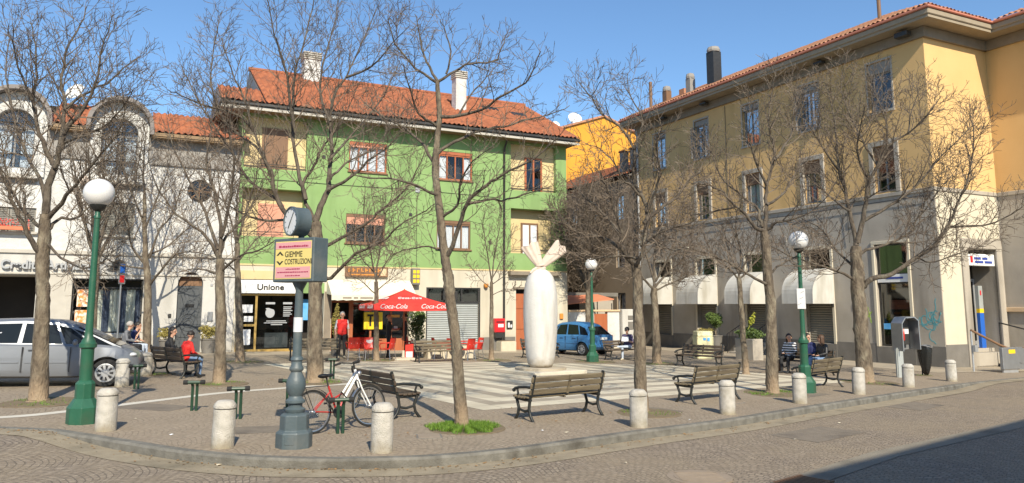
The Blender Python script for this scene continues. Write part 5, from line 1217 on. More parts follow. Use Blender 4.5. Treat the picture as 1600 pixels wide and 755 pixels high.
# ================================================================ bicycle
def bicycle():
    a, c = Vector((-3.12, 12.22, 0)), Vector((-2.36, 13.0, 0)); d = (c - a).normalized()
    t = thing('bicycle', 'city bicycle with red and white step-through frame leaning by the clock post', 'bicycle', G(a.x, a.y), math.atan2(d.y, d.x)); t.rotation_euler[0] = R(-7)
    wr = .34; wb = 1.07
    for x in (0, wb):
        b = MB(); ring = lambda r, rr, n=40, m=6: b.tube([(x + r * cos(i * 2 * pi / n), 0, wr + r * sin(i * 2 * pi / n)) for i in range(n + 1)], rr, m, False)
        ring(wr - .018, .018); w = b.build('wheel', 'rubber', t, smooth=True)
        b = MB(); ring(wr - .042, .012); b.build('rim', 'steel', w, smooth=True)
        b = MB()
        for i in range(28): q = i * 2 * pi / 28; b.tube([(x + .02 * cos(q + .5), .02 * (-1) ** i, wr + .02 * sin(q + .5)), (x + (wr - .05) * cos(q), 0, wr + (wr - .05) * sin(q))], .0016, 3)
        b.tube([(x, -.05, wr), (x, .05, wr)], .022, 8); b.build('spokes', 'steel', w)
        b = MB(); q0, q1 = (R(20), R(190)) if x == 0 else (R(40), R(165)); n = 16
        for i in range(n):
            A, B = q0 + (q1 - q0) * i / n, q0 + (q1 - q0) * (i + 1) / n; r = wr + .02
            b.add([(x + r * cos(A), -.028, wr + r * sin(A)), (x + r * cos(A), .028, wr + r * sin(A)), (x + r * cos(B), .028, wr + r * sin(B)), (x + r * cos(B), -.028, wr + r * sin(B))], [(0, 1, 2, 3)])
        b.build('mudguard', 'steel', t)
    bbk = (.44, 0, .29); b = MB()
    b.tube([bbk, (.3, 0, .72)], .017, 8)
    for s_ in (-.04, .04): b.tube([(0, s_, wr), (.33, s_ * .3, .62)], .01, 6); b.tube([(0, s_, wr), bbk], .011, 6)
    b.tube([bbk, (.6, 0, .5)], .02, 8); b.tube([(.37, 0, .5), (.56, 0, .58)], .016, 8); b.build('rear_frame', 'bike_red', t, smooth=True)
    b = MB(); b.tube([(.6, 0, .5), (.84, 0, .83)], .021, 8); b.tube([(.56, 0, .58), (.83, 0, .9)], .017, 8); b.tube([(.82, 0, .95), (.87, 0, .78)], .023, 8)
    for s_ in (-.045, .045): b.tube([(.868, s_ * .6, .78), (.92, s_, .62), (wb, s_, wr)], .013, 6)
    b.build('front_frame', 'white_paint', t, smooth=True)
    b = MB(); b.tube([(.3, 0, .7), (.27, 0, .86)], .014, 8); b.tube([(.82, 0, .95), (.8, 0, 1.05)], .014, 8)
    b.tube([(.62, -.28, 1.05), (.74, -.26, 1.08), (.83, -.12, 1.06), (.84, 0, 1.05), (.83, .12, 1.06), (.74, .26, 1.08), (.62, .28, 1.05)], .012, 8); b.build('handlebar', 'dark_metal', t, smooth=True)
    b = MB()
    for s_ in (-1, 1): b.tube([(.6, s_ * .285, 1.045), (.72, s_ * .265, 1.075)], .02, 8)
    pieces(b, 'grip', 'rubber', t, gap=0, smooth=True)
    b = MB(); b.ball((.22, 0, .88), .1, 12, 8, (1.0, .85, .38)); b.ball((.34, 0, .885), .06, 10, 6, (1.5, .55, .5)); b.build('saddle', 'black_paint', t, smooth=True)
    b = MB(); b.lathe([(.1, -.008), (.1, .008)], 20, mtx=Matrix.Translation((.44, -.06, .29)) @ Matrix.Rotation(pi / 2, 4, 'X')); b.tube([(.44, -.07, .29), (.52, -.09, .14)], .012, 6); b.tube([(.44, .07, .29), (.36, .09, .44)], .012, 6)
    b.box(.47, .57, -.17, -.09, .12, .15); b.box(.31, .41, .09, .17, .43, .46); b.build('crank', 'dark_metal', t)
    b = MB(); b.box(-.2, .26, -.07, .07, .715, .73); b.tube([(-.15, -.06, .72), (0, -.05, .34)], .007, 5); b.tube([(-.15, .06, .72), (0, .05, .34)], .007, 5); b.build('rear_carrier', 'dark_metal', t)
    b = MB(); b.tube([(.1, -.08, .62), (.25, -.1, .45), (.42, -.1, .5), (.5, -.07, .6), (.62, -.08, .46), (.75, -.06, .62)], .014, 6); b.build('lock_cable', 'rubber', t, smooth=True)
    b = MB(); b.ball((.9, 0, .88), .045, 10, 8); b.build('headlight', 'steel', t, smooth=True)
bicycle()

# ================================================================ cars
def boolean_cut(o, cutters):
    for c in cutters:
        m = o.modifiers.new('cut', 'BOOLEAN'); m.object = c; m.operation = 'DIFFERENCE'; m.solver = 'EXACT'
    dg = bpy.context.evaluated_depsgraph_get(); dg.update()
    me = bpy.data.meshes.new_from_object(o.evaluated_get(dg)); o.modifiers.clear(); o.data = me
    for c in cutters: bpy.data.objects.remove(c)
    for p in me.polygons: p.use_smooth = True
    bm = bmesh.new(); bm.from_mesh(me)
    for e in bm.edges:
        if len(e.link_faces) == 2 and e.calc_face_angle(0) > R(38): e.smooth = False
    bm.to_mesh(me); bm.free()
def car(name, label, loc, rz, S, paint):
    """S: stations (x, z bottom, z belt, half width); roof: (x, z, half width) ; nose at +x, right side -y"""
    t = thing(name, label, 'car', loc, rz)
    st = S['body']; b = MB(); ring = 14; V = []
    for x, zb, zs, w in st:
        half = [(0, zb), (w * .8, zb), (w * .94, zb + .05), (w, zb + .18), (w * 1.0, zb + (zs - zb) * .6), (w * .965, zs - .05), (w * .9, zs), (0, zs + .03)]
        prof = [(-y, z) for y, z in half[:0:-1]] + half[:-1] + []
        prof = half + [(-y, z) for y, z in half[-2:0:-1]]
        V += [(x, y, z) for y, z in prof]
    n = 14; F = [(i * n + k, i * n + (k + 1) % n, (i + 1) * n + (k + 1) % n, (i + 1) * n + k) for i in range(len(st) - 1) for k in range(n)]
    F += [tuple(range(n))[::-1], tuple((len(st) - 1) * n + k for k in range(n))]
    b.add(V, F); body = b.build('body', paint, t, smooth=True, angle=38)
    cut = []
    for x in S['wheels']:
        for s_ in (-1, 1):
            c = MB(); c.lathe([(S['r'] + .065, -.3), (S['r'] + .065, .3)], 28, mtx=Matrix.Translation((x, s_ * (S['w'] - .02), S['r'])) @ Matrix.Rotation(pi / 2, 4, 'X')); cut.append(c.build('cutter', 'car_black', t))
    boolean_cut(body, cut)
    # cabin: from the belt line up to the roof
    cb = S['cabin']; b = MB(); V = []                # (x belt, z belt, w belt, x roof, z roof, w roof)
    for xb, zb, wb_, xr_, zr, wr_ in cb: V += [(xb, -wb_, zb - .03), (xr_, -wr_, zr - .05), (xr_, -wr_ * .85, zr), (xr_, 0, zr + .02), (xr_, wr_ * .85, zr), (xr_, wr_, zr - .05), (xb, wb_, zb - .03)]
    n = 7; F = [(i * n + k, i * n + k + 1, (i + 1) * n + k + 1, (i + 1) * n + k) for i in range(len(cb) - 1) for k in range(6)] + [tuple(range(7)), tuple(7 * (len(cb) - 1) + k for k in range(7))]
    b.add(V, F); b.build('cabin', paint, t, smooth=True, angle=30)
    def side(u_, v_, s_, off=.008):
        for i in range(len(cb) - 1):
            if u_ <= i + 1: f = u_ - i; break
        A = [cb[i][q] * (1 - f) + cb[i + 1][q] * f for q in range(6)]
        pb, pr_ = Vector((A[0], s_ * A[2], A[1] - .03)), Vector((A[3], s_ * A[5], A[4] - .05)); q = pb.lerp(pr_, v_)
        return (q.x, q.y + s_ * off, q.z)
    for k_, (u0, u1, vt0, vt1) in enumerate(S['side']):
        for s_ in (-1, 1):
            b = MB(); m_ = 6; P = [side(u0 + (u1 - u0) * i / m_, .07, s_) for i in range(m_ + 1)] + [side(u1 - (u1 - u0) * i / m_, vt1 + (vt0 - vt1) * i / m_, s_) for i in range(m_ + 1)]
            b.add(P, [tuple(range(len(P)))]); b.build('side_window', 'car_glass', t)
    for key, nm in (('screen', 'windscreen'), ('back', 'rear_window')):
        i0, i1 = (len(cb) - 1, len(cb) - 2) if key == 'screen' else (0, 1)
        c = cb[i0]; v0, v1 = S[key]; b = MB(); P = []
        for s_, v_ in ((-1, v0), (1, v0), (1, v1), (-1, v1)):
            pb, pr_ = Vector((c[0], s_ * c[2] * .9, c[1] - .03)), Vector((c[3], s_ * c[5] * .9, c[4] - .03)); q = pb.lerp(pr_, v_); P.append((q.x + (.012 if key == 'screen' else -.012), q.y, q.z + .008))
        b.add(P, [(0, 1, 2, 3)]); b.build(nm, 'car_glass', t)
    for x in S['wheels']:
        for s_ in (-1, 1):
            mx_ = Matrix.Translation((x, s_ * (S['w'] - .115), S['r'])) @ Matrix.Rotation(-s_ * pi / 2, 4, 'X') ; r = S['r']
            b = MB(); b.lathe([(r * .68, -.1), (r * .95, -.1), (r, -.07), (r, .07), (r * .95, .1), (r * .68, .095), (r * .66, .04)], 28, mtx=mx_); w = b.build('wheel', 'rubber', t, smooth=True)
            b = MB(); b.lathe([(r * .69, .05), (r * .69, .098), (r * .64, .102), (r * .6, .085), (r * .25, .095), (r * .001, .1)], 28, mtx=mx_); rim = b.build('rim', 'alu', w, smooth=True)
            b = MB()
            for i in range(9):
                q = i * 2 * pi / 9; e = .13; b.add([mx_ @ Vector((r * .3 * cos(q - e), r * .3 * sin(q - e), .104)), mx_ @ Vector((r * .56 * cos(q - e * 1.3), r * .56 * sin(q - e * 1.3), .1)), mx_ @ Vector((r * .56 * cos(q + e * 1.3), r * .56 * sin(q + e * 1.3), .1)), mx_ @ Vector((r * .3 * cos(q + e), r * .3 * sin(q + e), .104))], [(0, 1, 2, 3)])
            b.build('slots', 'car_black', rim)
    # liners in the arches and the underside
    b = MB(); b.box(S['body'][0][0] + .3, S['body'][-1][0] - .3, -S['w'] + .25, S['w'] - .25, .2, .6); b.build('underbody', 'car_black', t)
    for x0, x1 in S['doors']:
        for s_ in (-1, 1):
            b = MB(); y = s_ * (S['w'] + .002)
            for x in (x0, x1): b.box(x - .006, x + .006, y - .012, y + .002, .35, S['belt'] - .06)
            b.build('door_gap', 'car_black', t)
            b = MB(); b.tube([(x0 + .1, y * 1.003, S['belt'] - .13), (x0 + .16, y * 1.02, S['belt'] - .12), (x0 + .26, y * 1.02, S['belt'] - .12), (x0 + .3, y * 1.003, S['belt'] - .13)], .017, 6); b.build('door_handle', paint, t, smooth=True)
            b = MB(); b.box(x0 + .05, x1 - .05, y - .015, y + s_ * .012 if s_ > 0 else y + .003, .52, .57) if 0 else b.box(x0 + .05, x1 - .05, min(y - s_ * .02, y + s_ * .014), max(y - s_ * .02, y + s_ * .014), .55, .6); b.build('rubbing_strip', paint, t, bevel=.006)
    for s_ in (-1, 1):
        xm = S['mirror']; b = MB(); b.ball((xm, s_ * (S['w'] + .09), S['belt'] + .05), .1, 10, 8, (.6, 1, .75)); b.build('mirror', paint, t, smooth=True)
        (x, y, z, dx, dy, dz) = S['headlight']; b = MB(); b.ball((x, s_ * y, z), 1, 12, 8, (dx, dy, dz)); b.build('headlight', 'clear_glass', t, smooth=True)
        (x, y, z, dx, dy, dz) = S['taillight']; b = MB(); b.box(x - dx, x + dx, s_ * y - dy, s_ * y + dy, z - dz, z + dz); b.build('tail_light', 'red_glass', t, bevel=.02, seg=2)
    x = S['body'][0][0] - .012; b = MB(); b.box(x - .01, x + .01, -.26, .26, .72, .83); b.build('number_plate', 'white_paint', t)
    b = MB(); x = S['body'][0][0]; b.box(x - .05, x + .12, -S['w'] * .9, S['w'] * .9, .38, .54); x = S['body'][-1][0]; b.box(x - .14, x + .02, -S['w'] * .8, S['w'] * .8, .34, .5); pieces(b, 'bumper', paint, t, bevel=.03, seg=2)
    return t
# silver people carrier, nose to the right
S1 = dict(w=.87, r=.315, wheels=(-1.38, 1.38), belt=.98, mirror=.72,
          body=[(-2.1, .36, .95, .72), (-1.98, .26, .99, .82), (-1.38, .22, 1.0, .87), (0, .2, .99, .875), (.7, .2, .98, .87), (1.2, .22, .965, .855), (1.55, .24, .93, .8), (1.8, .26, .84, .7), (1.97, .28, .73, .56), (2.06, .36, .6, .36)],
          cabin=[(-2.02, .98, .76, -1.7, 1.42, .6), (-1.3, 1.0, .8, -1.2, 1.52, .63), (-.45, 1.0, .81, -.4, 1.555, .65), (.45, .98, .8, .25, 1.52, .64), (1.66, .93, .66, .6, 1.44, .58)],
          side=[(.25, .95, .8, .9), (1.05, 1.95, .9, .9), (2.06, 2.98, .9, .9), (3.06, 3.55, .88, .84), (3.62, 3.9, .82, .7)], screen=(.06, .93), back=(.25, .92), doors=((-1.2, -.36), (-.34, .62)),
          headlight=(1.86, .53, .72, .13, .12, .06), taillight=(-2.0, .72, .85, .06, .05, .25))
car('silver_car', 'silver people carrier parked at the left edge beside a tree and the tall lamp', G(-11.17, 18.5), R(19), S1, 'silver_paint').rotation_euler[1] = .017
S2 = dict(w=.83, r=.295, wheels=(-1.22, 1.22), belt=.93, mirror=.62,
          body=[(-1.86, .36, .9, .72), (-1.76, .28, .93, .8), (-1.22, .22, .95, .83), (0, .2, .94, .835), (.6, .2, .92, .83), (1.1, .22, .87, .82), (1.5, .26, .78, .77), (1.82, .3, .66, .66), (1.93, .4, .55, .55)],
          cabin=[(-1.8, .92, .74, -1.3, 1.38, .54), (-1.1, .95, .77, -.9, 1.49, .59), (-.35, .94, .78, -.3, 1.52, .61), (.45, .92, .77, .15, 1.49, .6), (1.15, .87, .73, .4, 1.42, .57)],
          side=[(.3, .95, .75, .88), (1.05, 1.95, .88, .9), (2.06, 2.98, .9, .88), (3.08, 3.75, .86, .78)], screen=(.06, .93), back=(.12, .9), doors=((-1.0, -.28), (-.26, .6)),
          headlight=(1.72, .55, .64, .13, .14, .07), taillight=(-1.78, .7, .76, .06, .06, .16))
car('blue_car', 'small blue hatchback parked behind the sculpture, its rear turned to the square', G(2.85, 36.35), R(136), S2, 'blue_paint')
dc = car('dark_car', 'dark car standing in the black bank portal behind the silver car', O3 + U * -9.9 + NI * -1.7 + Vector((0, 0, .25)), TH, S2, 'car_black')

# ================================================================ cafe: parasol, chairs, tables
up_ = G(-4.24, 29.96); t = thing('parasol', 'large red cafe parasol with white lettering on its pale foot slab', 'parasol', up_, R(22))
b = MB(); hw = 1.5; za, ze = 2.72, 2.12; n = 8
ap = (0, 0, za)
for s in range(4):
    a0 = pi / 4 + s * pi / 2; c0, c1 = Vector((cos(a0), sin(a0), 0)) * hw * 1.414, Vector((cos(a0 + pi / 2), sin(a0 + pi / 2), 0)) * hw * 1.414
    for i in range(n):
        for j in range(n):
            P = []
            for (u_, v_) in ((i, j), (i + 1, j), (i + 1, j + 1), (i, j + 1)):
                r = u_ / n; q = c0.lerp(c1, v_ / n) * r; sag = .13 * sin(pi * v_ / n) * r * .6; P.append((q.x, q.y, za + (ze - za) * r - sag * .5 - .06 * sin(pi * r)))
            b.add(P, [(0, 1, 2, 3)] if i else [(0, 1, 2)] if 0 else [(1, 2, 0)] if 0 else [(0, 1, 2, 3)])
    for j in range(n):
        P = []
        for v_, dz in ((j, 0), (j + 1, 0), (j + 1, -.2), (j, -.2)):
            q = c0.lerp(c1, v_ / n); sag = .13 * sin(pi * v_ / n) * .6 * .5; P.append((q.x, q.y, ze - sag + dz))
        b.add(P, [(0, 1, 2, 3)])
cn = b.build('canopy', 'red_cloth', t)
for s in range(4):
    text('lettering', 'Coca-Cola', .22, 'cloth_white', cn, Matrix.Rotation(s * pi / 2, 4, 'Z') @ Matrix.Translation((0, -.85, 2.345)) @ Matrix.Rotation(R(22), 4, 'X'), .012, .35, 'CENTER')
    for q in (-.78, .78):
        text('lettering', 'Coca-Cola', .24, 'cloth_white', cn, Matrix.Rotation(s * pi / 2, 4, 'Z') @ upright(q, -hw - .012, ze - .14), .003, .35, 'CENTER')
b = MB(); b.tube([(0, 0, .05), (0, 0, 2.74)], .028, 8); b.build('pole', 'red_wood', t, smooth=True)
b = MB()
for i in range(8):
    a = i * pi / 4; b.tube([(0, 0, za - .1), (cos(a) * hw * (1.38 if i % 2 else .97), sin(a) * hw * (1.38 if i % 2 else .97), ze - .02 - (0 if i % 2 else .05))], .012, 5)
b.build('ribs', 'dark_metal', t)
b = MB(); mbox(b, -.42, .42, -.42, .42, -.03, .07, P1); b.lathe([(.06, .07), (.05, .35)], 10); b.build('foot', 'slab_cream', t, bevel=.015)
def chair(label, loc, rz):
    t = thing('cafe_chair', label, 'chair', loc, rz, 'red plastic cafe chairs')
    b = MB(); n = 8; V = []; F = []
    prof = [(-.22, .44), (-.2, .455), (0, .44), (.17, .43), (.21, .47), (.25, .65), (.29, .84), (.31, .86)]
    for y, z in prof:
        for i in range(n + 1): x = -.22 + .44 * i / n; V.append((x * (1 if z < .7 else .95), y + .05 * (1 if z > .46 else 0) * (abs(x) / .22) ** 2 * -1, z + (.012 * cos(x * 12) if z < .46 else 0)))
    for j in range(len(prof) - 1):
        for i in range(n): F.append((j * (n + 1) + i, j * (n + 1) + i + 1, (j + 1) * (n + 1) + i + 1, (j + 1) * (n + 1) + i))
    m = len(V); V += [(x, y + .012, z - .018) for x, y, z in V]; F += [tuple(q + m for q in f) for f in F]
    b.add(V, F); b.build('shell', 'red_plastic', t, smooth=True)
    b = MB()
    for s_ in (-1, 1): b.tube([(s_ * .23, .2, .66), (s_ * .28, .05, .67), (s_ * .28, -.15, .65), (s_ * .25, -.2, .58), (s_ * .22, -.19, .45)], .022, 6)
    pieces(b, 'armrest', 'red_plastic', t, gap=0, smooth=True)
    b = MB()
    for s_ in (-1, 1): b.tube([(s_ * .19, -.18, .44), (s_ * .23, -.23, 0)], .013, 6); b.tube([(s_ * .19, .18, .44), (s_ * .23, .25, 0)], .013, 6)
    pieces(b, 'leg', 'steel', t, gap=0, smooth=True)
    b = MB(); mbox(b, -.12, .12, .245, .25, .62, .76, P1); b.build('mark', 'cloth_white', t)
    return t
CH = [((-6.05, 29.25), 200, 'red plastic chair beside the standing man in the red waistcoat'), ((-5.6, 29.55), 160, 'red plastic chair at the round table left of the thin cafe tree'), ((-5.35, 29.0), 20, 'red plastic chair seen from behind, right against the thin cafe tree'), ((-4.75, 29.3), 250, 'red plastic chair under the parasol, right of the thin cafe tree'),
      ((-4.1, 30.9), 70, 'red plastic chair deep under the parasol by the man in black'), ((-2.9, 30.4), 110, 'dark red chair behind the left end of the pale bench'), ((-2.35, 30.2), 180, 'red chair behind the middle of the pale bench'), ((-1.75, 30.0), 230, 'red chair behind the leaning tree, at the bench end'), ((-1.45, 30.8), 300, 'red chair at the outer right end of the cafe terrace')]
c0_ = chair(CH[0][2], G(*CH[0][0]), R(CH[0][1]))
for (x, y), a, l in CH[1:]: dup(c0_, G(x, y), R(a), l)
def table(label, loc):
    t = thing('cafe_table', label, 'table', loc, 0, 'cafe tables')
    MB().lathe([(.34, .7), (.35, .71), (.35, .725), (.34, .73)], 24).build('top', 'red_plastic', t, smooth=True)
    b = MB(); b.tube([(0, 0, .02), (0, 0, .7)], .03, 8); b.lathe([(.22, 0), (.22, .02), (.05, .05)], 16); b.build('pedestal', 'steel', t, smooth=True); return t
t0_ = table('small red round cafe table among the chairs left of the parasol pole', G(-5.45, 30.1)); dup(t0_, G(-2.1, 30.8), 0, 'small red round cafe table behind the pale bench')
b = MB(); b.lathe([(.05, 0), (.06, .1)], 10); yb = b.build('yellow_ashtray', 'sign_yellow', None, G(-5.3, 29.98, .73)); tag(yb, 'small yellow ashtray on the red cafe table', 'ashtray')
tt = thing('sandwich_board', 'small red and white notice stand at the foot of the parasol pole', 'sign', G(-4.05, 30.25), R(10))
b = MB(); mbox(b, -.16, .16, -.03, .03, .0, .6, P1); b.build('board', 'red_plastic', tt, bevel=.01); b = MB(); mbox(b, -.13, .13, -.036, -.031, .08, .3, P1); b.build('panel', 'cloth_white', tt)

# ================================================================ plants
def bushy(mb, c, rx, rz_, n, size, rnd):
    """leaves spread through an uneven clump"""
    lob = [(Vector((rnd.uniform(-.5, .5) * rx, rnd.uniform(-.5, .5) * rx, rnd.uniform(-.5, .6) * rz_)), rnd.uniform(.45, .75)) for _ in range(8)]
    for _ in range(n):
        o, s = rnd.choice(lob); d = Vector((rnd.gauss(0, 1), rnd.gauss(0, 1), rnd.gauss(0, 1))).normalized() * rnd.random() ** .4
        p = Vector(c) + o + Vector((d.x * rx * s, d.y * rx * s, d.z * rz_ * s))
        a = Vector((rnd.gauss(0, 1), rnd.gauss(0, 1), rnd.gauss(0, 1))).normalized(); e = a.orthogonal().normalized(); z = size * rnd.uniform(.6, 1.3)
        mb.add([p - a * z, p + e * z * .4, p + a * z, p - e * z * .4], [(0, 1, 2, 3)])
def potted(name, label, loc, pot, leafm, shape, rz=0, seed=1):
    t = thing(name, label, 'plant', loc, rz); rnd = random.Random(seed)
    b = MB(); pot(b); b.build('pot', shape['pot'], t, bevel=.015)
    b = MB()
    for (c, rx, rz_, n) in shape['clumps']: bushy(b, c, rx, rz_, n, shape.get('leaf', .06), rnd)
    b.build('foliage', leafm, t)
    b = MB()
    for (c, rx, rz_, n) in shape['clumps']:
        for q in range(6): b.tube([(0, 0, shape['h']), (c[0] * .6 + rnd.uniform(-.1, .1), c[1] * .6, (c[2] + shape['h']) / 2), (c[0] + rnd.uniform(-.5, .5) * rx, c[1] + rnd.uniform(-.4, .4) * rx, c[2])], [.012, .009, .004], 4)
    b.build('stems', 'bark', t); return t
round_pot = lambda r0, r1, h_: (lambda b: b.lathe([(r0, -.05), (r1, h_), (r1 + .03, h_), (r1 + .03, h_ + .06), (r1 - .03, h_ + .06), (r1 - .04, h_ - .02)], 20))
box_pot = lambda w, d, h_: (lambda b: (mbox(b, -w / 2, w / 2, -d / 2, d / 2, -.1, h_, P1)))
potted('potted_bush', 'dark round pot with yellowish bush right of the arched bank door', G(-12.65, 31.9), round_pot(.22, .3, .55), 'leaf_yellow', dict(pot='stone_dark', h=.55, clumps=[((0, 0, .85), .42, .28, 900)], leaf=.05), seed=3)
potted('potted_bush', 'dark round pot with yellowish bush left of the arched bank door', G(-14.1, 31.3), round_pot(.22, .3, .5), 'leaf_yellow', dict(pot='stone_dark', h=.5, clumps=[((0, 0, .78), .36, .24, 700)], leaf=.05), seed=4)
potted('potted_laurel', 'tall bushy evergreen in a pot between the cafe and the roller shutter', G(-4.05, 32.5), round_pot(.2, .27, .5), 'leaf', dict(pot='stone_dark', h=.5, clumps=[((0, 0, 1.25), .42, .6, 1500), ((.15, 0, 1.6), .25, .3, 500)], leaf=.06), seed=5)
potted('potted_cypress', 'slender upright shrub in a pot left of the cafe doorway', G(-7.35, 32.0), round_pot(.17, .22, .45), 'leaf_yellow', dict(pot='stone_dark', h=.45, clumps=[((0, 0, 1.2), .2, .65, 900), ((.02, 0, 1.85), .1, .3, 250)], leaf=.05), seed=6)
potted('box_planter', 'tall grey box planter with green shrub and one yellow sprig by the shop steps', G(10.6, 34.3), box_pot(1.1, .6, .92), 'leaf', dict(pot='stone', h=.92, clumps=[((0, 0, 1.15), .6, .26, 1500)], leaf=.07), TH + R(90), 7)
b = MB(); rnd = random.Random(8); bushy(b, (0, 0, 0), .13, .38, 220, .06, rnd); b.tube([(-.05, 0, -.75), (0, 0, 0)], .012, 5)
sg = b.build('yellow_sprig', 'leaf_bright', None, G(10.75, 34.1, 1.75), (0, R(25), 0)); tag(sg, 'bright yellow flowering sprig rising from the grey box planter', 'plant')
potted('potted_shrub', 'round dark shrub in a tall dark pot at the left of the shop steps', C3 - U * 1.3 + NI * 11.9 + Vector((0, 0, -.32)), round_pot(.24, .32, .75), 'leaf', dict(pot='stone_dark', h=.75, clumps=[((0, 0, 1.65), .55, .42, 1600)], leaf=.06), 0, 9)
potted('flower_tub', 'small bright green plant in a grey tub beside the cream bin', C3 - U * 1.9 + NI * 12.1 + Vector((0, 0, -.32)), round_pot(.2, .3, .6), 'leaf_yellow', dict(pot='bank_cornice', h=.6, clumps=[((0, 0, .95), .4, .24, 800)], leaf=.06), 0, 10)
pb_ = thing('concrete_tub', 'low beige concrete planter below the red mailbox', 'planter', O3 + U * 12.75 + NI * -.95 + Vector((0, 0, -.16)), TH)
b = MB(); mbox(b, -.42, .42, -.3, .3, -.1, .48, P1); b.build('tub', 'planter_concrete', pb_, bevel=.03, seg=2); b = MB(); mbox(b, -.36, .36, -.24, .24, .481, .5, P1); b.build('soil', 'earth', pb_)
pb_ = thing('concrete_tub', 'long beige concrete planter behind the pale bench by the cafe', 'planter', G(-2.6, 31.5), TH)
b = MB(); mbox(b, -1.0, 1.0, -.3, .3, -.1, .5, P1); b.build('tub', 'planter_concrete', pb_, bevel=.03, seg=2); b = MB(); mbox(b, -.93, .93, -.24, .24, .501, .52, P1); b.build('soil', 'earth', pb_)
# ================================================================ cream bin, telephone, rubbish bag, stair lift, road sign, dishes
cb_ = thing('cream_bin', 'cream coloured collection bin with stickers behind the empty dark bench', 'bin', G(8.55, 34.3), R(8))
b = MB(); mbox(b, -.38, .38, -.3, .3, .0, 1.0, P1); b.build('body', 'cream_bin', cb_, bevel=.03, seg=2); b = MB(); b.prism([(-.3, 1.001), (.3, 1.001), (.24, 1.22), (-.24, 1.22)], -.36, .36, lambda a, z, d: (d, a, z)); b.build('lid', 'cream_bin', cb_, bevel=.02)
b = MB(); mbox(b, -.12, .02, -.31, -.302, .82, .92, P1); mbox(b, .08, .2, -.31, -.302, .78, .94, P1); b.build('stickers', 'poster_blue', cb_)
b = MB(); mbox(b, -.38, .38, -.308, -.302, .5, .56, P1); b.build('flap', 'stone_dark', cb_)
ph = thing('telephone_stand', 'public telephone under a grey rounded hood on a pale post', 'telephone', G(12.7, 25.2), R(12))
b = MB(); mbox(b, -.13, .13, -.06, .06, -.05, .95, P1); b.build('post', 'shutter', ph, bevel=.03, seg=2)
b = MB(); b.prism([(-.05, .85), (-.05, 1.75), (.1, 1.95), (.45, 1.97), (.6, 1.85), (.62, .9)], .2, .24, lambda a, z, d: (a, d, z)); b.prism([(-.05, .85), (-.05, 1.75), (.1, 1.95), (.45, 1.97), (.6, 1.85), (.62, .9), (.59, .9), (.57, 1.83), (.44, 1.93), (.11, 1.91), (-.02, 1.73), (-.02, .85)], -.28, .2, lambda a, z, d: (a, d, z)); b.build('hood', 'grey_metal', ph, bevel=.01)
b = MB(); mbox(b, .12, .46, .02, .19, 1.05, 1.62, P1); pb_ = b.build('telephone', 'dark_metal', ph, bevel=.02); b = MB(); b.tube([(.2, -.02, 1.2), (.17, -.06, 1.3), (.17, -.06, 1.45), (.2, -.02, 1.55)], .035, 8); b.build('handset', 'red_plastic', pb_, smooth=True)
b = MB(); mbox(b, .26, .42, .005, .019, 1.4, 1.56, P1); b.build('display', 'cloth_white', pb_)
rb = thing('rubbish_bag', 'black rubbish bag hanging tapered from a ring, left of the last bollard', 'bin', G(13.99, 26.0), 0)
b = MB(); n = 26; V = []; F = []; rows = [(.2, .98), (.21, .93), (.215, .86), (.2, .7), (.18, .5), (.14, .3), (.09, .12), (.05, .06)]; rnd = random.Random(3)
for j, (r, z) in enumerate(rows):
    for i in range(n): a = 2 * pi * i / n; q = r * (1 + .09 * sin(a * 7 + j * .6) + .05 * sin(a * 3)); V.append((q * cos(a), q * sin(a), z + .03 * sin(a * 2)))
F = [(j * n + i, j * n + (i + 1) % n, (j + 1) * n + (i + 1) % n, (j + 1) * n + i) for j in range(len(rows) - 1) for i in range(n)] + [tuple((len(rows) - 1) * n + i for i in range(n))]
b.add(V, F); b.build('bag', 'bag', rb, smooth=True, angle=80); b = MB(); b.tube([(.215 * cos(i * pi / 12), .215 * sin(i * pi / 12), .99 + .03 * sin(i * pi / 6)) for i in range(25)], .02, 8); b.build('ring', 'grey_metal', rb, smooth=True)
b = MB(); b.tube([(0, .26, -.05), (0, .26, 1.0), (0, .2, 1.0)], .022, 8); b.build('pole', 'dark_metal', rb)
sl_ = thing('stair_lift', 'grey folded wheelchair stair lift with yellow label at the foot of the bank steps', 'stair lift', G(18.3, 28.9), TH)
b = MB(); mbox(b, -.55, .45, -.5, -.36, .12, .92, P1); pf = b.build('platform', 'grey_metal', sl_, bevel=.02); b = MB(); mbox(b, -.2, .2, -.508, -.501, .7, .84, P1); b.build('label', 'sign_yellow', pf)
b = MB(); b.lathe([(.3, -.06), (.3, .06), (.1, .075)], 24, mtx=Matrix.Translation((.62, -.42, .62)) @ Matrix.Rotation(pi / 2, 4, 'X')); mbox(b, .45, .8, -.46, -.36, .1, .7, P1); b.build('drive', 'grey_metal', sl_, smooth=True, angle=35)
b = MB(); b.tube([(-1.15, .25, 1.55), (-.2, -.2, 1.0), (.45, -.42, .75)], .045, 8); b.tube([(.9, -.4, .9), (.9, -.4, -.1)], .03, 8); b.build('rail', 'brown_wood', sl_, smooth=True)
b = MB(); b.tube([(-1.15, .25, 1.5), (-1.15, .25, -.1)], .035, 8); mbox(b, -.5, .4, -.45, -.4, -.02, .1, P1); mbox(b, -1.2, -1.02, .1, .2, .75, 1.0, P1); b.build('supports', 'alu', sl_)
hr = thing('handrail', 'grey sloping handrail beside the side steps at the far right', 'handrail', C3 + U * 3.3 + NI * -1.4 + Vector((0, 0, -.4)), TH)
b = MB(); b.tube([(.0, 1.2, 1.75), (-.1, -2.6, .85), (-.1, -2.6, -.1)], .03, 8); b.tube([(0, 1.2, 1.75), (0, 1.2, 0)], .025, 8); b.build('rail', 'dark_metal', hr, smooth=True)
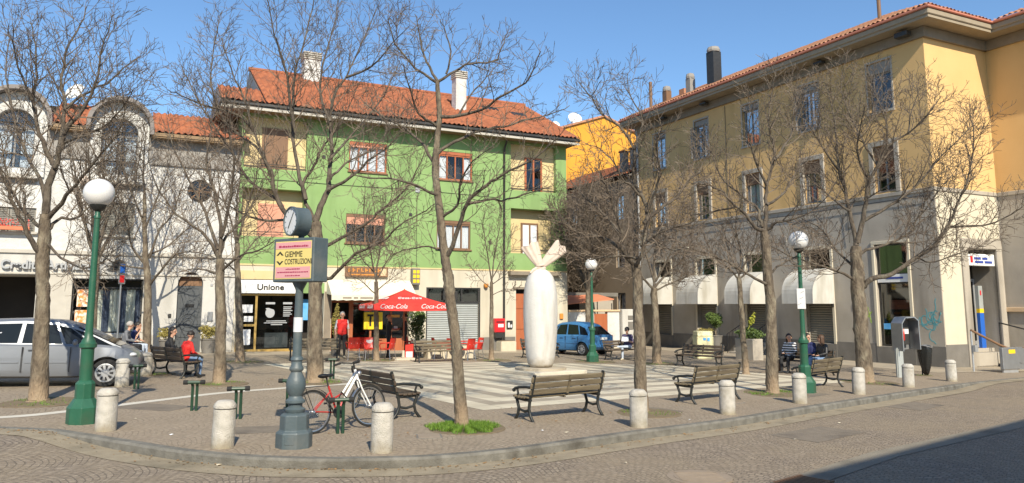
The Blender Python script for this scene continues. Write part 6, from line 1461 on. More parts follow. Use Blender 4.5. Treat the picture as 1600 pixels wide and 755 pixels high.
rs = thing('road_sign', 'narrow blue and red parking sign on a thin pole before the bank window', 'sign', G(-15.1, 29.3), R(62))
b = MB(); b.tube([(0, 0, 0), (0, 0, 3.55)], .03, 8); b.build('pole', 'grey_metal', rs, smooth=True); b = MB(); mbox(b, -.14, .14, -.045, -.032, 2.72, 3.55, P1); pp = b.build('plate', 'grey_metal', rs)
b = MB(); mbox(b, -.1, .1, -.052, -.046, 3.15, 3.48, P1); b.build('blue_field', 'sign_blue', pp); b = MB(); mbox(b, -.09, .09, -.052, -.046, 2.78, 3.05, P1); b.build('red_field', 'red_mail', pp)
def dish(name, label, loc, rz, r):
    t = thing(name, label, 'satellite dish', loc, rz); b = MB(); prof = [(r * i / 8 + 1e-3, .3 * r * (i / 8) ** 2) for i in range(9)]
    mx_ = Matrix.Rotation(R(62), 4, 'X'); b.lathe(prof + [(r, .3 * r + .02), (r * .5, .07 * r - .03), (.01, -.03)], 28, mtx=mx_); b.build('dish', 'white_paint', t, smooth=True)
    b = MB(); b.tube([(0, .05, 0), (0, .15, -.3), (0, .15, -1.6)], .03, 6); q = mx_ @ Vector((0, -.2 * r, .9 * r)); b.tube([mx_ @ Vector((0, -r, .3 * r)), q], .015, 5); b.ball(q, .05, 8, 6); b.build('arm', 'grey_metal', t)
q = at(120, 146, 32.0); dish('satellite_dish', 'large white satellite dish on the bank roof between two round dormers', q, R(-10), .42)
q = O3 + U * 29.9 + NI * 20.5; dish('satellite_dish', 'white satellite dish on the left roof slope of the orange house', (q.x, q.y, 18.3), R(15), .62)
q = O3 + U * 28.0 + NI * 20.5; dish('satellite_dish', 'small second dish lower on the roof slope of the orange house', (q.x, q.y, 17.6), R(30), .34)
# manhole, drain, litter
mh = thing('manhole_cover', 'round worn manhole cover set in the cobbled road', 'manhole', Vector((2.44, 10.2, gz(2.44, 10.2) - .121)))
MB().lathe([(.42, -.02), (.42, .008), (.4, .009)], 32).build('frame', 'manhole', mh, smooth=True)
b = MB(); b.lathe([(.33, -.02), (.33, .013), (.001, .0135)], 32)
for i in range(-3, 4): b.box(-.28, .28, i * .08 - .012, i * .08 + .012, .0136, .018)
b.build('lid', 'manhole', mh)
dg_ = thing('drain_grate', 'rusty drain grating in the slab strip at the edge of the shade', 'drain', Vector((3.72, 10.0, gz(3.72, 10.0) - .118)), R(40))
b = MB()
for i in range(9): b.box(-.3 + i * .07, -.26 + i * .07, -.2, .2, 0, .015)
b.box(-.33, .33, -.24, -.2, 0, .016); b.box(-.33, .33, .2, .24, 0, .016); b.build('bars', 'brown_wood', dg_); b = MB(); b.box(-.3, .3, -.2, .2, .0, .004); b.build('pit', 'interior', dg_)
rnd = random.Random(12)
for i in range(14):
    x, y = [(-5.2, 11.9), (-3.9, 10.4), (-2.7, 10.9), (.5, 12.9), (.9, 12.75), (-.3, 11.0), (3.3, 14.4), (-6.5, 13.4), (1.6, 11.0), (-2, 8.6), (4.8, 13.2), (.1, 9.6), (-4.6, 9.2), (6.4, 15.2)][i]
    inroad = i in (1, 5, 8, 9, 10, 11, 12, 13); z = gz(x, y) + (drop(x, y) + .008 if inroad else .004)
    b = MB(); s_ = rnd.uniform(.02, .05)
    b.add([(-s_, -s_ * .7, .004), (s_, -s_ * .5, .012), (s_ * .8, s_ * .7, .004), (-s_ * .6, s_ * .6, .016), (0, 0, .02)], [(0, 1, 4), (1, 2, 4), (2, 3, 4), (3, 0, 4), (3, 2, 1, 0)])
    o = b.build('litter', 'cloth_white' if i % 3 == 0 else 'planter_concrete', None, (x, y, z), (0, 0, rnd.random() * 6)); tag(o, 'tiny scrap of litter lying on the paving or cobbles', 'litter', 'scraps of litter on the ground')
# ================================================================ bare trees
def grow(mb, pts, r0, r1, rnd, lvl, maxl, dens, spread, upw, lenf, rmin, t0=.2):
    """side shoots along a limb; each shoot carries its own, finer shoots"""
    P = [Vector(p) for p in pts]; seg = [(P[i + 1] - P[i]).length for i in range(len(P) - 1)]; L = sum(seg)
    if L < .05: return
    n = max(1, int(L * dens[lvl] * (1 - t0) + rnd.random()))
    side = rnd.random() * 6.28
    for k in range(n):
        t = t0 + (1 - t0) * (k + rnd.random()) / n; s = t * L; i = 0
        while i < len(seg) - 1 and s > seg[i]: s -= seg[i]; i += 1
        q = P[i].lerp(P[i + 1], min(1, s / max(seg[i], 1e-6))); d = (P[i + 1] - P[i]).normalized()
        side += 2.4 + rnd.uniform(-.6, .6)
        a = d.orthogonal().normalized(); b = d.cross(a); out = a * cos(side) + b * sin(side)
        ang = rnd.uniform(*spread[lvl]); v = (d * cos(ang) + out * sin(ang)).normalized()
        l = lenf[lvl] * rnd.uniform(.55, 1.25) * (1.15 - .55 * t)
        rr = max(rmin, (r0 + (r1 - r0) * t) * .5)
        rr = min(rr, rmin + l * .011)
        m = (4, 4, 3, 3)[min(lvl, 3)]; pp = [q]; w = Vector((rnd.gauss(0, 1), rnd.gauss(0, 1), rnd.gauss(0, .6))) * .22
        for j in range(m):
            v = (v + Vector((0, 0, upw[lvl])) / m + w / m + Vector((rnd.gauss(0, 1), rnd.gauss(0, 1), rnd.gauss(0, 1))) * .09).normalized()
            pp.append(pp[-1] + v * l / m)
        mb.tube(pp, [rr + (rmin * .75 - rr) * j / m for j in range(m + 1)], 4 if lvl == 0 else 3, False)
        if lvl + 1 < maxl: grow(mb, pp, rr, rmin * .75, rnd, lvl + 1, maxl, dens, spread, upw, lenf, rmin, .15)
DENS = (7.5, 8.5, 8.0); SPR = ((.5, 1.15), (.45, 1.1), (.4, 1.0)); UPW = (.5, .35, .15)
def finish_tree(label, base, trunk, limbs, seed, lenf, rmin, maxl=3, dens=DENS, pale=.35):
    rnd = random.Random(seed); t = thing('tree', label, 'tree', base, 0, 'bare trees planted round the square')
    B = Vector(base); loc = lambda pts: [Vector(p) - B for p in pts]
    b = MB(); tp, tr = trunk; tp = loc(tp); tp[0].z -= .06
    # root flare
    pts = [tp[0], tp[0].lerp(tp[1], .06), tp[0].lerp(tp[1], .16)] + tp[1:]; rr = [tr[0] * 1.55, tr[0] * 1.2, tr[0] * 1.02] + tr[1:]
    b.tube(smooth3(pts, 7), interp(rr, 7), 14)
    for i, q in enumerate(b.v):
        s_ = tr[0] * .09; b.v[i] = (q[0] + rnd.gauss(0, s_) * .5 + s_ * .6 * sin(q[2] * 5 + seed), q[1] + rnd.gauss(0, s_) * .5 + s_ * .6 * cos(q[2] * 6 + seed), q[2])
    o = b.build('trunk', 'bark_tree', t, smooth=True, angle=80)
    b = MB()
    for pts, r0, r1 in limbs:
        P = smooth3(loc(pts), 3)
        for i in range(1, len(P) - 1): P[i] += Vector((rnd.gauss(0, 1), rnd.gauss(0, 1), rnd.gauss(0, 1))) * .012
        b.tube(P, [r0 + (r1 - r0) * (i / (len(P) - 1)) ** .8 for i in range(len(P))], 7)
    b.build('limbs', 'bark_limb', t, smooth=True, angle=80)
    b = MB()
    for pts, r0, r1 in limbs: grow(b, smooth3(loc(pts), 2), r0, r1, rnd, 0, maxl, dens, SPR, UPW, lenf, rmin)
    b.build('crown', 'twig', t)
    return t
def smooth3(P, n):
    P = [Vector(p) for p in P]; out = []
    for i in range(len(P) - 1):
        p0, p1, p2, p3 = P[max(i - 1, 0)], P[i], P[i + 1], P[min(i + 2, len(P) - 1)]
        for k in range(n):
            t = k / n; out.append(.5 * (2 * p1 + (p2 - p0) * t + (2 * p0 - 5 * p1 + 4 * p2 - p3) * t * t + (3 * p1 - p0 - 3 * p2 + p3) * t ** 3))
    return out + [P[-1]]
def interp(r, n):
    out = []
    for i in range(len(r) - 1): out += [r[i] + (r[i + 1] - r[i]) * k / n for k in range(n)]
    return out + [r[-1]]
def bark_material(name, foot):
    m = mat(name, *(((.085, .064, .045), (.2, .16, .112)) if foot else ((.06, .046, .034), (.135, .108, .08))), 9, .9, 2.2, 26, stretch=(1, 1, .4), contrast=1.8, col3=(.26, .225, .16) if foot else (.16, .14, .105), scale3=5, stretch3=(1, 1, .5))
    if foot:
        nt = m.node_tree; N = nt.nodes; L = nt.links; bs = N['Principled BSDF']; src = bs.inputs['Base Color'].links[0].from_socket
        tc = N.new('ShaderNodeTexCoord'); s = N.new('ShaderNodeSeparateXYZ'); L.new(tc.outputs['Object'], s.inputs[0])
        n = N.new('ShaderNodeTexNoise'); n.inputs['Scale'].default_value = 4; L.new(tc.outputs['Object'], n.inputs['Vector'])
        ad = N.new('ShaderNodeMath'); ad.operation = 'MULTIPLY_ADD'; ad.inputs[1].default_value = .5; L.new(n.outputs['Fac'], ad.inputs[0]); L.new(s.outputs['Z'], ad.inputs[2])
        r = N.new('ShaderNodeMapRange'); r.inputs['From Min'].default_value = .35; r.inputs['From Max'].default_value = .8; r.inputs['To Min'].default_value = .8; r.inputs['To Max'].default_value = 0; L.new(ad.outputs[0], r.inputs['Value'])
        x = N.new('ShaderNodeMix'); x.data_type = 'RGBA'; x.inputs['B'].default_value = (.33, .24, .155, 1); L.new(r.outputs[0], x.inputs['Factor']); L.new(src, x.inputs['A']); L.new(x.outputs['Result'], bs.inputs['Base Color'])
bark_material('bark_tree', True); bark_material('bark_limb', False)
def traced(label, base, Y, trunk, limbs, seed, lenf, rmin, **kw):
    """limbs measured on the photo at the tree's own distance, each leaning a little nearer or farther"""
    b = gp(*base); Y = b.y if Y is None else Y
    T = [at(x, y, Y) for x, y in trunk[0]]; T[0] = b
    rnd = random.Random(seed + 50); LB = []
    for pts, r0, r1, dy in limbs:
        n = len(pts) - 1; LB.append(([at(x, y, Y + dy * (i / n) ** 1.1) for i, (x, y) in enumerate(pts)], r0, r1))
    return finish_tree(label, b, (T, trunk[1]), LB, seed, lenf, rmin, **kw)
def auto(label, base, H, fork, r, seed, nl, spreadw, lenf, rmin, lean=(0, 0), **kw):
    rnd = random.Random(seed); b = Vector(base); f = b + Vector((lean[0], lean[1], fork)); LB = []
    for i in range(nl):
        a = 2 * pi * (i + rnd.uniform(-.3, .3)) / nl; h_ = H - fork; w = spreadw * rnd.uniform(.6, 1.1) * (.35 if i == 0 else 1)
        s = f + Vector((0, 0, rnd.uniform(-.15, .5) if i else .3))
        P = [s + Vector((cos(a) * w * u_, sin(a) * w * u_, h_ * v_ * (rnd.uniform(.75, 1.05)))) for u_, v_ in ((0, 0), (.35, .22), (.65, .5), (.9, .8), (1.0, 1.0))]
        LB.append((P, r * .5, .012))
    top = f + Vector((lean[0] * .3, lean[1] * .3, (H - fork) * .3)); LB.append(([f, top, f + Vector((lean[0] * .5, 0, (H - fork) * .95))], r * .6, .012))
    mid = b.lerp(f, .5) + Vector((rnd.uniform(-.06, .06), 0, 0))
    return finish_tree(label, b, ([b, mid, f], [r, r * .85, r * .7]), LB, seed, lenf, rmin, **kw)

# big tree at the left edge, beside the silver car
traced('large bare tree at the far left, rising in front of the silver car', (60, 628), None, ([(60, 628), (66, 500), (67, 440), (67, 390), (72, 335)], [.17, .135, .125, .13, .1]), [
    ([(66, 400), (57, 388), (36, 352), (18, 310), (4, 275), (-12, 230)], .075, .012, -.8), ([(70, 360), (57, 352), (36, 328), (19, 299), (8, 255), (0, 210)], .05, .01, .8),
    ([(72, 335), (75, 290), (88, 258), (82, 256), (71, 230), (58, 194), (51, 151), (57, 120), (55, 70), (48, 35)], .085, .01, .4), ([(86, 262), (93, 239), (105, 201), (124, 180), (143, 149), (152, 120), (160, 75), (172, 40)], .06, .01, -.6),
    ([(88, 258), (95, 215), (101, 164), (96, 121), (108, 68), (128, 38), (136, 10)], .055, .01, .9), ([(76, 340), (95, 318), (107, 301), (124, 282), (150, 250), (185, 205), (200, 160)], .055, .01, -1.2),
    ([(76, 359), (88, 344), (119, 340), (138, 325), (168, 300), (205, 270)], .04, .01, 1.2), ([(76, 382), (95, 402), (119, 416), (140, 418), (165, 405)], .03, .008, -1.2),
    ([(72, 320), (62, 280), (40, 240), (22, 180), (10, 120), (15, 60)], .05, .01, 1.4), ([(101, 170), (130, 150), (165, 130), (195, 105), (215, 90)], .035, .008, 1.0), ([(96, 225), (120, 215), (160, 200), (190, 170), (208, 140)], .035, .008, -1.5), ([(52, 160), (35, 120), (22, 80), (20, 40)], .03, .008, -1.)],
    11, (1.05, .5, .22), .0052)
# thick tree behind the clock post
traced('thick bare tree with a wide crown right behind the clock post', (492, 598), None, ([(492, 598), (492, 500), (493, 440), (496, 385), (493, 347)], [.21, .185, .175, .16, .13]), [
    ([(493, 347), (501, 323), (513, 297), (514, 275), (517, 240), (516, 180), (526, 141), (541, 121), (564, 70), (592, 8)], .1, .01, .8), ([(512, 297), (527, 290), (556, 271), (575, 250), (600, 235), (622, 212), (650, 180)], .055, .01, -1.0),
    ([(515, 280), (522, 273), (539, 256), (560, 244), (590, 225), (630, 175)], .045, .01, 1.2), ([(494, 350), (479, 318), (474, 287), (491, 259), (503, 232), (515, 216), (535, 190), (560, 130)], .06, .01, 1.4),
    ([(490, 370), (460, 345), (442, 328), (427, 294), (423, 270), (412, 244), (396, 204), (380, 150), (362, 110), (346, 60)], .085, .01, -.8), ([(440, 326), (434, 313), (389, 282), (360, 235), (330, 190), (300, 140), (285, 105)], .06, .01, .9),
    ([(500, 410), (511, 437), (533, 419), (555, 398), (575, 388), (606, 371), (625, 351), (656, 335), (680, 318)], .06, .01, -1.5), ([(498, 395), (508, 387), (543, 367), (575, 348), (597, 326), (633, 298), (650, 268), (665, 235)], .06, .01, -.9),
    ([(478, 312), (465, 260), (458, 200), (461, 111), (473, 75), (488, 12), (492, -30)], .06, .01, 1.0), ([(460, 200), (452, 150), (446, 106), (433, 68), (423, 25), (415, -20)], .045, .01, -1.2), ([(424, 275), (400, 230), (350, 190), (330, 130), (335, 70), (345, 20)], .045, .01, 1.6),
    ([(516, 190), (500, 150), (505, 100), (520, 50), (530, -10)], .045, .01, 1.4), ([(396, 204), (370, 180), (320, 165), (285, 150), (262, 140)], .04, .01, -1.6), ([(541, 121), (580, 105), (612, 70), (640, 40)], .035, .008, -1.4), ([(470, 340), (420, 345), (380, 335), (345, 310), (310, 270)], .045, .01, 1.8), ([(514, 250), (560, 200), (600, 150), (625, 95)], .04, .01, 2.0)],
    12, (1.15, .52, .23), .0056, dens=(6.8, 7.8, 7.5))
# leaning tree in the grass ring by the kerb
traced('slender leaning bare tree standing in the bright grass ring by the kerb', (722, 668), None, ([(722, 668), (716, 580), (708, 500), (701, 440), (696, 410), (689, 345), (681, 280), (683, 220), (686, 180), (684, 128)], [.118, .096, .088, .09, .082, .07, .062, .054, .046, .038]), [
    ([(684, 128), (670, 105), (659, 75), (655, 45), (648, 22)], .03, .007, .3), ([(684, 130), (650, 107), (622, 75), (612, 50), (606, 25)], .028, .007, -.5), ([(684, 128), (715, 108), (735, 99), (772, 97), (784, 75), (790, 55)], .028, .007, .5), ([(697, 108 + 8), (705, 80), (695, 50), (688, 30)], .02, .006, -.3),
    ([(697, 405), (707, 385), (720, 342), (735, 310), (759, 290), (784, 273), (821, 256), (850, 235), (872, 215)], .05, .008, -.9), ([(728, 321), (760, 312), (795, 312), (830, 300), (862, 292)], .03, .007, .6), ([(683, 305), (670, 300), (640, 287), (610, 280), (565, 276), (540, 262)], .03, .007, -.8),
    ([(682, 262), (674, 248), (656, 220), (620, 193), (590, 178), (570, 160)], .04, .008, .8), ([(687, 182), (718, 181), (751, 171), (789, 148), (821, 131), (835, 105), (845, 80)], .036, .007, -.9), ([(684, 240), (710, 222), (740, 208), (775, 200), (815, 190), (860, 178), (890, 165)], .036, .007, .9),
    ([(700, 395), (670, 385), (640, 388), (610, 402)], .022, .006, .8), ([(684, 200), (655, 175), (640, 140), (630, 100)], .028, .007, -1.0), ([(716, 181), (735, 150), (760, 120), (765, 90)], .022, .006, .7), ([(690, 340), (715, 320), (720, 285), (740, 250), (770, 230)], .03, .007, -1.2)],
    13, (.7, .36, .17), .0042, dens=(8.5, 9, 8.5))
# forked tree by the cracked bollard
traced('dark stemmed bare tree forking low, behind the cracked bollard', (1003, 645), None, ([(1003, 645), (1000, 560), (997, 476), (996, 440), (993, 414)], [.13, .115, .105, .1, .09]), [
    ([(993, 414), (984, 408), (969, 386), (971, 364), (963, 340), (950, 300), (930, 262)], .06, .009, -.6), ([(969, 388), (944, 371), (916, 367), (894, 357), (870, 330)], .04, .008, .6), ([(993, 414), (997, 410), (1009, 381), (1025, 367), (1056, 355), (1085, 345)], .05, .008, -.8),
    ([(1004, 385), (1009, 357), (1011, 331), (1003, 307), (989, 279), (991, 233), (967, 198), (941, 179), (931, 160), (905, 130)], .06, .008, .4), ([(1003, 307), (985, 290), (974, 283), (960, 255), (940, 235), (915, 225)], .03, .007, -.8), ([(1006, 349), (1038, 320), (1059, 307), (1075, 282), (1091, 270), (1110, 235)], .045, .008, .8),
    ([(991, 233), (1005, 190), (985, 150), (980, 115)], .025, .007, .7), ([(941, 179), (925, 150), (940, 125)], .018, .006, -.4), ([(970, 370), (940, 330), (910, 305), (890, 280)], .035, .008, 1.2), ([(1011, 331), (1030, 280), (1025, 230), (1035, 195)], .035, .008, -1.0), ([(997, 405), (960, 400), (925, 405), (900, 395)], .03, .008, -1.2), ([(1012, 376), (1050, 390), (1085, 385)], .025, .007, 1.1)],
    14, (.85, .42, .2), .005, dens=(8.5, 9, 8.5))
# tree in the middle right
traced('straight bare tree between the second kerb bench and the three friends', (1207, 615), None, ([(1207, 615), (1205, 500), (1201, 440), (1196, 385), (1194, 361)], [.15, .13, .122, .11, .095]), [
    ([(1195, 361), (1181, 357), (1165, 335), (1149, 321), (1131, 302), (1109, 290), (1085, 288), (1060, 275)], .055, .009, -.8), ([(1192, 355), (1187, 343), (1184, 325), (1163, 310), (1131, 282), (1115, 250), (1100, 215)], .05, .009, .9), ([(1195, 361), (1197, 329), (1198, 300), (1199, 286), (1208, 254), (1210, 231), (1201, 197), (1207, 142), (1212, 110)], .06, .008, .4),
    ([(1199, 359), (1214, 347), (1238, 343), (1268, 330), (1295, 305)], .045, .008, -.9), ([(1199, 444), (1190, 440), (1160, 424), (1122, 403), (1090, 392), (1060, 378)], .05, .009, -1.0), ([(1202, 430), (1222, 412), (1250, 398), (1285, 385)], .035, .008, 1.1), ([(1198, 290), (1180, 250), (1170, 205), (1178, 160)], .04, .008, -1.), ([(1209, 250), (1235, 215), (1240, 170), (1255, 135)], .04, .008, 1.2), ([(1198, 320), (1225, 300), (1245, 265), (1275, 235)], .04, .008, 1.5), ([(1150, 322), (1120, 330), (1090, 335), (1060, 330)], .03, .008, 1.3)],
    15, (1.0, .48, .22), .0058)
# wide tree on the right
traced('wide bare tree with a twisted trunk in front of the telephone stand', (1353, 598), None, ([(1353, 598), (1348, 540), (1343, 480), (1340, 440), (1338, 400), (1338, 385)], [.25, .215, .2, .195, .165, .14]), [
    ([(1338, 385), (1334, 359), (1324, 311), (1310, 263), (1306, 205), (1300, 165), (1290, 130)], .085, .01, .8), ([(1340, 380), (1347, 354), (1353, 316), (1358, 282), (1374, 256), (1387, 229), (1419, 208), (1445, 185), (1470, 150)], .09, .01, -.6), ([(1372, 258), (1362, 245), (1333, 190), (1314, 141), (1318, 105)], .05, .009, .9),
    ([(1341, 450), (1350, 447), (1362, 436), (1396, 429), (1429, 403), (1462, 381), (1483, 350), (1498, 314), (1514, 274), (1522, 218), (1515, 175)], .105, .01, -1.0), ([(1484, 355), (1512, 354), (1546, 351), (1572, 340), (1594, 324), (1630, 300)], .04, .008, -1.0), ([(1344, 398), (1353, 391), (1390, 380), (1427, 359), (1432, 343), (1472, 293), (1500, 255)], .06, .009, 1.0),
    ([(1350, 345), (1390, 322), (1424, 298), (1451, 269), (1466, 248), (1509, 208), (1530, 180)], .055, .009, .6), ([(1338, 440), (1318, 428), (1276, 414), (1235, 400), (1205, 385)], .055, .009, -1.2), ([(1328, 330), (1300, 310), (1270, 280), (1240, 265)], .045, .009, 1.4), ([(1310, 265), (1285, 230), (1262, 190), (1255, 150)], .04, .008, -1.1), ([(1387, 229), (1385, 190), (1370, 150), (1365, 115)], .04, .008, 1.2),
    ([(1338, 420), (1310, 395), (1285, 360), (1250, 340)], .05, .009, 1.8), ([(1358, 282), (1340, 240), (1345, 200), (1352, 165)], .045, .009, -1.5), ([(1419, 208), (1425, 170), (1440, 135)], .03, .008, .8), ([(1430, 402), (1460, 410), (1500, 395), (1540, 385)], .03, .008, 1.2)],
    16, (1.2, .55, .25), .0065)
# slender trees by the bank
traced('slim bare tree with a straight leader before the white bank wall', (229, 556), None, ([(229, 556), (231, 447), (228, 413), (226, 360), (226, 304)], [.16, .13, .11, .08, .06]), [
    ([(233, 447), (252, 423), (276, 397), (310, 395), (340, 405)], .06, .01, -1), ([(233, 404), (245, 370), (252, 354), (269, 337), (285, 290), (300, 250)], .055, .01, .8), ([(227, 413), (207, 387), (200, 350), (185, 310), (170, 270)], .055, .01, -.8), ([(226, 304), (224, 260), (228, 215), (222, 190)], .05, .01, .4), ([(226, 360), (245, 310), (262, 270), (268, 230)], .045, .01, 1.2), ([(227, 350), (205, 300), (190, 250), (182, 215)], .045, .01, 1.2), ([(228, 400), (262, 385), (300, 350), (325, 320)], .045, .01, 1.5), ([(228, 420), (190, 415), (160, 400), (140, 380)], .04, .01, -1.3)],
    17, (1.15, .55, .26), .0078, dens=(6.2, 7, 6.5))
traced('bare tree standing just behind the pair of cycle racks', (342, 600), None, ([(342, 600), (345, 520), (344, 440), (343, 405)], [.15, .13, .115, .1]), [
    ([(343, 413), (338, 394), (315, 363), (276, 335), (250, 300), (235, 265)], .06, .009, -.8), ([(343, 405), (350, 375), (370, 351), (395, 320), (410, 280)], .055, .009, .8), ([(343, 400), (345, 351), (335, 300), (322, 250), (330, 205), (322, 170)], .06, .009, .5), ([(341, 390), (320, 330), (295, 280), (270, 225), (262, 190)], .05, .009, 1.2), ([(346, 370), (360, 310), (365, 250), (358, 200), (365, 160)], .05, .009, -1.2), ([(345, 425), (375, 400), (405, 392), (430, 375)], .04, .009, -1.3), ([(342, 430), (310, 420), (280, 425)], .035, .009, 1.2)],
    18, (.95, .48, .22), .0056, dens=(6.2, 7, 6.8))
traced('thin bare tree in front of the Unione shop door', (375, 566), None, ([(375, 566), (373, 480), (371, 420), (370, 380)], [.15, .12, .1, .085]), [
    ([(370, 385), (360, 340), (345, 300), (340, 250)], .05, .01, .8), ([(370, 380), (385, 330), (400, 280), (405, 230)], .05, .01, -.8), ([(371, 410), (400, 375), (430, 355)], .04, .01, 1.2), ([(371, 425), (350, 410), (325, 405)], .035, .01, -1), ([(370, 375), (370, 320), (375, 270), (372, 225)], .05, .01, .2)], 19, (.95, .48, .24), .0075, dens=(5.2, 6, 6))
auto('bare tree hidden behind the big globe lamp, before the bank window', G(-15.0, 27.3), 8.2, 3.6, .15, 20, 6, 2.0, (1.15, .55, .25), .008, dens=(5, 6, 6))
traced('thin young tree at the left edge of the red parasol', (588, 564), None, ([(588, 564), (588, 480), (588, 440)], [.11, .085, .07]), [
    ([(588, 440), (592, 400), (600, 350), (598, 310)], .04, .008, .5), ([(588, 440), (580, 400), (572, 350), (578, 315)], .04, .008, -.5), ([(588, 455), (612, 435), (635, 420)], .025, .007, .6), ([(588, 460), (565, 440), (545, 430)], .025, .007, -.6), ([(589, 435), (610, 400), (628, 370)], .03, .007, 1.), ([(588, 430), (560, 395), (548, 360)], .03, .007, 1.)], 21, (.75, .4, .2), .0075)
traced('thin young tree in front of the red mailbox', (768, 563), None, ([(768, 563), (768, 480), (768, 440)], [.095, .075, .06]), [
    ([(768, 440), (772, 400), (782, 350), (780, 310)], .035, .008, .5), ([(768, 440), (762, 400), (755, 350), (760, 320)], .035, .008, -.5), ([(768, 452), (745, 430), (728, 405)], .022, .007, .5), ([(768, 445), (790, 430), (800, 418)], .022, .007, -.5), ([(768, 462), (790, 452), (802, 455)], .018, .006, .5), ([(768, 436), (790, 395), (800, 360)], .03, .007, 1.)], 22, (.7, .36, .18), .0075)
traced('pale trunked tree right of the man reading on his bench', (1027, 569), None, ([(1027, 569), (1024, 500), (1022, 450)], [.17, .14, .12]), [
    ([(1022, 452), (1000, 430), (985, 410), (975, 370)], .06, .01, -.5), ([(1022, 450), (1040, 430), (1062, 410), (1085, 370)], .06, .01, .6), ([(1022, 450), (1022, 400), (1030, 350), (1028, 300)], .06, .01, .5), ([(1022, 440), (1005, 380), (990, 330), (985, 290)], .05, .01, 1), ([(1024, 440), (1050, 390), (1065, 340), (1070, 300)], .05, .01, -1), ([(1022, 455), (1055, 440), (1090, 425)], .04, .01, 1.2)], 23, (1.15, .55, .28), .009)
traced('thin crooked tree standing by the shop steps and planters', (1166, 585), None, ([(1166, 585), (1160, 510), (1156, 450), (1154, 435)], [.11, .09, .08, .07]), [
    ([(1154, 436), (1140, 420), (1120, 405), (1100, 370)], .04, .009, -.6), ([(1154, 436), (1158, 400), (1150, 350), (1155, 310)], .04, .009, .5), ([(1154, 436), (1172, 420), (1190, 390), (1200, 350)], .04, .009, .6), ([(1155, 430), (1135, 380), (1125, 335)], .035, .008, 1.), ([(1156, 428), (1180, 380), (1185, 330)], .035, .008, -1)], 24, (.9, .45, .22), .0075)
auto('tall bare tree behind the slim lamp by the blue car', G(3.95, 39.6), 8.3, 3.2, .17, 25, 9, 2.0, (1.45, .75, .36), .0105, dens=(7, 8, 7))
auto('dense bare tree behind the yard wall, nearest the green building', O3 + U * 20.6 + NI * 10 + Vector((0, 0, -.5)), 7.9, 2.4, .15, 26, 9, 1.7, (1.4, .8, .4), .012, dens=(6.8, 7.5, 7))
auto('dense bare tree behind the yard wall, nearest the tiled house', O3 + U * 23.2 + NI * 9.5 + Vector((0, 0, -.6)), 7.9, 2.2, .15, 27, 9, 2.0, (1.4, .8, .4), .012, dens=(6.8, 7.5, 7))
# grass rings at the feet of the trees
rnd = random.Random(5)
def grass_ring(x, y, r, n, hgt, lush, nm):
    b = MB(); poly = [(x + r * cos(i * pi / 14), y + r * sin(i * pi / 14)) for i in range(28)]
    e = MB(); e.lathe([(r * 1.12, .0), (r * 1.1, .012), (.01, .03)], 30); eo = e.build('earth_ring', 'earth', None, G(x, y, -.004)); eo['kind'] = 'structure'
    for _ in range(n):
        a = rnd.random() * 6.283; q = r * math.sqrt(rnd.random()) * (1 + .1 * sin(a * 3 + x) + .07 * sin(a * 7 + y))
        if rnd.random() < .6 * (sin(q * 9 + a * 2 + x) * sin(a * 5 - q * 4) > .45): continue
        if q > r * .8 and rnd.random() < .55: continue
        if not lush and (sin(a * 2 + x) + rnd.gauss(0, .5)) < .2: continue
        p = Vector((q * cos(a), q * sin(a), .015)); h_ = hgt * rnd.uniform(.4, 1.2) * (1.1 - .5 * q / r); l = Vector((rnd.gauss(0, .4), rnd.gauss(0, .4), 1)).normalized() * h_; w = Vector((cos(a * 7), sin(a * 7), 0)) * (.004 + hgt * .02)
        b.add([p - w, p + w, p + l], [(0, 1, 2)])
    o = b.build('grass', 'blade', None, G(x, y)); return tag(o, nm, 'grass', kind='stuff')
grass_ring(-.8, 13.05, .62, 8000, .1, True, 'ring of bright lush grass round the leaning tree by the kerb')
for x, y, r, n, h_, l in ((-9.35, 15.3, .75, 1600, .06, 'thin grass round the large tree at the far left'), (-5.05, 19.85, .6, 900, .12, 'grass tuft at the thick tree behind the clock post'), (2.65, 15.25, .6, 1100, .05, 'patchy grass round the dark stemmed tree'), (6.47, 19.2, .75, 1700, .08, 'grass round the straight tree behind the second kerb bench'), (10.5, 22.85, .8, 1000, .06, 'patchy grass round the wide tree on the right'), (-7.25, 19.2, .6, 900, .07, 'patchy grass round the tree behind the cycle racks'),
                       (-9.5, 26.95, .7, 900, .06, 'thin grass round the tree before the Unione shop'), (5.65, 29.9, .7, 900, .06, 'thin grass round the pale trunked tree'), (-.8, 30.4, .7, 700, .05, 'thin grass round the young tree by the mailbox'), (-10.1, 21.5, .6, 900, .08, 'grass beside the old bollard by the dark bench'), (-5.1, 28.9, .6, 500, .05, 'thin grass round the young tree by the parasol'), (3.2, 30.5, .8, 700, .05, 'thin grass round the foot of the lamp by the blue car'), (13.95, 26.1, .25, 250, .06, 'grass tuft under the black rubbish bag')):
    grass_ring(x, y, r, n, h_, False, l)

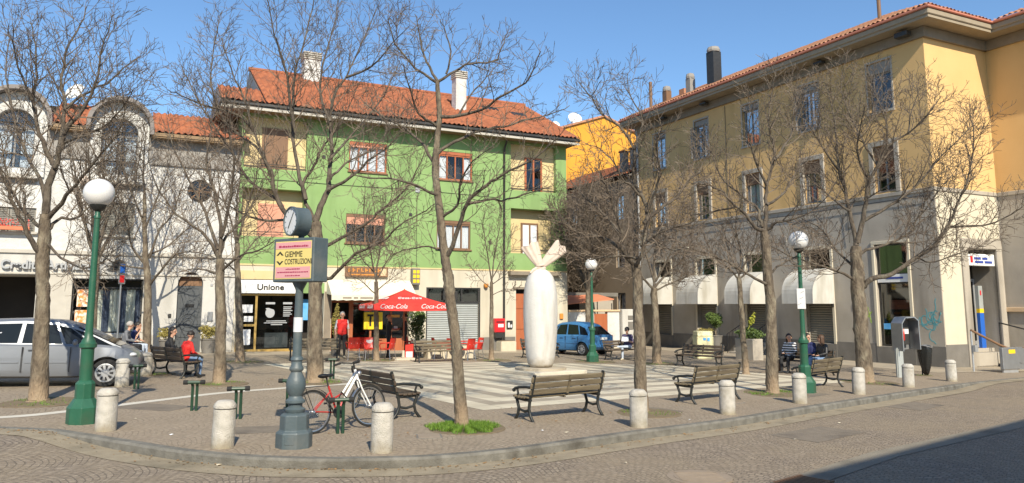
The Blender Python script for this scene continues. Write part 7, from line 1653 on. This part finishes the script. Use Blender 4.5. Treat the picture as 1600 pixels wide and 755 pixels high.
rnd = random.Random(77); b = MB()
def leaf(x, y, z):
    s_ = rnd.uniform(.012, .03); a = rnd.random() * 6.28; d = Vector((cos(a), sin(a), rnd.uniform(-.2, .3))) * s_; e = Vector((-sin(a), cos(a), rnd.uniform(0, .5))) * s_ * .55
    p_ = Vector((x, y, z + .012)); b.add([p_ - d, p_ + e, p_ + d, p_ - e], [(0, 1, 2, 3)])
for _ in range(420):
    i = rnd.randrange(8, len(KL) - 20); p_ = KL[i]; t = (Vector(KL[i + 1]) - Vector(p_)).normalized(); q = .17 + abs(rnd.gauss(0, .12)); x, y = p_[0] + t.y * q + rnd.gauss(0, .12) * t.x, p_[1] - t.x * q + rnd.gauss(0, .12) * t.y; leaf(x, y, gz(x, y) + drop(x, y) + .006)
for cx, cy in ((-.8, 13.1), (2.6, 15.3), (-9.4, 15.3), (-5.1, 19.9), (6.5, 19.2), (-7.3, 19.2), (-2.6, 12.0), (.9, 14.2), (10.5, 22.9)):
    for _ in range(70): x, y = cx + rnd.gauss(0, .9), cy + rnd.gauss(0, .9); leaf(x, y, gz(x, y) + .004) if y > 12.9 + max(0, x * 1.0) or x < -1 and y > 11.9 else None
o = b.build('fallen_leaves', 'dead_leaf'); tag(o, 'dry brown leaves scattered along the gutter and under the trees', 'leaves', kind='stuff')
# squares of repaired paving and a small inspection cover
for nm, x, y, w_, d_, a, m_ in (('paving_patch', -3.9, 12.6, 1.1, .7, 20, 'patch'), ('paving_patch', 2.9, 15.6, .9, .8, 42, 'patch'), ('paving_patch', -6.9, 14.9, 1.3, .8, -15, 'patch'), ('paving_patch', 7.3, 19.1, 1.2, .7, 42, 'patch')):
    c_, s_ = cos(R(a)), sin(R(a)); sheet(nm, [(x + c_ * u_ * w_ / 2 - s_ * v_ * d_ / 2, y + s_ * u_ * w_ / 2 + c_ * v_ * d_ / 2) for u_, v_ in ((-1, -1), (1, -.9), (.95, 1), (-1, 1.05))], .003, m_)
for nm, x, y, w_, d_, a in (('paving_patch', 5.5, 13.9, 1.8, .9, 40), ('paving_patch', -1.6, 8.6, 1.5, .8, 20), ('paving_patch', 9.5, 18.2, 1.6, .8, 42)):
    c_, s_ = cos(R(a)), sin(R(a)); sheet(nm, [(x + c_ * u_ * w_ / 2 - s_ * v_ * d_ / 2, y + s_ * u_ * w_ / 2 + c_ * v_ * d_ / 2) for u_, v_ in ((-1, -1), (1, -.9), (.95, 1), (-1, 1.05))], .004, 'patch', cutsx, drop)
for x, y, a in ((-1.3, 12.2, 10), (4.9, 17.2, 42)):
    mc = thing('inspection_cover', 'small square iron inspection cover in the paving ' + ('near the leaning tree' if x < 0 else 'near the second kerb bench'), 'cover', G(x, y), R(a)); b = MB(); b.box(-.2, .2, -.2, .2, -.01, .008); b.build('frame', 'stone_dark', mc); b = MB(); b.box(-.17, .17, -.17, .17, -.01, .012); b.build('lid', 'manhole', mc)
# ================================================================ people
def capsule_pts(mb, p, q, r0, r1, n=12):
    p, q = Vector(p), Vector(q); d = q - p; L = d.length; d.normalize(); P = []; Rr = []
    for i in range(4): a = pi / 2 * i / 4; P.append(p - d * r0 * cos(a)); Rr.append(max(.0015, r0 * sin(a)))
    P.append(p); Rr.append(r0); P.append(q); Rr.append(r1)
    for i in range(1, 5): a = pi / 2 * i / 4; P.append(q + d * r1 * sin(a)); Rr.append(max(.0015, r1 * cos(a)))
    mb.tube(P, Rr, n)
def person(label, loc, rz, J, cl, hair, scale=1., group=None, look=(0, 0)):
    """J: joints in metres, the figure looks along -y; one continuous skin, coloured by the limb it belongs to"""
    t = thing('person', label, 'person', loc, rz, group); t.scale = (scale,) * 3
    V3 = lambda k: Vector(J[k]); seg = []                      # (p, q, r0, r1, part)
    pel, che, nek, hed = V3('pelvis'), V3('chest'), V3('neck'), V3('head')
    up_v = (che - pel).normalized(); sx = (V3('sh_r') - V3('sh_l')).normalized()
    def S(p, q, r0, r1, part): seg.append((Vector(p), Vector(q), r0, r1, part))
    for s_ in (-.07, 0, .07):
        S(pel + sx * s_ * 1.1, pel.lerp(che, .45) + sx * s_, .105, .1, 'torso'); S(pel.lerp(che, .45) + sx * s_, che + sx * s_ * 1.4, .1, .115, 'torso')
    S(V3('sh_l') + sx * .03, V3('sh_r') - sx * .03, .07, .07, 'torso'); S(che, nek - (nek - che) * .2, .1, .065, 'torso')
    S(nek - Vector((0, 0, .03)), hed - Vector((0, 0, .04)), .052, .05, 'skin')
    hx = Matrix.Rotation(look[0], 3, 'Z') @ Matrix.Rotation(look[1], 3, 'X'); F_ = hx @ Vector((0, -1, 0)); H_ = hx @ Vector((0, 0, 1)); X_ = hx @ Vector((1, 0, 0))
    S(hed + H_ * .035, hed + H_ * .03 - F_ * .025, .088, .09, 'skin'); S(hed + F_ * .012 - H_ * .045, hed + F_ * .02 - H_ * .075, .062, .05, 'skin')
    S(hed + F_ * .09 + H_ * .012, hed + F_ * .108 - H_ * .02, .012, .017, 'skin')
    for s_ in (-1, 1): S(hed + X_ * s_ * .088 + H_ * .02, hed + X_ * s_ * .09 - H_ * .025, .016, .012, 'skin'); S(hed + F_ * .086 + X_ * s_ * .034 + H_ * .022, hed + F_ * .087 + X_ * s_ * .036 + H_ * .022, .011, .011, 'eye')
    S(hed + F_ * .078 - X_ * .02 - H_ * .052, hed + F_ * .078 + X_ * .02 - H_ * .052, .009, .009, 'lip')
    for s in 'lr':
        sh, el_, wr = V3('sh_' + s), V3('el_' + s), V3('wr_' + s); d = (wr - el_).normalized()
        S(sh, el_, .056, .044, 'sleeve'); S(el_, el_.lerp(wr, .5), .043, .04, 'forearm'); S(el_.lerp(wr, .5), wr, .038, .027, 'forearm')
        sd = d.cross(Vector(J.get('palm_' + s, (0, 1, 0)))).normalized() if d.cross(Vector(J.get('palm_' + s, (0, 1, 0)))).length > .1 else d.orthogonal().normalized(); pn = sd.cross(d)
        for k_ in (-1.2, 0, 1.2): S(wr + d * .01 + sd * k_ * .008, wr + d * .085 + sd * k_ * .021, .019, .015, 'skin')
        for k_, l in ((-1.5, .058), (-.5, .072), (.5, .075), (1.5, .066)):
            a = wr + d * .09 + sd * k_ * .0195; m_ = a + d * l * .55 + pn * .012; S(a, m_, .0098, .0092, 'skin'); S(m_, m_ + d * l * .4 + pn * .03, .009, .008, 'skin')
        a = wr + d * .025 + sd * .022; m_ = a + d * .04 + sd * .032 + pn * .012; S(a, m_, .0125, .0105, 'skin'); S(m_, m_ + d * .03 + sd * .006 + pn * .014, .010, .0085, 'skin')
        hp, kn, an, to = V3('hip_' + s), V3('kn_' + s), V3('an_' + s), V3('to_' + s)
        S(hp, kn, .088, .062, 'leg'); S(kn, kn.lerp(an, .35), .06, .06, 'leg'); S(kn.lerp(an, .35), an, .058, .042, 'leg')
        hl = an + (an - to) * .25; hl.z = an.z - .04 if an.z < .2 else an.z - .03
        S(an, hl, .04, .038, 'shoe'); S(hl + (to - hl) * .1, to, .042, .034, 'shoe')
    b = MB()
    for p, q, r0, r1, part in seg: capsule_pts(b, p, q, r0, r1, 8 if r0 < .02 else 12)
    o = b.build('body', 'skin', t)
    m = o.modifiers.new('r', 'REMESH'); m.mode = 'VOXEL'; m.voxel_size = .0115; m.use_smooth_shade = True
    m2 = o.modifiers.new('s', 'SMOOTH'); m2.factor = .5; m2.iterations = 2
    dg = bpy.context.evaluated_depsgraph_get(); dg.update(); me = bpy.data.meshes.new_from_object(o.evaluated_get(dg)); o.modifiers.clear(); o.data = me; me.materials.clear()
    keys = ['torso', 'sleeve', 'forearm', 'leg', 'shoe', 'skin', 'eye', 'lip']
    for k_ in keys: me.materials.append(M[cl.get(k_, {'eye': 'hair_black', 'lip': 'brick_red', 'skin': 'skin'}.get(k_, 'cloth_black'))])
    import numpy as np
    n = len(me.polygons); C_ = np.empty(n * 3); me.polygons.foreach_get('center', C_); C_ = C_.reshape(-1, 3); best = np.full(n, 1e9); idx = np.zeros(n, dtype=np.int32)
    for p, q, r0, r1, part in seg:
        p, q = np.array(p), np.array(q); d = q - p; tt = np.clip(((C_ - p) @ d) / max(1e-9, d @ d), 0, 1); ds = np.linalg.norm(C_ - (p + tt[:, None] * d), axis=1) - (r0 + (r1 - r0) * tt); up = ds < best; best[up] = ds[up]; idx[up] = keys.index(part)
    me.polygons.foreach_set('material_index', idx)
    # hair as a cap of its own
    kind, hm = hair; b = MB(); hc = hed + H_ * .045 - F_ * .022
    if kind != 'bald':
        V = []; nn, mm = 20, 9
        for j in range(mm + 1):
            th_ = (pi * .62) * j / mm
            for i in range(nn):
                a = 2 * pi * i / nn; front = max(0, -sin(a)) ; th2 = th_ * (1 - .48 * front ** 2); r = .108 + .006 * sin(a * 5 + j)
                V.append(hc + X_ * (r * .93 * sin(th2) * cos(a)) - F_ * (r * 1.06 * sin(th2) * sin(a)) + H_ * (r * cos(th2)))
        b.add(V, [(j * nn + i, j * nn + (i + 1) % nn, (j + 1) * nn + (i + 1) % nn, (j + 1) * nn + i) for j in range(mm) for i in range(nn)])
        if kind == 'long':
            for a in (.1, .35, .65, .9, .5): 
                x_ = (a - .5) * .17; capsule_pts(b, hc - F_ * (.06 - abs(x_) * .3) + X_ * x_, hc - F_ * (.07 - abs(x_) * .3) + X_ * x_ * 1.15 - H_ * .24, .045, .03, 8)
        b.build('cap' if kind == 'cap' else 'hair', hm, t, smooth=True, angle=80)
        if kind == 'cap':
            b = MB(); b.add([hc + F_ * .09 + X_ * .07 + H_ * .03, hc + F_ * .09 - X_ * .07 + H_ * .03, hc + F_ * .17 - X_ * .05 + H_ * .02, hc + F_ * .17 + X_ * .05 + H_ * .02, hc + F_ * .09 + X_ * .07 + H_ * .04, hc + F_ * .09 - X_ * .07 + H_ * .04, hc + F_ * .17 - X_ * .05 + H_ * .028, hc + F_ * .17 + X_ * .05 + H_ * .028], [(0, 1, 2, 3), (7, 6, 5, 4), (0, 1, 5, 4), (1, 2, 6, 5), (2, 3, 7, 6), (3, 0, 4, 7)]); b.build('cap_peak', hm, t)
    return t
def stand(arms, dz=0):
    J = dict(pelvis=(0, 0, .96), chest=(0, .0, 1.3), neck=(0, .01, 1.48), head=(0, -.01, 1.63), sh_l=(.18, 0, 1.41), sh_r=(-.18, 0, 1.41), hip_l=(.09, 0, .92), hip_r=(-.09, 0, .92), kn_l=(.1, -.02, .5), kn_r=(-.1, .02, .5), an_l=(.11, .02, .09), an_r=(-.11, .05, .09), to_l=(.13, -.13, .04), to_r=(-.14, -.1, .04))
    J.update(arms); return J
DOWN = dict(el_l=(.25, .04, 1.12), wr_l=(.24, -.06, .88), el_r=(-.25, .04, 1.12), wr_r=(-.24, -.06, .88), palm_l=(1, 0, 0), palm_r=(-1, 0, 0))
FRONT = dict(el_l=(.23, -.02, 1.13), wr_l=(.12, -.27, 1.12), el_r=(-.23, -.02, 1.13), wr_r=(-.12, -.27, 1.12), palm_l=(0, 0, 1), palm_r=(0, 0, 1))
def sit(arms=None, lean=0., legs=None, sh=.45):
    J = dict(pelvis=(0, .02, sh + .11), chest=(0, .05 - lean * .6, sh + .44), neck=(0, .03 - lean, sh + .62), head=(0, -.01 - lean * 1.15, sh + .77), sh_l=(.18, .05 - lean * .9, sh + .55), sh_r=(-.18, .05 - lean * .9, sh + .55), hip_l=(.09, -.01, sh + .09), hip_r=(-.09, -.01, sh + .09), kn_l=(.13, -.44, sh + .08), kn_r=(-.13, -.44, sh + .08), an_l=(.13, -.47, .09), an_r=(-.13, -.42, .09), to_l=(.14, -.62, .04), to_r=(-.15, -.57, .04),
             el_l=(.24, -.03 - lean * .6, sh + .3), wr_l=(.12, -.25 - lean * .4, sh + .24), el_r=(-.24, -.03 - lean * .6, sh + .3), wr_r=(-.12, -.25 - lean * .4, sh + .24), palm_l=(0, 0, 1), palm_r=(0, 0, 1))
    if arms: J.update(arms)
    if legs: J.update(legs)
    return J
CROSS = dict(kn_l=(.06, -.42, .56), an_l=(-.3, -.5, .55), to_l=(-.45, -.55, .5))
person('standing man in sunglasses, red waistcoat over white shirt and dark jeans, at the cafe door', G(-6.7, 30.15), R(20), stand(DOWN), dict(torso='cloth_red', sleeve='cloth_white', forearm='skin', leg='cloth_black', shoe='shoe_beige'), ('short', 'hair_grey'), 1.02)
person('balding man in black with a red tray, half hidden by the thin cafe tree', G(-4.95, 30.75), R(110), stand(FRONT), dict(torso='cloth_black', sleeve='cloth_black', forearm='skin', leg='cloth_black'), ('bald', 'hair_black'), .98)
tr = thing('tray', 'red and white tray held by the balding man under the parasol', 'tray', G(-4.66, 30.66, 1.15), 0); b = MB(); b.lathe([(.17, 0), (.18, .02), (.165, .012), (.001, .01)], 24); b.build('plate', 'red_plastic', tr, smooth=True); b = MB(); mbox(b, -.07, .07, -.06, .06, .013, .12, P1); b.build('packet', 'cloth_white', tr, bevel=.01)
person('dark haired man in a black jacket under the right half of the parasol', G(-4.35, 30.95), R(-75), stand(dict(DOWN, el_r=(-.22, -.1, 1.14), wr_r=(-.13, -.3, 1.2), palm_r=(0, 0, 1))), dict(torso='cloth_black', sleeve='cloth_black', forearm='cloth_black', leg='cloth_black', shoe='cloth_white'), ('short', 'hair_black'), 1.0)
person('person in a grey jacket seen between the clock post and the thick tree', G(-7.95, 31.0), R(150), stand(DOWN), dict(torso='cloth_grey', sleeve='cloth_grey', forearm='cloth_grey', leg='cloth_black'), ('short', 'hair_brown'), .98)
def seat_on(x, y, bench_deg, off, rel=0, fwd=0):       # a place on a bench, along it
    a = R(bench_deg); q = Vector((x + cos(a) * off + sin(a) * fwd, y + sin(a) * off - cos(a) * fwd, 0)); return G(q.x, q.y), a + rel
p, a = seat_on(9.95, 26.0, 306, -.62); person('woman with dark hair in a black and white striped jumper, left of the three friends', p, a + R(10), sit(), dict(torso='striped_cloth', sleeve='striped_cloth', forearm='striped_cloth', leg='cloth_black'), ('long', 'hair_black'), .97, look=(R(25), 0))
p, a = seat_on(9.95, 26.0, 306, .12); person('young man in navy jacket and blue jeans, kissing, middle of the three friends', p, a + R(18), sit(lean=.08), dict(torso='cloth_navy', sleeve='cloth_navy', forearm='cloth_navy', leg='denim'), ('short', 'hair_black'), 1.0, look=(R(60), 0))
p, a = seat_on(9.95, 26.0, 306, .62); person('person in black leather jacket leaning to the young man in navy', p, a - R(15), sit(lean=.05), dict(torso='leather', sleeve='leather', forearm='leather', leg='denim'), ('long', 'hair_brown'), .97, look=(R(-65), 0))
p, a = seat_on(4.7, 32.4, 33, .25); person('man in black cap, purple jacket and pale jeans reading cross-legged beside the blue car', p, a - R(55), sit(dict(wr_l=(.08, -.3, .8), wr_r=(-.08, -.3, .8), el_l=(.23, -.1, .74), el_r=(-.23, -.1, .74)), .08, CROSS), dict(torso='cloth_purple', sleeve='cloth_purple', forearm='skin', leg='denim_pale', shoe='shoe_beige'), ('cap', 'cloth_black'), 1.0, look=(0, R(18)))
p, a = seat_on(-9.2, 21.0, 140, -.55); person('child-sized person in a bright red jacket with dark hair on the dark bench', p, a + R(5), sit(lean=.12), dict(torso='cloth_red', sleeve='cloth_red', forearm='cloth_red', leg='denim'), ('short', 'hair_black'), .9, look=(0, R(20)))
p, a = seat_on(-9.2, 21.0, 140, .35); person('person with long black hair and black coat on the dark bench', p, a - R(20), sit(lean=.05), dict(torso='cloth_black', sleeve='cloth_black', forearm='cloth_black', leg='cloth_black'), ('long', 'hair_black'), .97, look=(R(-40), 0))
p, a = seat_on(-13.2, 26.4, 100, -.35); person('older man in a grey jacket sitting behind the nose of the silver car', p, a + R(5), sit(lean=.1), dict(torso='cloth_grey', sleeve='cloth_grey', forearm='cloth_grey', leg='cloth_black'), ('short', 'hair_grey'), 1.0, look=(R(20), 0))
p, a = seat_on(-13.2, 26.4, 100, .35); person('dark haired man in blue with pale jeans, hand at his mouth, by the bank window', p, a - R(5), sit(dict(el_r=(-.2, -.15, .72), wr_r=(-.05, -.24, .98)), .16), dict(torso='cloth_navy', sleeve='cloth_navy', forearm='skin', leg='denim_pale'), ('short', 'hair_black'), .98)
hb = thing('handbag', 'dark brown bag hanging at the end of the three friends\' bench', 'bag', G(9.2, 26.6), R(30)); b = MB(); b.lathe([(.1, .02), (.17, .1), (.18, .25), (.12, .4), (.02, .43)], 14); b.build('body', 'brown_wood', hb, smooth=True); b = MB(); b.tube([(-.1, 0, .38), (-.08, 0, .55), (.08, 0, .55), (.1, 0, .38)], .012, 6); b.build('strap', 'brown_wood', hb)
bk = thing('book', 'open pale book held by the man reading beside the blue car', 'book', p, 0)
pp_, aa_ = seat_on(4.7, 32.4, 33, .25); aa_ -= R(55); q = pp_ + Vector((sin(aa_) * .4, -cos(aa_) * .4, .86)); bk.location = q; bk.rotation_euler = (R(55), 0, aa_)
b = MB(); b.box(-.15, 0, -.11, .11, 0, .012, Matrix.Rotation(R(12), 4, 'Y')); b.box(0, .15, -.11, .11, 0, .012, Matrix.Rotation(R(-12), 4, 'Y')); b.build('pages', 'cloth_white', bk)

# ================================================================ light, sky, camera
W = bpy.data.worlds.new('World'); SC.world = W; W.use_nodes = True
nt = W.node_tree; bg = nt.nodes['Background']; sky = nt.nodes.new('ShaderNodeTexSky'); sky.sky_type = 'NISHITA'; sky.sun_disc = False
sky.sun_elevation = R(38); sky.sun_rotation = R(180 - 15); sky.air_density = 1.0; sky.dust_density = .6; sky.ozone_density = 2.5; sky.altitude = 100
tn = nt.nodes.new('ShaderNodeMix'); tn.data_type = 'RGBA'; tn.blend_type = 'MULTIPLY'; tn.inputs['Factor'].default_value = 1; tn.inputs['B'].default_value = (1.16, 1.4, 1.55, 1)
nt.links.new(sky.outputs[0], tn.inputs['A']); nt.links.new(tn.outputs['Result'], bg.inputs[0]); bg.inputs[1].default_value = .088
sd = bpy.data.lights.new('sun', 'SUN'); sd.energy = 5.0; sd.angle = R(.5); sd.color = (1, .905, .73)
so = bpy.data.objects.new('sun', sd); COL.objects.link(so)
Sd = Vector((sin(az) * cos(el), -cos(az) * cos(el), sin(el))); so.rotation_euler = Sd.to_track_quat('Z', 'Y').to_euler(); so.location = Sd * 60
cd = bpy.data.cameras.new('camera'); cam = bpy.data.objects.new('camera', cd); COL.objects.link(cam); SC.camera = cam
cam.location = (0, 0, CZ); cam.rotation_euler = (pi / 2 + PIT, 0, 0); cd.sensor_width = 36; cd.lens = 36 * FPX / 1600; cd.shift_y = -(755 / 2 - CY) / 1600; cd.clip_end = 2000; cd.clip_start = .1
vs = SC.view_settings; vs.view_transform = 'Standard'; vs.look = 'None'; vs.gamma = 1; vs.exposure = .38; vs.use_curve_mapping = False
SC.cycles.max_bounces = 6; SC.cycles.diffuse_bounces = 2; SC.cycles.transparent_max_bounces = 12; SC.cycles.use_denoising = True
